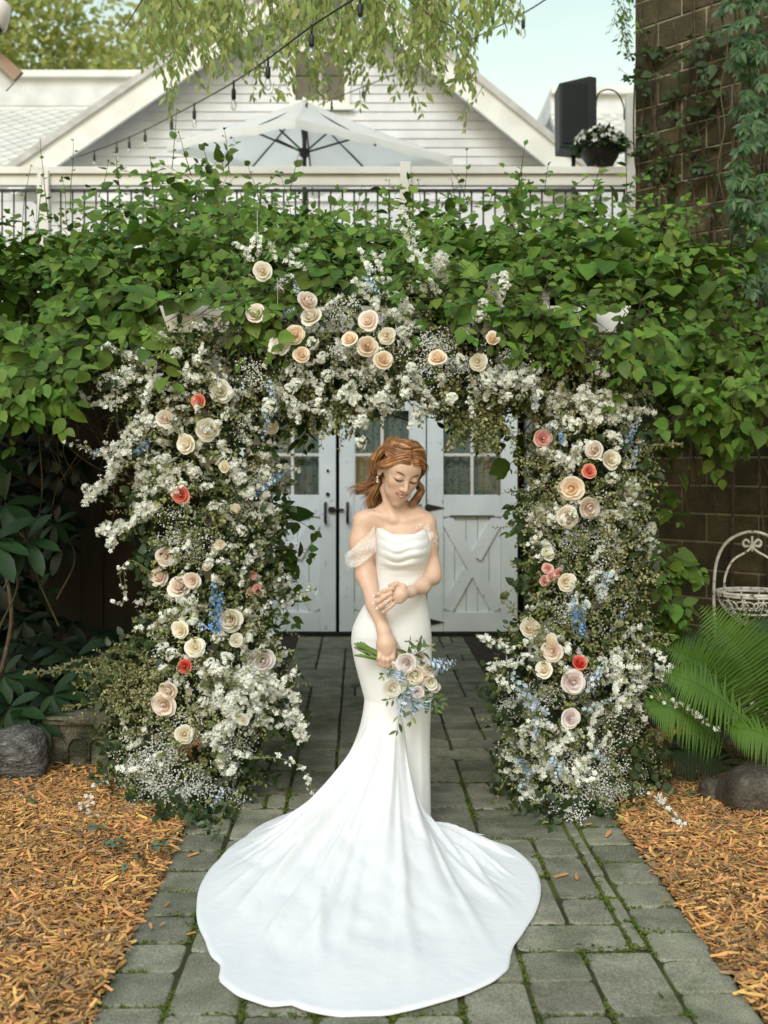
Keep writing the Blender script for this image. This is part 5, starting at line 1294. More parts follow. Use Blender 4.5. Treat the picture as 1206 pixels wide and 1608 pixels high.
# ------------------------------------------------------------------ ferns on the right
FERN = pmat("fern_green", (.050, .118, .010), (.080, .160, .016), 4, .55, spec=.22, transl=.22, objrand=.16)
FERN_D = pmat("fern_shaded", (.018, .042, .012), (.028, .058, .016), 4, .5, transl=.2, objrand=.16)  # darkened copy of the fern green; the shade is in the colour
def frond(tip, base, mid, Ls, n, mat, parent, face=(-.1, -1, .25), droop=.2):
    n = int(n * .95)
    c = smooth_curve([base, mid, tip], n + 6); V = []; T = []
    tv, tf = tube_vf(c, (.0035, .001), 4, False); V += [tuple(v) for v in tv]; T += [tuple(f) for f in tri(tf)]
    for i in range(4, n + 5):
        u = (i - 4) / n; L_ = Ls * np.interp(u, [0, .12, .35, .65, .88, 1], [.35, .75, 1, .86, .42, .08]); d = unit(c[min(i + 1, len(c) - 1)] - c[i - 1])
        f = unit(np.array(face) + rng.normal(0, .05, 3)); lat = unit(np.cross(d, f)); w = L_ * .033 + .0018
        for s in (-1, 1):
            Ld = L_ * U(.86, 1.06); dd = unit(lat * s + d * U(.20, .27) + f * U(.12, .2) + np.array([0, 0, -droop])); b0 = len(V); m = 5
            nn = unit(np.cross(np.cross(dd, f), dd)); wd = unit(np.cross(dd, nn))
            for q in range(m):
                t = q / (m - 1); pc = c[i] + dd * Ld * t + np.array([0, 0, -droop * .22 * Ld * t * t]) ; ww = w * (1 - t ** 1.5) + .0004; zz = nn * w * .25
                V += [tuple(pc - wd * ww + zz), tuple(pc), tuple(pc + wd * ww + zz)]
            for q in range(m - 1):
                a = b0 + 3 * q
                T += [(a, a + 1, a + 3), (a + 1, a + 4, a + 3), (a + 1, a + 2, a + 4), (a + 2, a + 5, a + 4)]
    link("frond", np_mesh("frond", np.array(V), np.array(T)), parent, None, mat)
fn = thing("fern", P(1195, 1190, 5.35), "large bright green fern with arching fronds beside the right flower column", "fern")
def FR(t, b, m, L_, n, mat=FERN, face=(-.1, -1, .25), dr=.2, par=None):
    frond(P(*t), P(*b), P(*m), L_, n, mat, par or fn, face, dr)
FR((1099, 950, 5.1), (1228, 1175, 5.35), (1176, 1040, 5.1), .235, 44, dr=.18)
FR((1044, 1014, 5.0), (1200, 1165, 5.3), (1120, 1058, 5.05), .175, 40, dr=.32)
FR((1038, 1054, 4.95), (1200, 1160, 5.25), (1115, 1085, 4.95), .165, 40, dr=.45, face=(-.2, -.8, .6))
FR((1010, 1110, 4.92), (1150, 1185, 5.2), (1070, 1118, 4.95), .165, 34, dr=.5, face=(-.1, -.8, .6))
FR((1138, 1145, 5.0), (1260, 1190, 5.1), (1190, 1150, 5.0), .14, 30, dr=.7, face=(0, -.8, .6))
FR((1190, 990, 5.25), (1240, 1180, 5.4), (1225, 1060, 5.2), .20, 38, dr=.2)
FR((1250, 1000, 4.95), (1240, 1190, 5.2), (1262, 1080, 5.0), .2, 38, dr=.2)
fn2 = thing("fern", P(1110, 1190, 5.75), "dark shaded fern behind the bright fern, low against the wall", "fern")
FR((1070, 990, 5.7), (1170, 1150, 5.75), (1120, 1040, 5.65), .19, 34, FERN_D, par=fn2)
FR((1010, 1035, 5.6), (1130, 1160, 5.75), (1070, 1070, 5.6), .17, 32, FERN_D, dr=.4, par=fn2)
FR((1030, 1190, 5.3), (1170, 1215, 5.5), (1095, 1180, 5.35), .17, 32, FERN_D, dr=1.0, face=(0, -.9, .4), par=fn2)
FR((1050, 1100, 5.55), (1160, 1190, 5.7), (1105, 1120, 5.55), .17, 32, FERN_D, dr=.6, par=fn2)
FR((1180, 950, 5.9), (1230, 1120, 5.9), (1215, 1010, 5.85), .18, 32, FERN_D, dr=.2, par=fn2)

# ------------------------------------------------------------------ rhododendron and shade shrubs on the left
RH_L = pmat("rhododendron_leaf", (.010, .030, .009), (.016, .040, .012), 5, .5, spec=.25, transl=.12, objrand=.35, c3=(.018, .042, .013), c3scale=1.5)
RH_M = pmat("rhododendron_shaded_mass", (.004, .010, .0035), (.007, .015, .005), 5, .45, transl=.1, tint=.4)  # rear leaves use a darker copy of the leaf green as painted shade
def rhodo(label, loc, whorls, mass, grp):
    t = thing("rhododendron", loc, label, "shrub", grp); pl_ = Plant()
    mes = [np_mesh("leaf", *x) for x in RHODO]
    for px, py, Y, s_ in whorls:
        c = P(px, py, Y); k = rng.integers(6, 9); ph = U(0, 6.3)
        for i in range(k):
            a = ph + 2 * math.pi * i / k; d = unit(np.array([math.cos(a), -.35 + .25 * math.sin(a * 2), math.sin(a) * .75 - .25]))
            link("leaf", mes[0], t, M4(frames(d[None], unit(np.array([[.15 * math.cos(a), -.6, .75]])))[0], c + d * .01, s_ * U(.85, 1.1)), RH_L)
        pl_.stems.add(smooth_curve([c, c + [U(-.05, .1), .12, -.2], c + [U(-.1, .1), .2, -.45]], 12), (.004, .006), 5)
    (x0, x1, y0, y1, Ya, Yb, n) = mass
    for i in range(n):
        c = P(U(x0, x1), U(y0, y1), U(Ya, Yb)); ph = U(0, 6.3)
        for k in range(6):
            a = ph + k * 1.05; d = np.array([math.cos(a), -.3, math.sin(a) * .7 - .3]); pl_.leaf(c, d, np.array([0, -.5, .8]), U(.12, .19))
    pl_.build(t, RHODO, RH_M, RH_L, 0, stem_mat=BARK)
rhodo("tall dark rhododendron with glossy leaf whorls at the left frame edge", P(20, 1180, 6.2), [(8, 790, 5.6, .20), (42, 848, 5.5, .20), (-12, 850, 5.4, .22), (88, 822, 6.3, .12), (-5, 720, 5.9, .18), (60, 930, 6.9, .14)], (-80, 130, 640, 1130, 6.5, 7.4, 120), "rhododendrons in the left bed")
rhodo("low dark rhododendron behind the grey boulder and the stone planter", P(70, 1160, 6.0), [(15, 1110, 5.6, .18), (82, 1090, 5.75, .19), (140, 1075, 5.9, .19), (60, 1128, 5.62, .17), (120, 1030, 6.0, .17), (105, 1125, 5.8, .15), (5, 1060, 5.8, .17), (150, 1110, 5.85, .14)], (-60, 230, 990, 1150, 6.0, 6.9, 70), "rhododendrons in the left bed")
# crooked bare stem
mb = MB(); mb.tube(smooth_curve([P(-6, 1085, 5.9), P(8, 1030, 5.9), P(18, 975, 5.9), P(14, 925, 5.9), P(2, 880, 5.9), P(-12, 830, 5.9)], 30), np.linspace(.014, .008, 30), 7)
tag(mb.build("bare_stem", BARK), "crooked bare woody stem rising at the left frame edge", "branch")
mb = MB(); mb.tube(smooth_curve([P(95, 690, 5.9), P(130, 720, 5.8), P(165, 740, 5.8), P(205, 748, 5.7), P(250, 775, 5.7)], 24), np.linspace(.004, .003, 24), 5)
tag(mb.build("bare_stem", BARK), "thin bare runner reaching from the dark hedge into the left flowers", "branch")

# ------------------------------------------------------------------ wrought iron plant stand
ps = thing("plant_stand", (P(1181, 0, 6.0)[0], 6.0, 0), "worn white wrought-iron plant stand with scrolled basket among the ferns", "plant stand")
hoop = [P(1123, 1000, 6.0), P(1121, 930, 6.0), P(1126, 880, 6.0), P(1145, 848, 6.0), P(1181, 835, 6.0), P(1217, 848, 6.0), P(1236, 880, 6.0), P(1241, 930, 6.0), P(1236, 975, 6.0), P(1210, 998, 6.0), P(1181, 1006, 6.0)]
mb = MB(); mb.tube(smooth_curve(hoop, 70), .0085, 8); mb.build("hoop", IRON_WHITE, ps)
for s in (-1, 1):
    c = [P(1181 + s * 43, 926, 5.99), P(1181 + s * 42, 905, 5.99), P(1181 + s * 30, 880, 5.99), P(1181 + s * 8, 866, 5.99), P(1181 + s * 2, 858, 5.99), P(1181 + s * 8, 848, 5.99), P(1181 + s * 14, 851, 5.99), P(1181 + s * 12, 858, 5.99), P(1181 + s * 5, 857, 5.99)]
    mb = MB(); mb.tube(smooth_curve(c, 44), .0068, 7); mb.build("lyre_scroll", IRON_WHITE, ps)
mb = MB(); mb.tube([P(1181, 842, 5.99), P(1181, 866, 5.99)], .006, 7); mb.build("finial_bar", IRON_WHITE, ps)
bc = P(1181, 930, 5.98); rb = .185
for z, r, th_ in ((0, rb, .010), (-.012, rb, .008), (-.105, rb * .72, .006), (-.17, rb * .3, .006)):
    mb = MB(); mb.tube([bc + [r * math.cos(a), r * math.sin(a), z] for a in np.linspace(0, 2 * math.pi, 41)], th_, 7, cap=False); mb.build("basket_ring", IRON_WHITE, ps)
for k in range(12):
    a = k * math.pi / 6; mb = MB(); mb.tube(smooth_curve([bc + [rb * math.cos(a) * q, rb * math.sin(a) * q, z] for q, z in ((1, 0), (.93, -.05), (.72, -.105), (.3, -.17), (.02, -.185))], 14), .0052, 6); mb.build("basket_wire", IRON_WHITE, ps)
for k in range(5):
    a0 = -math.pi / 2 + (k - 2) * .52
    for s in (-1, 1):
        pts = []
        for q in np.linspace(0, 5.2, 26):
            r_ = .038 * (1 - q / 7.5); a = a0 + s * (.13 + (-r_ * math.cos(q)) / rb * 1.2); z = -.055 + r_ * math.sin(q) - .01; rr_ = rb * np.interp(-z, [0, .05, .105], [1.02, .96, .76]); pts.append(bc + [rr_ * math.cos(a), rr_ * math.sin(a), z])
        mb = MB(); mb.tube(pts, .0042, 6); mb.build("basket_scroll", IRON_WHITE, ps)
mb = MB(); mb.tube([P(1181, 1006, 6.0), P(1181, 1006, 6.0) * [1, 1, 0]], .012, 8); mb.build("stem_pole", IRON_WHITE, ps)
for k in range(3):
    a = k * 2.094 + .5; x, y = ps.location.x, 6.0; mb = MB(); mb.tube(smooth_curve([(x, y, .25), (x + .1 * math.cos(a), y + .1 * math.sin(a), .2), (x + .2 * math.cos(a), y + .2 * math.sin(a), .01)], 14), .008, 7); mb.build("foot", IRON_WHITE, ps)
# ------------------------------------------------------------------ flower templates
def petal_patch(phi, w, rb, rr_, zr, roll, cup, seed=0, m=9, n=7):
    "one petal: base radius rb, rim radius rr_, rim height zr, roll = how far the rim turns out, cup = sideways curl"
    g = random.Random(seed); V = []; A = []; tip = g.uniform(.0, .15); lean = g.uniform(-.08, .08); tw = g.uniform(-.07, .07)
    for j in range(n):
        v = j / (n - 1)
        for i in range(m):
            u = 2 * i / (m - 1) - 1; side = abs(u) ** 3
            a = phi + u * w * (.45 + .55 * math.sin(min(1, v * 1.6) * math.pi / 2)) * (1 - .12 * v ** 6) + lean * v
            r = rb + (rr_ - rb) * math.sin(v * math.pi / 2) ** .75 + roll * max(0, v - .70) ** 1.3 * 2.4 * (1 - .3 * side) + tip * rr_ * v ** 5 * (1 - side) - cup * side * v
            z = -.30 + (zr + .30) * v ** .9 - roll * 2.4 * max(0, v - .80) ** 1.5 - .07 * side * v + tw * u * v
            V.append((r * math.cos(a), r * math.sin(a), z)); A.append(v)
    F = [(j * m + i, j * m + i + 1, (j + 1) * m + i + 1, (j + 1) * m + i) for j in range(n - 1) for i in range(m - 1)]
    return V, F, A
def rose_mesh(seed, open_=1.0, ruf=0.0, layers=0):
    "unit rose seen from above: furled heart, then ever wider rings of cupped petals with pale rims"
    g = random.Random(seed); V = []; F = []; A = []
    def put(v, fc, at):
        b = len(V); V.extend(v); F.extend([tuple(i + b for i in t) for t in fc]); A.extend(at)
    k = 10; pts = []; at = []
    for j, (r, z, q) in enumerate(((.10, -.2, 0), (.13, .40, .5), (.10, .60, .9), (.02, .55, .2))):
        pts += [(r * math.cos(2 * math.pi * i / k + j * .5) * (1 + .25 * math.sin(2 * i)), r * math.sin(2 * math.pi * i / k + j * .5), z + .05 * math.sin(2 * math.pi * i / k)) for i in range(k)]; at += [q] * k
    put(pts, [(j * k + i, j * k + (i + 1) % k, (j + 1) * k + (i + 1) % k, (j + 1) * k + i) for j in range(3) for i in range(k)] + [tuple(range(3 * k, 4 * k))], at)
    rings = [(2, 1.7, .08, .27, .62, .03), (3, 1.35, .14, .46, .57, .08), (4, 1.08, .20, .68, .44, .18), (5, .95, .24, .90, .18, .30)]
    if open_ < .7: rings = rings[:3]
    if ruf > .03: rings = rings[:2] + [(6, .7, .14, .48, .55, .1), (7, .62, .18, .66, .45, .16), (8, .55, .2, .82, .3, .2), (8, .55, .22, .92, .1, .2)]
    sc = 1.0 if open_ >= .7 else 1.3
    for q_, (k, w, rb, r1, zr, roll) in enumerate(rings):
        ph = g.uniform(0, 6.28); ox, oy = g.uniform(-.05, .05), g.uniform(-.05, .05)
        for q in range(k):
            v, fc, at = petal_patch(ph + 2 * math.pi * q / k + g.uniform(-.18, .18), w * g.uniform(.9, 1.08), rb * sc, r1 * sc * g.uniform(.92, 1.06), zr * (1.15 if open_ < .7 else 1) + g.uniform(-.05, .05), roll * open_ * g.uniform(.6, 1.4), .03 + ruf, g.random())
            put([(x + ox, y + oy, z) for x, y, z in v], fc, at)
    b = len(V); k = 8
    V += [(.30 * math.cos(2 * math.pi * i / k), .30 * math.sin(2 * math.pi * i / k), -.31) for i in range(k)] + [(0, 0, -.6)]; A += [0] * 9
    F += [(b + i, b + (i + 1) % k, b + k) for i in range(k)]
    me = bpy.data.meshes.new("rose"); me.from_pydata(V, [], F); me.polygons.foreach_set("use_smooth", np.ones(len(F), bool)); me.update()
    at = me.attributes.new("tint", 'FLOAT', 'POINT'); at.data.foreach_set("value", np.array(A, np.float32)); return me
ROSES = [rose_mesh(1, .8), rose_mesh(2, 1.0), rose_mesh(3, 1.1, .018), rose_mesh(4, .55)]
RUFFLED = rose_mesh(9, 1.25, .055, 8)
BUD = rose_mesh(12, .3)
def rosemat(name, rim, heart):
    m = bpy.data.materials.new(name); m.use_nodes = True; nt = m.node_tree; pb = nt.nodes["Principled BSDF"]; out = nt.nodes["Material Output"]; L = nt.links.new
    an = nt.nodes.new("ShaderNodeAttribute"); an.attribute_name = "tint"
    mr = nt.nodes.new("ShaderNodeMapRange"); mr.inputs[1].default_value = .35; mr.inputs[2].default_value = .95; L(an.outputs["Fac"], mr.inputs[0])
    mx = nt.nodes.new("ShaderNodeMix"); mx.data_type = 'RGBA'; mx.inputs[6].default_value = rgb(heart); mx.inputs[7].default_value = rgb(rim); L(mr.outputs[0], mx.inputs[0])
    oi = nt.nodes.new("ShaderNodeObjectInfo"); m2 = nt.nodes.new("ShaderNodeMapRange"); m2.inputs[3].default_value = .93; m2.inputs[4].default_value = 1.06; L(oi.outputs["Random"], m2.inputs[0])
    hs = nt.nodes.new("ShaderNodeHueSaturation"); L(mx.outputs[2], hs.inputs["Color"]); L(m2.outputs[0], hs.inputs["Value"]); L(hs.outputs[0], pb.inputs["Base Color"])
    pb.inputs["Roughness"].default_value = .6; pb.inputs["Specular IOR Level"].default_value = .2
    tr = nt.nodes.new("ShaderNodeBsdfTranslucent"); ms = nt.nodes.new("ShaderNodeMixShader"); ms.inputs[0].default_value = .35; L(hs.outputs[0], tr.inputs[0]); L(pb.outputs[0], ms.inputs[1]); L(tr.outputs[0], ms.inputs[2]); L(ms.outputs[0], out.inputs[0])
    return m
R_CREAM = rosemat("cream_petal", (.95, .92, .83), (.93, .83, .64)); R_BLUSH = rosemat("blush_petal", (.95, .88, .81), (.91, .75, .62)); R_PEACH = rosemat("peach_petal", (.94, .84, .70), (.89, .69, .48))
R_CORAL = rosemat("coral_petal", (.92, .42, .31), (.86, .20, .15)); R_PINK = rosemat("pink_petal", (.92, .66, .60), (.84, .42, .37)); R_LILAC = rosemat("lilac_petal", (.91, .86, .85), (.83, .71, .69)); R_WHITE = rosemat("white_rose", (.95, .94, .89), (.93, .88, .73)); R_RED = rosemat("deep_coral", (.84, .24, .17), (.74, .05, .04))
SPRAY_W = pmat("spray_white", (.90, .91, .86), (.86, .87, .78), 40, .6, transl=.3, objrand=.07)
DOT_W = pmat("breath_white", (.84, .85, .80), rough=.6, transl=.2)
BLUE_L = pmat("pale_blue_petal", (.44, .56, .76), (.62, .70, .80), 30, .55, transl=.2, objrand=.15); BLUE_D = pmat("blue_petal", (.13, .29, .62), (.26, .44, .74), 30, .55, transl=.2, objrand=.15)
SPRIG1, SPRIG2 = (.135, .175, .048), (.23, .255, .085)
SPRIG = pmat("sprig_leaf", SPRIG1, SPRIG2, 5, .55, transl=.22, tint=.4, hue=.02); OLIVE = pmat("olive_sprig", (.25, .26, .10), (.35, .345, .165), 5, .6, transl=.22, tint=.38, hue=.02)
DEEP = pmat("gap_shade_leaf", (.025, .046, .012), (.04, .065, .018), 5, .5, transl=.15, tint=.4)  # inner leaves in darker green: shade of the gaps put into colour

def blossom5(cup=.28, seed=0):
    rr = random.Random(seed); V = [(0, 0, 0)]; F = []
    for k in range(5):
        a = 2 * math.pi * k / 5 + rr.uniform(-.1, .1); b = len(V); c = cup + rr.uniform(-.1, .12)
        for da, r, z in ((-.52, .58, c * .6), (-.30, .95, c), (.30, .95, c), (.52, .58, c * .6)): V.append((r * math.cos(a + da), r * math.sin(a + da), z))
        F += [(0, b, b + 1), (0, b + 1, b + 2), (0, b + 2, b + 3)]
    return np.array(V), tri(F)
B5 = [blossom5(.25, 1), blossom5(.45, 2), blossom5(.1, 3)]
def merged(parts):
    "parts: (V, T, material index)"
    Vs = []; Ts = []; M = []; b = 0
    for V, T, m in parts: Vs.append(V); Ts.append(T + b); M.append(np.full(len(T), m)); b += len(V)
    return np.vstack(Vs), np.vstack(Ts), np.concatenate(M)
def spray(seed, n_fl=30, length=.17, fl=.0118, leafy=7, spread=.027, dense=1.0, buds=True):
    "a twig along +y with a crowd of little flowers, tip at the end"
    g = np.random.default_rng(seed); parts = []
    c = smooth_curve([(0, 0, 0), (g.normal(0, .012), length * .5, g.normal(0, .012)), (g.normal(0, .03), length, g.normal(0, .02) - .01)], 9)
    v, f = tube_vf(c, (.0016, .0007), 3, False); parts.append((np.array(v), tri(f), 1))
    k = n_fl; y = .25 + .75 * g.random(k) ** .8; p = np.stack([np.interp(y, np.linspace(0, 1, 9), c[:, i]) for i in range(3)], 1)
    o = unit(g.normal(size=(k, 3)) + [0, .3, .5]); p = p + o * (spread * g.uniform(.25, 1, k) * (1.15 - .6 * y))[:, None]
    for q in range(3):
        s = np.arange(k) % 3 == q
        V, T = scatter(B5[q], frames(unit(g.normal(size=(s.sum(), 3))), o[s]), p[s], fl * g.uniform(.7, 1.15, s.sum())); parts.append((V, T, 0))
    if leafy:
        y = g.random(leafy) * .8; pl_ = np.stack([np.interp(y, np.linspace(0, 1, 9), c[:, i]) for i in range(3)], 1); d = unit(g.normal(size=(leafy, 3)) + [0, .8, 0])
        V, T = scatter(SMALL[1], frames(d, unit(g.normal(size=(leafy, 3)) + [0, 0, 1.])), pl_, g.uniform(.014, .026, leafy)); parts.append((V, T, 2))
    V, T, M = merged(parts); return np_mesh("white_spray", V, T, True, matidx=M)
def breath(seed, n=60, R=.072, dot=.0046):
    g = np.random.default_rng(seed); parts = []
    O = np.array([(1, 0, 0), (-1, 0, 0), (0, 1, 0), (0, -1, 0), (0, 0, 1), (0, 0, -1)], float); OT = np.array([(0, 2, 4), (2, 1, 4), (1, 3, 4), (3, 0, 4), (2, 0, 5), (1, 2, 5), (3, 1, 5), (0, 3, 5)])
    d = unit(g.normal(size=(n, 3)) * [1, 1, .8] + [0, .9, .35]); p = d * (R * g.uniform(.45, 1.05, n))[:, None]
    V, T = scatter((O, OT), frames(unit(g.normal(size=(n, 3))), unit(g.normal(size=(n, 3)))), p, dot * g.uniform(.6, 1.35, n)); parts.append((V, T, 0))
    for i in range(0, n, 4):
        q = p[i]; m = q * .5 + g.normal(0, .006, 3); v, f = tube_vf(np.array([(0, -.02, 0), m, q]), (.0008, .0004), 3, False); parts.append((np.array(v), tri(f), 1))
    V, T, M = merged(parts); return np_mesh("babys_breath", V, T, True, matidx=M)
def delph(seed, n=26, length=.16, fl=.013):
    g = np.random.default_rng(seed); parts = []
    v, f = tube_vf(np.array([(0, -.04, 0), (0, length * .5, .004), (0, length, 0)]), (.0022, .001), 4, False); parts.append((np.array(v), tri(f), 1))
    y = np.linspace(0, 1, n); a = np.arange(n) * 2.4; o = np.stack([np.cos(a), np.full(n, .35), np.sin(a)], 1); r = .017 * (1.1 - .75 * y)
    p = np.stack([np.cos(a) * r, y * length, np.sin(a) * r], 1); s = fl * (1.1 - .6 * y) * g.uniform(.8, 1.15, n)
    V, T = scatter(blossom5(.35, seed), frames(unit(g.normal(size=(n, 3))), unit(o)), p, s); parts.append((V, T, 0))
    V, T, M = merged(parts); return np_mesh("delphinium", V, T, True, matidx=M)
def pom(seed, n=44, R=.030, fl=.0105):
    g = np.random.default_rng(seed); parts = []
    d = unit(g.normal(size=(n, 3)) + [0, .35, .2]); p = d * (R * g.uniform(.75, 1.05, n))[:, None] * [1, .85, 1]
    for q in range(3):
        k = np.arange(n) % 3 == q; V, T = scatter(B5[q], frames(unit(g.normal(size=(k.sum(), 3))), d[k]), p[k], fl * g.uniform(.75, 1.15, k.sum())); parts.append((V, T, 0))
    v, f = tube_vf(np.array([(0, -.06, 0), (0, -.02, .002), (0, .01, 0)]), (.0018, .0012), 4, False); parts.append((np.array(v), tri(f), 1))
    l = 5; V, T = scatter(SMALL[1], frames(unit(g.normal(size=(l, 3)) + [0, -.3, 0]), unit(g.normal(size=(l, 3)))), g.normal(0, .012, (l, 3)) - [0, .025, 0], g.uniform(.02, .032, l)); parts.append((V, T, 2))
    V, T, M = merged(parts); return np_mesh("white_cluster", V, T, True, matidx=M)
POMS = [pom(60 + i) for i in range(4)]
SPRAYS = [spray(i) for i in range(5)]
BELLS = [spray(20 + i, 18, .15, .0152, 4, .022) for i in range(3)]       # larger, looser flowers
STOCKS = [spray(40 + i, 46, .14, .0136, 3, .023) for i in range(3)]      # dense white spikes
BREATHS = [breath(i) for i in range(4)]
DELPHS = [delph(i) for i in range(3)]
for me in SPRAYS + BELLS + STOCKS + POMS:
    for m in (SPRAY_W, GREEN_STEM, SPRIG): me.materials.append(m)
for me in BREATHS:
    for m in (DOT_W, GREEN_STEM): me.materials.append(m)
DELPH_L = [m.copy() for m in DELPHS]; DELPH_D = [m.copy() for m in DELPHS]
for ms, bl in ((DELPH_L, BLUE_L), (DELPH_D, BLUE_D)):
    for me in ms:
        for m in (bl, GREEN_STEM): me.materials.append(m)
def inst(mes, root, name, p, d, nrm, s, mat=None, label=None):
    me = mes[rng.integers(0, len(mes))]
    return link(name, me, root, M4(frames(np.array([d]), np.array([nrm]))[0], p, s), mat, label)
RCACHE = {}
def rose_at(root, px, py, r, mat, Y, kind=None, face=None, label=None):
    base = kind if kind is not None else ROSES[rng.integers(0, 3)]
    key = (base.name, mat.name)
    if key not in RCACHE: RCACHE[key] = base.copy(); RCACHE[key].materials.append(mat)
    p = P(px, py, Y); f = unit(np.array(face if face is not None else [U(-.75, .75), -1, U(-.1, 1.0)]))
    R = frames(np.array([unit(np.array([U(-1, 1), 0, U(-1, 1)]))]), f[None])[0]
    f2 = R[:, 2]
    link("rose", RCACHE[key], root, M4(R, p - f2 * .3 * r * Y / FL, r * Y / FL * U(.86, 1.0) * np.array([U(.98, 1.12), U(.9, 1.05), U(.9, 1.25)])), None, label)

# ------------------------------------------------------------------ the three floral pieces
LTAB = [(515, 262, 372), (540, 235, 385), (580, 165, 402), (620, 160, 425), (680, 205, 440), (740, 215, 440), (800, 205, 436), (860, 232, 432), (920, 236, 440), (980, 236, 440), (1030, 185, 440), (1080, 150, 458), (1130, 160, 466), (1180, 168, 440), (1230, 172, 405), (1270, 200, 375), (1295, 250, 330)]
RTAB = [(545, 868, 965), (580, 850, 992), (630, 832, 1018), (690, 836, 1018), (750, 828, 1016), (800, 815, 1012), (850, 820, 1032), (900, 824, 1028), (950, 818, 992), (1000, 800, 1010), (1050, 782, 1032), (1100, 775, 1042), (1150, 778, 1036), (1200, 778, 1040), (1240, 790, 1032), (1275, 830, 985), (1292, 860, 950)]
def col_bounds(tab, py): return interp(py, [(a, b) for a, b, c in tab]), interp(py, [(a, c) for a, b, c in tab])
def col_depth(tab, px, py, inward=0.0):
    a, b = col_bounds(tab, py); c, h = (a + b) / 2, (b - a) / 2 + 1; u = np.clip((px - c) / h, -1, 1); hd = np.interp(py, [560, 900, 1050, 1290], [.30, .30, .40, .46])
    floor_y = FL * (CH - .02) / (py - HY) if py > 1150 else 99
    return min(5.42 - hd * math.sqrt(max(0, 1 - u * u)) * (1 - inward), floor_y)
def sample(tab, y0, y1, pad=6):
    py = U(y0, y1); a, b = col_bounds(tab, py); return U(a + pad, b - pad), py
def out_dir(tab, px, py):
    a, b = col_bounds(tab, py); u = np.clip((px - (a + b) / 2) / ((b - a) / 2 + 1), -1, 1)
    return unit(np.array([u * .9, -math.sqrt(max(.05, 1 - u * u)), .12]))
class Sprigs:
    def __init__(s): s.p = []; s.d = []; s.n = []; s.s = []; s.t = Tubes()
    def add(s, p0, d, L_, n, size, droop=.4, stem=True):
        p = np.array(p0, float); d = unit(np.array(d, float)); pts = [p]; st = L_ / n; sd_ = 1
        for i in range(n):
            d = unit(d + rng.normal(0, .14, 3) + np.array([0, 0, -droop * st * 3])); p = p + d * st; pts.append(p)
            lat = unit(np.cross(d, rng.normal(size=3) * .6 + [0, -1, .3])); sd_ = -sd_
            s.p.append(p); s.d.append(unit(d * .7 + lat * sd_ * .8 + rng.normal(0, .2, 3))); s.n.append(unit(np.array([0, -.55, .6]) + rng.normal(0, .5, 3))); s.s.append(size * U(.65, 1.25))
        if stem: s.t.add(np.array(pts), (.0016, .0008), 3)
    def build(s, name, root, tm, mat):
        bulk(name, tm, frames(np.array(s.d), np.array(s.n)), np.array(s.p), np.array(s.s), mat, root)
        if s.t.n: link("stems", s.t.mesh("stems"), root, None, TWIG, kind='stuff')

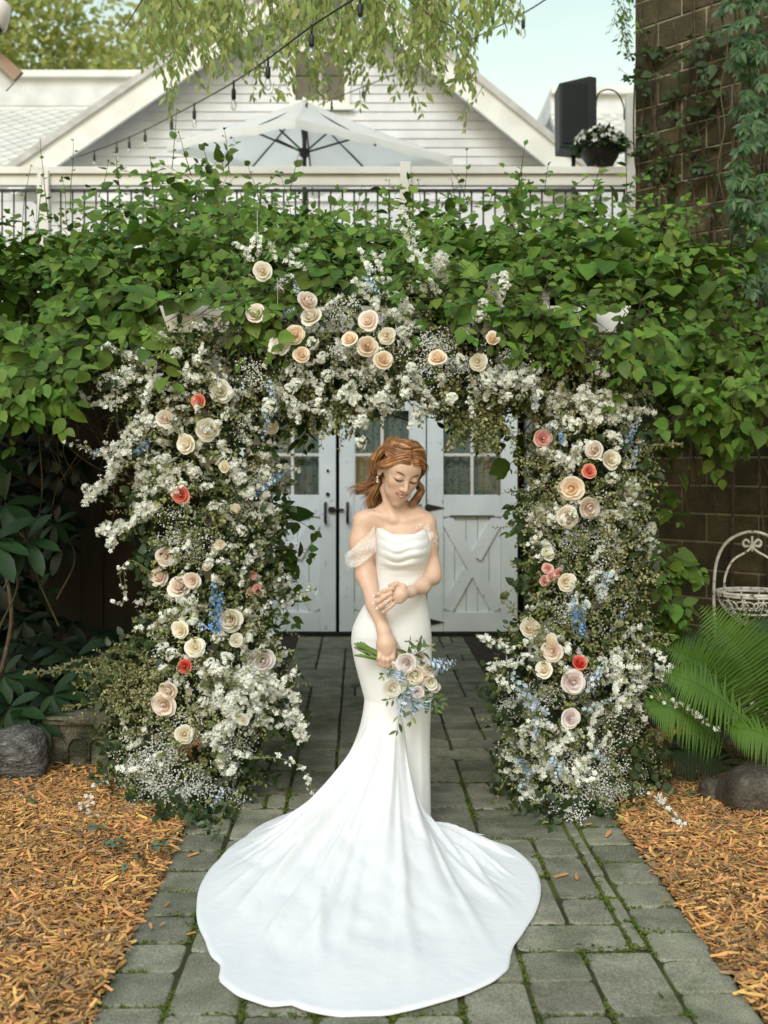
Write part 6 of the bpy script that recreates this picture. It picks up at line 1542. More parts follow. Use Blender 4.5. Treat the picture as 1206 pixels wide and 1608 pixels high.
def fill_column(root, tab, side, sprays, breaths, olive_zone, poms=()):
    deep, mid, olv = Sprigs(), Sprigs(), Sprigs(); y0, y1 = tab[0][0], tab[-1][0] - 8
    for i in range(760):
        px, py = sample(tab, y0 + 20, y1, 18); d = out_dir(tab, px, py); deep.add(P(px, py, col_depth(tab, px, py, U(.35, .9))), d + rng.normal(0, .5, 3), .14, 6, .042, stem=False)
    for i in range(760):
        px, py = sample(tab, y0, y1, 8); d = out_dir(tab, px, py); L_ = U(.06, .13); mid.add(P(px, py, col_depth(tab, px, py, U(.05, .4))), d * .8 + rng.normal(0, .45, 3) + [0, 0, .1], L_, int(L_ / .012), U(.017, .026))
    for i in range(430):
        zx, zy, zr, zr2 = olive_zone[rng.integers(0, len(olive_zone))]; px, py = rng.normal(zx, zr), rng.normal(zy, zr2)
        a, b = col_bounds(tab, np.clip(py, y0, y1)); px = np.clip(px, a - 6, b + 6); py = np.clip(py, y0 - 10, y1)
        d = out_dir(tab, px, py); L_ = U(.07, .15); olv.add(P(px, py, col_depth(tab, px, py, U(-.05, .25))), d * .7 + rng.normal(0, .5, 3) + [0, 0, .05], L_, int(L_ / .010), U(.013, .021))
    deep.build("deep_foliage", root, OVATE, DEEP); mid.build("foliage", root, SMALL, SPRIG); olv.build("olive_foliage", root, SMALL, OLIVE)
    for px, py, sx, sy, n, kind in sprays:
        for _ in range(max(3, int(n * .8))):
            x, y = px + rng.normal(0, sx), py + rng.normal(0, sy); a, b = col_bounds(tab, np.clip(y, y0, y1)); xi = np.clip(x, a + 2, b - 2)
            Y = col_depth(tab, xi, np.clip(y, y0, y1 + 6), U(-.12, .10)); Y -= .0; d = out_dir(tab, xi, np.clip(y, y0, y1)); d = d * .7 + rng.normal(0, .4, 3) + [0, 0, -.12]
            mes, nm = {'s': (SPRAYS, "white_spray"), 'b': (BELLS, "white_bell_spray"), 'k': (STOCKS, "white_stock")}[kind]
            s_ = U(.75, 1.1); dd = unit(d); p = P(x, y, Y) - dd * .10 * s_
            if p[2] < .03: p[2] = .03
            inst(mes, root, nm, p, dd, unit(np.array([0, -1, .4])), s_)
    for px, py, sx, sy, n in poms:
        for _ in range(n):
            x, y = px + rng.normal(0, sx), py + rng.normal(0, sy); a, b = col_bounds(tab, np.clip(y, y0, y1)); xi = np.clip(x, a + 3, b - 3); d = unit(out_dir(tab, xi, np.clip(y, y0, y1)) + rng.normal(0, .3, 3))
            inst(POMS, root, "white_cluster", P(x, y, col_depth(tab, xi, np.clip(y, y0, y1 + 4), U(-.12, .02))), d, unit(np.array([U(-.5, .5), -.3, 1])), U(.7, 1.1))
    for px, py, sx, sy, n in breaths:
        for _ in range(n):
            x, y = px + rng.normal(0, sx), min(py + rng.normal(0, sy), y1 + 2); a, b = col_bounds(tab, np.clip(y, y0, y1)); x = np.clip(x, a - 4, b + 4)
            d = unit(out_dir(tab, x, np.clip(y, y0, y1)) + rng.normal(0, .35, 3)); p = P(x, y, col_depth(tab, x, y, U(-.02, .15))) - d * .045
            inst(BREATHS, root, "babys_breath", p, d, unit(np.array([U(-.4, .4), -.4, .9])), U(.75, 1.05))
def spikes(root, tab, lst, big=1.0):
    for x0, y0, x1, y1, dark in lst:
        Y = (col_depth(tab, np.clip((x0 + x1) / 2, *col_bounds(tab, y0)), (y0 + y1) / 2, 0) - .05) if tab is not None else 5.05
        a, b = P(x0, y0, Y), P(x1, y1, Y - .03); L_ = np.linalg.norm(b - a)
        inst(DELPH_D if dark else DELPH_L, root, "delphinium", a, unit(b - a), unit(np.array([.2, -1, .3])), np.array([U(.9, 1.1), L_ / .16, U(.9, 1.1)]) * [max(.75, L_ / .16) * big, 1, max(.75, L_ / .16) * big])
def long_sprig(root, pts, Y, kind, n, leafy=True, name="trailing_sprig", fl=1.0):
    "a wiry branch leaving the mass, with its own flowers or leaves, as one part"
    c = smooth_curve([P(x, y, Y + k * .0) for k, (x, y) in enumerate(pts)], 24); parts = []
    v, f = tube_vf(c, (.0024, .0010), 4, False); parts.append((np.array(v), tri(f), 1))
    t = np.sort(.12 + .88 * rng.random(n) ** .75); p = np.stack([np.interp(t, np.linspace(0, 1, 24), c[:, i]) for i in range(3)], 1) + rng.normal(0, .009, (n, 3))
    if kind == 'f':
        V, T = scatter(B5[1], frames(rand_unit(n), unit(rng.normal(size=(n, 3)) + [0, -.8, .2])), p, .0125 * fl * U(.7, 1.15, n)); parts.append((V, T, 0))
    m = n * 2 if kind == 'l' else n // 2
    t = rng.random(m); q = np.stack([np.interp(t, np.linspace(0, 1, 24), c[:, i]) for i in range(3)], 1)
    V, T = scatter(SMALL[0], frames(rand_unit(m) + unit(c[-1] - c[0]) * .6, unit(rng.normal(size=(m, 3)) + [0, -.6, .6])), q, U(.016, .030, m)); parts.append((V, T, 2))
    V, T, M = merged(parts); me = np_mesh(name, V, T, True, matidx=M)
    for mm in (SPRAY_W, GREEN_STEM, OLIVE): me.materials.append(mm)
    link(name, me, root)

fl = thing("floral_column", (pxx(315, 5.4), 5.4, 0), "tall column of white sprays, cream roses and greenery on the bride's right, by the grey boulder side", "flower arrangement", "floral arch pieces")
fill_column(fl, LTAB, -1,
    [(240, 600, 40, 22, 20, 's'), (330, 560, 30, 20, 8, 's'), (370, 620, 30, 30, 12, 's'), (255, 690, 26, 26, 9, 'k'), (230, 790, 12, 18, 7, 'k'), (400, 740, 25, 40, 16, 's'), (330, 730, 60, 60, 26, 's'), (250, 740, 18, 30, 8, 'k'), (410, 820, 18, 40, 14, 's'), (300, 850, 40, 30, 10, 's'),
     (380, 900, 35, 40, 13, 's'), (290, 950, 18, 14, 7, 'k'), (250, 1000, 18, 30, 8, 's'), (400, 980, 28, 40, 16, 's'), (370, 1060, 30, 30, 16, 'k'), (400, 1090, 26, 26, 14, 'k'), (430, 1110, 22, 24, 12, 's'), (345, 1120, 24, 26, 12, 'k'), (352, 1170, 16, 34, 14, 'k'), (330, 1040, 30, 40, 9, 's'), (230, 1170, 34, 30, 9, 's'), (300, 780, 50, 120, 16, 's'), (270, 640, 50, 40, 12, 's'), (190, 620, 22, 26, 9, 's')],
    [(285, 840, 26, 16, 16), (365, 720, 30, 30, 9), (350, 800, 40, 30, 12), (220, 1210, 26, 28, 22), (270, 1180, 22, 28, 18), (195, 1180, 18, 30, 10), (300, 1240, 38, 18, 18), (370, 1200, 14, 30, 10), (240, 1255, 30, 14, 12), (400, 1090, 30, 30, 4), (260, 1030, 30, 30, 5), (390, 1010, 28, 60, 5)],
    [(230, 1060, 40, 24), (200, 1085, 30, 20), (300, 1120, 40, 40), (330, 600, 40, 26), (300, 700, 60, 80), (330, 860, 60, 90), (320, 1000, 70, 60)],
    [(262, 650, 4, 4, 1), (240, 660, 4, 4, 2), (222, 674, 4, 4, 2), (212, 692, 4, 4, 2), (203, 708, 4, 4, 2), (194, 724, 4, 4, 2), (184, 738, 4, 4, 2), (176, 754, 4, 4, 2), (160, 768, 5, 4, 2), (140, 778, 5, 5, 2), (225, 796, 6, 5, 3), (250, 735, 8, 8, 3), (168, 838, 6, 6, 3), (185, 828, 6, 5, 2), (215, 800, 5, 5, 2), (395, 745, 22, 30, 6), (405, 790, 16, 24, 5), (240, 760, 14, 18, 4), (200, 600, 24, 20, 5), (270, 560, 20, 16, 4), (390, 870, 20, 24, 4), (365, 1055, 24, 18, 9), (385, 1090, 24, 22, 9), (425, 1085, 16, 12, 5), (450, 1115, 8, 12, 4), (350, 1110, 18, 20, 7), (350, 1165, 12, 30, 7), (310, 1000, 20, 20, 4), (260, 1030, 14, 14, 3), (300, 730, 40, 40, 6), (290, 950, 16, 8, 4), (470, 1150, 4, 8, 3)])
LR = [(346, 614, 17, R_WHITE, 1), (259, 655, 15, R_BLUSH, 0), (326, 673, 18, R_CREAM, 2), (289, 697, 16, R_CREAM, 1), (427, 671, 13, R_CREAM, 3), (260, 874, 15, R_BLUSH, 2), (248, 905, 15, R_BLUSH, 1), (281, 919, 18, R_BLUSH, 1), (301, 912, 15, R_BLUSH, 0), (281, 990, 15, R_CREAM, 2), (307, 1016, 16, R_CREAM, 1),
      (360, 974, 19, R_CREAM, 2), (413, 1038, 19, R_LILAC, 1), (262, 1086, 16, R_BLUSH, 1), (256, 1107, 18, R_BLUSH, 1), (290, 1153, 14, R_CREAM, 1), (372, 1005, 11, R_WHITE, 0), (381, 1130, 10, R_WHITE, 0), (370, 800, 10, R_CREAM, 3), (352, 733, 11, R_CREAM, 3), (345, 855, 9, R_CREAM, 3)]
for x, y, r, m, k in LR: rose_at(fl, x, y, r, m, col_depth(LTAB, x, y, -.02) - .045, ROSES[k])
for x, y, r in ((310, 629, 13), (283, 777, 15)): rose_at(fl, x, y, r, R_CORAL, col_depth(LTAB, x, y, 0) - .045, ROSES[0], label="coral rose among the cream ones")
rose_at(fl, 289, 1046, 12, R_RED, col_depth(LTAB, 289, 1046, 0) - .045, ROSES[0], label="deep coral rose low on the column")
for x, y in ((397, 903), (403, 925), (393, 929)): rose_at(fl, x, y, 8, R_PINK, 5.15, ROSES[3], label="small pink spray rose")
for x, y, r in ((325, 889, 9), (316, 693, 8), (300, 740, 7)): rose_at(fl, x, y, r, R_WHITE, col_depth(LTAB, x, y, 0) - .03, BUD)
spikes(fl, LTAB, [(395, 770, 456, 742, 1), (402, 772, 428, 758, 1), (338, 985, 336, 918, 1), (345, 975, 348, 928, 1), (341, 992, 346, 975, 1), (318, 988, 314, 976, 0), (145, 715, 172, 700, 0), (215, 712, 236, 690, 1), (430, 640, 412, 690, 0), (425, 610, 440, 660, 0), (330, 1280, 350, 1240, 0)])
long_sprig(fl, [(250, 660), (225, 690), (185, 735), (150, 765), (132, 792)], 5.22, 'f', 70, fl=1.25)
long_sprig(fl, [(255, 655), (220, 680), (190, 710), (170, 740)], 5.18, 'f', 70, fl=1.35)
long_sprig(fl, [(240, 640), (215, 665), (190, 690), (160, 712)], 5.2, 'f', 50, fl=1.2)
long_sprig(fl, [(205, 700), (165, 715), (130, 700), (96, 695)], 5.25, 'f', 26)
long_sprig(fl, [(250, 790), (225, 800), (205, 822), (170, 838)], 5.2, 'f', 60, fl=1.3)
long_sprig(fl, [(250, 800), (215, 815), (180, 840), (172, 860)], 5.2, 'f', 44, fl=1.2)
long_sprig(fl, [(240, 900), (205, 880), (188, 900), (196, 940), (178, 948)], 5.2, 'f', 18)
long_sprig(fl, [(240, 905), (215, 885), (196, 892), (198, 935)], 5.22, 'l', 22)
long_sprig(fl, [(300, 580), (230, 575), (180, 585), (152, 606)], 5.2, 'f', 52)
long_sprig(fl, [(280, 600), (220, 610), (185, 630), (160, 637)], 5.2, 'f', 48)
long_sprig(fl, [(270, 560), (225, 555), (195, 560), (168, 540)], 5.2, 'f', 36)
long_sprig(fl, [(270, 1060), (190, 1040), (130, 1035), (85, 1052), (40, 1055)], 5.15, 'l', 60)
long_sprig(fl, [(260, 1070), (180, 1060), (120, 1050), (60, 1060)], 5.12, 'l', 46)
long_sprig(fl, [(260, 1100), (190, 1095), (140, 1105), (95, 1112)], 5.1, 'l', 46)
long_sprig(fl, [(250, 1040), (190, 1020), (150, 1040)], 5.1, 'l', 40)
long_sprig(fl, [(400, 980), (440, 950), (470, 932), (500, 926)], 5.2, 'f', 24, fl=.9)
long_sprig(fl, [(400, 1070), (435, 1080), (462, 1100), (470, 1160)], 5.05, 'f', 80, fl=1.25)
long_sprig(fl, [(400, 1060), (440, 1070), (470, 1050)], 5.05, 'f', 40)
long_sprig(fl, [(390, 1192), (430, 1190), (465, 1200), (485, 1225), (490, 1245)], 4.95, 'f', 24, fl=1.0)
long_sprig(fl, [(420, 1110), (450, 1120), (470, 1125), (478, 1160)], 5.0, 'f', 50, fl=1.2)
long_sprig(fl, [(220, 1220), (170, 1225), (145, 1245), (140, 1270)], 4.98, 'f', 20, fl=.8)
long_sprig(fl, [(350, 1270), (345, 1300), (330, 1325)], 4.72, 'l', 14); long_sprig(fl, [(300, 1285), (285, 1310), (260, 1335)], 4.75, 'l', 12)

fr_ = thing("floral_column", (pxx(925, 5.4), 5.4, 0), "tall column of white sprays, blush roses and pale blue spikes on the bride's left, beside the fern", "flower arrangement", "floral arch pieces")
fill_column(fr_, RTAB, 1,
    [(930, 640, 34, 28, 26, 'k'), (900, 610, 40, 24, 14, 's'), (980, 650, 22, 20, 8, 'b'), (1012, 628, 6, 10, 4, 'b'), (870, 660, 20, 30, 8, 's'), (880, 720, 30, 20, 8, 's'), (985, 760, 14, 30, 10, 'k'), (850, 800, 20, 40, 8, 's'), (1005, 800, 8, 30, 7, 'k'), (1018, 850, 8, 26, 9, 'k'), (960, 850, 40, 40, 9, 's'), (850, 840, 18, 14, 7, 's'),
     (940, 920, 40, 30, 8, 's'), (990, 1000, 10, 16, 8, 'b'), (1000, 1055, 22, 20, 13, 'b'), (870, 980, 28, 20, 7, 's'), (975, 1075, 26, 16, 9, 'b'), (830, 1010, 18, 18, 5, 'b'), (880, 1180, 50, 20, 11, 'b'), (850, 1215, 26, 22, 13, 'b'), (905, 1220, 20, 22, 7, 'b'), (930, 1150, 20, 14, 5, 'b'), (835, 1130, 20, 20, 7, 's'), (860, 1260, 22, 10, 6, 'b'), (950, 720, 40, 100, 10, 's')],
    [(905, 840, 44, 16, 14), (915, 855, 30, 20, 12), (1005, 700, 14, 18, 7), (985, 760, 20, 20, 6), (880, 1090, 26, 22, 9), (1000, 1180, 26, 36, 20), (940, 1200, 30, 34, 14), (960, 1255, 30, 18, 16), (820, 1120, 18, 22, 10), (790, 1110, 12, 24, 6), (900, 950, 34, 40, 8), (935, 890, 30, 40, 8), (870, 1235, 30, 26, 8), (1000, 1050, 24, 24, 6), (850, 790, 18, 40, 5), (900, 1280, 26, 8, 5)],
    [(960, 850, 24, 50), (985, 930, 18, 36), (940, 900, 40, 60), (870, 780, 30, 60), (900, 590, 26, 30), (850, 1000, 30, 26), (970, 1020, 30, 40), (920, 760, 50, 90), (860, 1190, 40, 30)],
    [(930, 640, 32, 22, 13), (895, 660, 20, 14, 5), (970, 655, 16, 14, 4), (985, 755, 12, 18, 5), (1004, 800, 6, 16, 3), (1018, 850, 5, 20, 5), (960, 790, 14, 20, 3), (850, 815, 16, 20, 4), (1000, 1055, 18, 14, 5), (870, 1190, 30, 14, 4), (940, 920, 24, 24, 3), (880, 720, 20, 16, 3)])
RR = [(932, 706, 14, R_BLUSH, 1), (961, 720, 16, R_CREAM, 2), (897, 767, 17, R_PEACH, 1), (892, 812, 16, R_BLUSH, 1), (927, 799, 17, R_BLUSH, 0), (862, 868, 14, R_WHITE, 0), (890, 914, 15, R_CREAM, 2), (831, 986, 15, R_CREAM, 2), (867, 1023, 16, R_BLUSH, 0), (853, 1050, 14, R_CREAM, 1), (901, 1072, 18, R_LILAC, 1), (897, 1128, 16, R_LILAC, 1), (866, 1004, 11, R_CREAM, 3), (1000, 690, 8, R_BLUSH, 3)]
for x, y, r, m, k in RR: rose_at(fr_, x, y, r, m, col_depth(RTAB, x, y, -.02) - .045, ROSES[k])
rose_at(fr_, 853, 688, 14, R_PINK, 5.14, ROSES[0], label="salmon pink rose by the door frame"); rose_at(fr_, 926, 739, 12, R_CORAL, 5.05, ROSES[1], label="coral rose under the two cream roses")
rose_at(fr_, 911, 1039, 12, R_RED, col_depth(RTAB, 911, 1039, 0) - .045, ROSES[0], label="coral red rose low on the column")
for x, y in ((860, 893), (866, 905), (857, 912), (878, 901)): rose_at(fr_, x, y, 8.5, R_PINK, 5.12, ROSES[1], label="small pink spray rose")
spikes(fr_, RTAB, [(978, 702, 1006, 658, 0), (985, 705, 995, 675, 1), (865, 672, 876, 662, 1), (884, 694, 880, 680, 1), (842, 640, 838, 628, 1), (905, 985, 900, 938, 1), (908, 970, 922, 948, 1), (913, 1000, 918, 972, 1), (848, 1125, 802, 1055, 0), (925, 1085, 952, 1035, 0), (918, 1118, 960, 1098, 0), (930, 1180, 955, 1198, 0), (866, 1200, 872, 1188, 0), (820, 1235, 838, 1208, 0), (870, 1225, 886, 1195, 0), (838, 1168, 848, 1130, 0), (815, 1190, 830, 1215, 1), (965, 990, 985, 950, 0), (990, 730, 1010, 690, 0), (955, 900, 940, 945, 0)])
long_sprig(fr_, [(850, 1030), (815, 1030), (785, 1010), (756, 1000)], 5.05, 'f', 44, fl=1.1)
long_sprig(fr_, [(850, 1060), (820, 1045), (795, 1040), (770, 1050)], 5.02, 'f', 44, fl=1.1)
long_sprig(fr_, [(830, 1100), (800, 1080), (780, 1058)], 5.0, 'f', 20)
long_sprig(fr_, [(980, 1030), (1010, 1015), (1035, 1025), (1040, 1040)], 5.0, 'f', 22, fl=1.1)
long_sprig(fr_, [(990, 1060), (1030, 1060), (1070, 1075), (1100, 1080)], 4.95, 'f', 24, fl=.9)
long_sprig(fr_, [(1000, 1080), (1050, 1100), (1085, 1115), (1125, 1145)], 4.92, 'f', 30, fl=.95)
long_sprig(fr_, [(980, 690), (1020, 700), (1050, 696), (1070, 700)], 5.15, 'l', 30)
long_sprig(fr_, [(850, 980), (815, 960), (795, 940), (790, 932)], 5.2, 'l', 14)
long_sprig(fr_, [(860, 760), (835, 775), (805, 772), (786, 775)], 5.3, 'l', 14)
long_sprig(fr_, [(920, 600), (915, 570), (930, 545), (950, 520)], 5.25, 'l', 40); long_sprig(fr_, [(905, 610), (900, 580), (905, 555), (918, 540)], 5.2, 'l', 40)
long_sprig(fr_, [(960, 610), (985, 590), (1010, 580)], 5.2, 'f', 16); long_sprig(fr_, [(880, 660), (862, 720), (848, 770)], 5.1, 'l', 24)
long_sprig(fr_, [(800, 1215), (785, 1240), (775, 1262)], 4.95, 'l', 14)

gl_ = thing("floral_garland", (0, 5.3, 2.2), "overhead garland of peach roses, white sprays and trailing stems over the doors", "flower arrangement", "floral arch pieces")
GT = [(350, 470), (400, 430), (450, 440), (500, 440), (560, 460), (640, 440), (700, 470), (760, 480), (820, 500), (860, 540)]
GB = [(350, 600), (400, 640), (440, 655), (500, 665), (545, 690), (590, 640), (640, 640), (690, 655), (740, 690), (775, 700), (800, 640), (830, 640), (860, 660)]
deep, mid, olv = Sprigs(), Sprigs(), Sprigs()
gY = lambda v: 5.12 + .12 * abs(v - .45)
for i in range(620):
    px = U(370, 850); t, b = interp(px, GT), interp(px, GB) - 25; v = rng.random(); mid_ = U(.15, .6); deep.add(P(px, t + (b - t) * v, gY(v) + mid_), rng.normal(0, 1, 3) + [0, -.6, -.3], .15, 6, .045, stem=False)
for i in range(640):
    px = U(375, 850); t, b = interp(px, GT), interp(px, GB); v = rng.random() ** .8; L_ = U(.07, .14); (olv if rng.random() < .4 else mid).add(P(px, t + (b - t) * v, gY(v) + abs(rng.normal(0, .08))), rng.normal(0, .7, 3) + [0, -.5, -.5], L_, int(L_ / .013), U(.017, .026))
for px, lo, n in ((545, 690, 10), (470, 650, 8), (512, 690, 7), (748, 690, 20), (770, 715, 18), (700, 660, 14), (640, 640, 10), (820, 640, 8), (590, 620, 8), (430, 640, 10)):
    for _ in range(n):
        L_ = U(.14, .3); x = px + rng.normal(0, 12); (olv if rng.random() < .6 else mid).add(P(x, lo - L_ * 320, 5.2 + U(-.06, .1)), [U(-.15, .15), -.1, -1], L_, int(L_ / .012), U(.015, .024), droop=.3)
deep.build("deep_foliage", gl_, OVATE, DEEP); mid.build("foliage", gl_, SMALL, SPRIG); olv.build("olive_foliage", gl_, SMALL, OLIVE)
for px, py, sx, sy, n, kind in ((475, 560, 26, 26, 12, 's'), (500, 600, 24, 26, 14, 's'), (560, 640, 10, 26, 9, 'k'), (450, 600, 22, 24, 9, 's'), (620, 600, 40, 24, 16, 's'), (690, 600, 34, 24, 14, 's'), (640, 500, 26, 26, 12, 's'), (740, 510, 16, 22, 11, 'k'), (730, 600, 34, 26, 12, 's'), (800, 600, 22, 14, 18, 'b'), (830, 605, 14, 12, 9, 'b'), (785, 590, 20, 12, 8, 's'),
                                (785, 455, 7, 12, 8, 'k'), (690, 415, 6, 14, 8, 'k'), (655, 375, 8, 18, 8, 'b'), (670, 445, 8, 12, 4, 'b'), (405, 398, 14, 8, 7, 'b'), (460, 420, 8, 16, 5, 'b'), (580, 440, 12, 16, 7, 'b'), (600, 420, 12, 12, 4, 's'), (560, 470, 22, 12, 6, 's'), (430, 540, 12, 10, 6, 'b'), (800, 540, 14, 20, 6, 's'), (540, 590, 30, 30, 8, 's'), (770, 560, 12, 18, 5, 's'), (600, 555, 60, 40, 12, 's')):
    for _ in range(max(3, int(n * .66))):
        x, y = px + rng.normal(0, sx), py + rng.normal(0, sy); d = unit(rng.normal(0, .6, 3) + np.array([0, -.5, -.45 if py > 480 else .5])); s_ = U(.75, 1.1)
        mes, nm = {'s': (SPRAYS, "white_spray"), 'b': (BELLS, "white_bell_spray"), 'k': (STOCKS, "white_stock")}[kind]
        inst(mes, gl_, nm, P(x, y, 5.1 + U(-.05, .06)) - d * .10 * s_, d, unit(np.array([0, -1, .3])), s_)
for px, py, sx, sy, n in ((560, 560, 60, 30, 9), (650, 560, 40, 30, 9), (780, 575, 26, 16, 8), (420, 570, 20, 20, 5), (710, 540, 30, 24, 6)):
    for _ in range(n): inst(BREATHS, gl_, "babys_breath", P(px + rng.normal(0, sx), py + rng.normal(0, sy), 5.1), unit(np.array([U(-.5, .5), -1, U(-.6, .4)])), unit(np.array([0, -.2, 1])), U(.7, 1))
for px, py, sx, sy, n in ((490, 585, 26, 26, 7), (560, 640, 8, 22, 4), (640, 510, 22, 20, 4), (740, 508, 12, 14, 4), (690, 590, 30, 18, 4), (800, 600, 18, 12, 7), (830, 605, 12, 10, 4), (785, 455, 5, 10, 3), (688, 412, 5, 12, 3), (440, 600, 16, 20, 3), (620, 600, 30, 16, 4)):
    for _ in range(n): inst(POMS, gl_, "white_cluster", P(px + rng.normal(0, sx), py + rng.normal(0, sy), 5.02), unit(np.array([U(-.4, .4), -1, U(-.5, .3)])), unit(np.array([U(-.5, .5), -.3, 1])), U(.6, .95))
for x, y, r, m, k in ((412, 425, 15, R_CREAM, 1), (400, 490, 16, R_BLUSH, 0), (485, 471, 17, R_BLUSH, 1), (487, 494, 17, R_CREAM, 1), (577, 502, 17, R_BLUSH, 1), (464, 526, 15, R_PEACH, 2), (474, 556, 13, R_PEACH, 1), (548, 530, 14, R_PEACH, 1), (577, 543, 16, R_PEACH, 1), (606, 527, 13, R_CREAM, 2), (603, 564, 15, R_PEACH, 1), (687, 559, 15, R_PEACH, 1), (750, 568, 14, R_CREAM, 2), (773, 530, 12, R_PEACH, 2)):
    rose_at(gl_, x, y, r, m, 4.98, ROSES[k])
rose_at(gl_, 437, 542, 17, R_WHITE, 4.98, RUFFLED, label="white ruffled bloom")
spikes(gl_, None, [(440, 498, 462, 485, 0), (586, 508, 602, 494, 0), (468, 462, 462, 440, 0), (420, 600, 436, 640, 0), (412, 640, 425, 670, 0), (575, 432, 600, 468, 0), (840, 640, 842, 620, 0)], .9)
mb = MB(); mb.tube([P(560, 640, 5.3), P(585, 655, 5.25), P(610, 650, 5.25), P(640, 660, 5.3)], .004, 5); mb.build("arch_wire", BARK, gl_)
for x, y0, y1 in ((436, 436, 500), (404, 330, 420)):
    mb = MB(); mb.tube([P(x, y0, 5.06), P(x, y1, 5.05)], .0008, 4); mb.build("hanging_thread", PERG, gl_)

# ------------------------------------------------------------------ fallen stems on the ground
def ground_sprig(label, pts, fl_n, lf_n, leafsize, grp="cut stems lying on the ground", flw=.013, green=SPRIG):
    W_ = np.array([G(x, y, .055) for x, y in pts]); c = smooth_curve(W_, 16); parts = []
    v, f = tube_vf(c, (.0022, .001), 4, False); parts.append((np.array(v), tri(f), 1))
    if fl_n:
        t = rng.random(fl_n); p = np.stack([np.interp(t, np.linspace(0, 1, 16), c[:, i]) for i in range(3)], 1) + rng.normal(0, .012, (fl_n, 3)) + [0, 0, .012]
        V, T = scatter(B5[0], frames(rand_unit(fl_n), unit(rng.normal(0, .5, (fl_n, 3)) + [0, -.4, 1])), p, flw * U(.7, 1.2, fl_n)); parts.append((V, T, 0))
    t = rng.random(lf_n); p = np.stack([np.interp(t, np.linspace(0, 1, 16), c[:, i]) for i in range(3)], 1) + [0, 0, .006]
    V, T = scatter(SMALL[1], frames(rand_unit(lf_n) * [1, 1, .25], unit(rng.normal(0, .4, (lf_n, 3)) + [0, 0, 1])), p, leafsize * U(.7, 1.2, lf_n)); parts.append((V, T, 2))
    V, T, M = merged(parts); me = np_mesh("fallen_sprig", V, T, True, matidx=M)
    for m in (SPRAY_W, GREEN_STEM, green): me.materials.append(m)
    tag(link("fallen_sprig", me), label, "flower stem", grp)
LF = pmat("cut_leaf", (.10, .15, .085), (.15, .19, .12), 9, .5, transl=.15)
ground_sprig("white flower stem lying on the right mulch in front of the fern", [(1010, 1250), (1035, 1262), (1055, 1278), (1075, 1300)], 26, 6, .02)
ground_sprig("small green leaf cluster lying on the left mulch", [(172, 1318), (182, 1326), (195, 1335)], 0, 8, .05, green=LF)
ground_sprig("grey-green leaves lying at the path edge below the left column", [(235, 1338), (245, 1330), (262, 1322)], 0, 9, .04, green=LF)
ground_sprig("leafy stem lying on the mulch just in front of the left column", [(195, 1360), (208, 1350), (222, 1348)], 0, 9, .035, green=LF)
ground_sprig("leafy stem hanging onto the left border pavers from the column", [(318, 1290), (335, 1302), (345, 1312)], 0, 12, .04, green=LF)
ground_sprig("small white flower stem at the left edge of the mulch near the planter", [(128, 1268), (140, 1272), (150, 1285)], 10, 6, .018)
ground_sprig("single broad leaf lying on the mulch above the leaf cluster", [(140, 1298), (148, 1300), (152, 1302)], 0, 3, .05, green=LF)
ground_sprig("tiny green leaf scraps on the mulch at the left frame edge", [(28, 1250), (45, 1256), (60, 1260)], 0, 6, .04, green=LF)
ground_sprig("green fern scrap on the right mulch before the small brown stone", [(1055, 1243), (1075, 1248), (1095, 1246)], 0, 10, .03, green=LF)
ground_sprig("white petals and twig on the pavers under the right column", [(880, 1268), (888, 1276), (896, 1284)], 8, 3, .015)

# ------------------------------------------------------------------ bouquet in her hand
bq = thing("bouquet", Q(607, 1036, -.18), "bridal bouquet of white roses, tulips and pale blue flowers held low in her hand", "bouquet")
hand = Q(607, 1037, -.182)
for k in range(22):
    s_, e = Q(565 + U(-9, 12), 1013 + U(-8, 17), -.19 + U(-.02, .03)), hand + rng.normal(0, .006, 3)
    e2 = Q(630 + U(-4, 8), 1050 + U(-8, 8), -.19 + U(-.02, .03)); mb = MB(); mb.tube(smooth_curve([s_, e, e2], 12), .0044, 6); mb.build("stem", pmat("cut_stem", (.13, .20, .045), (.19, .26, .08), 8, .5) if k == 0 else bpy.data.materials["cut_stem"], bq)
mb = MB(); mb.tube([hand + (Q(592, 1031, -.182) - hand) * 1.0, hand, Q(622, 1043, -.184)], .015, 12); mb.build("ribbon", pmat("ribbon_white", (.8, .78, .72), rough=.4), bq)
BR = [(637, 1042, 15, R_LILAC, 0, -.27), (617, 1082, 17, R_WHITE, 2, -.27), (652, 1062, 16, R_CREAM, 1, -.26), (660, 1030, 10, R_LILAC, 3, -.22), (676, 1052, 11, R_BLUSH, 0, -.25), (655, 1088, 10, R_LILAC, 2, -.26), (677, 1072, 11, R_WHITE, 3, -.26), (683, 1080, 9, R_WHITE, 3, -.24), (640, 1066, 10, R_WHITE, 3, -.25), (648, 1040, 8, R_CREAM, 3, -.24)]
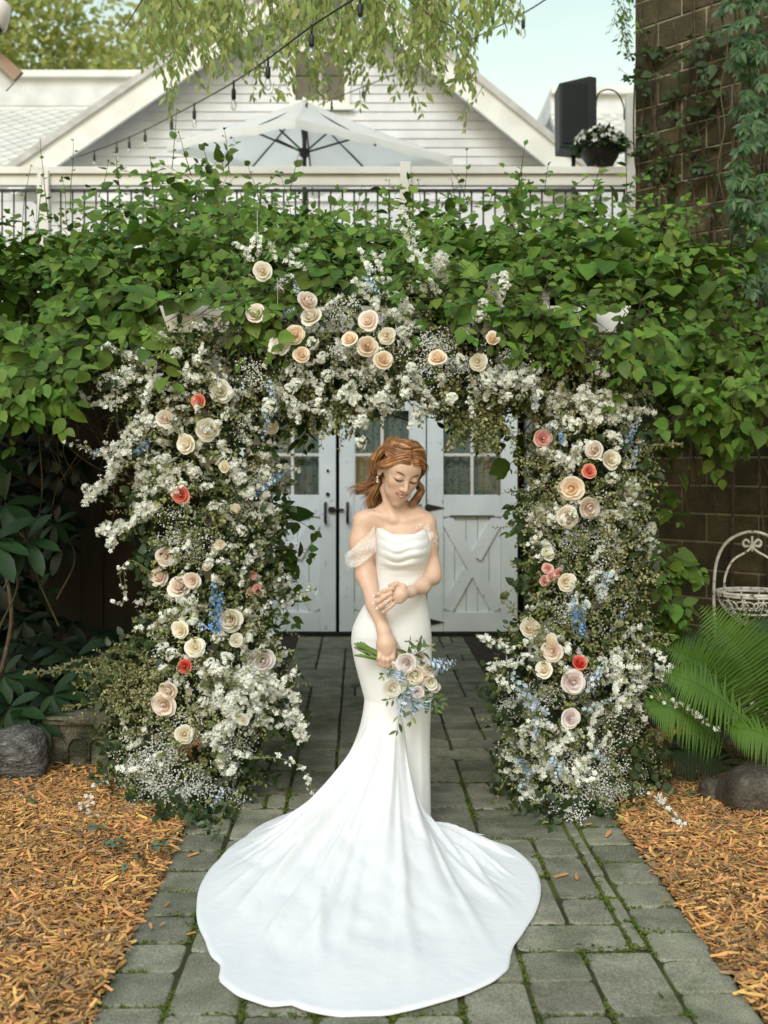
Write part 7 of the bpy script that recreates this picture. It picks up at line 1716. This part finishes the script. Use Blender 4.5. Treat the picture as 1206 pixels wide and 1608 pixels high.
BR += [(664, 1046, 9, R_WHITE, 3, -.24), (630, 1058, 9, R_WHITE, 3, -.24), (668, 1066, 10, R_BLUSH, 3, -.25), (642, 1096, 9, R_WHITE, 3, -.25), (634, 1028, 9, R_WHITE, 3, -.23), (662, 1100, 8, R_CREAM, 3, -.24)]
for x, y, r, m, k, dy in BR: rose_at(bq, x, y, r, m, YB + dy, ROSES[k] if k < 3 else BUD, face=[U(-.3, .6), -1, U(-.5, .3)])
for x0, y0, x1, y1 in ((682, 1050, 716, 1040), (676, 1046, 700, 1038), (628, 1068, 632, 1052), (640, 1078, 634, 1112), (632, 1095, 628, 1128), (645, 1090, 650, 1122), (612, 1052, 614, 1066), (655, 1104, 645, 1124), (668, 1098, 672, 1116)):
    a, b = Q(x0, y0, -.26), Q(x1, y1, -.27); L_ = np.linalg.norm(b - a); inst(DELPH_L, bq, "delphinium", a, unit(b - a), unit(np.array([.2, -1, .3])), np.array([1.15, L_ / .16, 1.15]))
for k in range(16):
    d = unit(np.array([U(-.7, .9), -.6, U(-.9, .3)])); inst(SPRAYS if k % 2 else BELLS, bq, "white_spray", Q(U(618, 678), U(1040, 1100), -.19) - d * .03, d, unit(np.array([0, -1, .4])), U(.5, .7))
bl = Plant()
for x0, y0, x1, y1, n in ((640, 1040, 662, 1008, 5), (650, 1030, 672, 1012, 4), (660, 1085, 690, 1110, 6), (630, 1100, 625, 1146, 4), (650, 1100, 648, 1132, 4), (610, 1050, 602, 1062, 3), (622, 1095, 610, 1100, 3), (668, 1090, 684, 1112, 5), (640, 1036, 640, 1008, 3), (645, 1075, 650, 1100, 6)):
    a, b = Q(x0, y0, -.25), Q(x1, y1, -.25); bl.shoot(a, b - a, np.linalg.norm(b - a), n, .045, droop=.3, stem_r=.002, up=(U(-.3, .3), -.9, .3), taper=.4)
for i in range(60):
    bl.leaf(Q(U(612, 682), U(1036, 1105), -.22 + U(-.02, .03)), rand_unit(1)[0] + [0, -.3, -.3], unit(np.array([U(-.4, .4), -.9, .3])), U(.03, .05))
bl.build(bq, LANCE, SPRIG, pmat("bouquet_leaf", (.06, .11, .03), (.10, .16, .05), 5, .5, transl=.2, objrand=.3), 60)
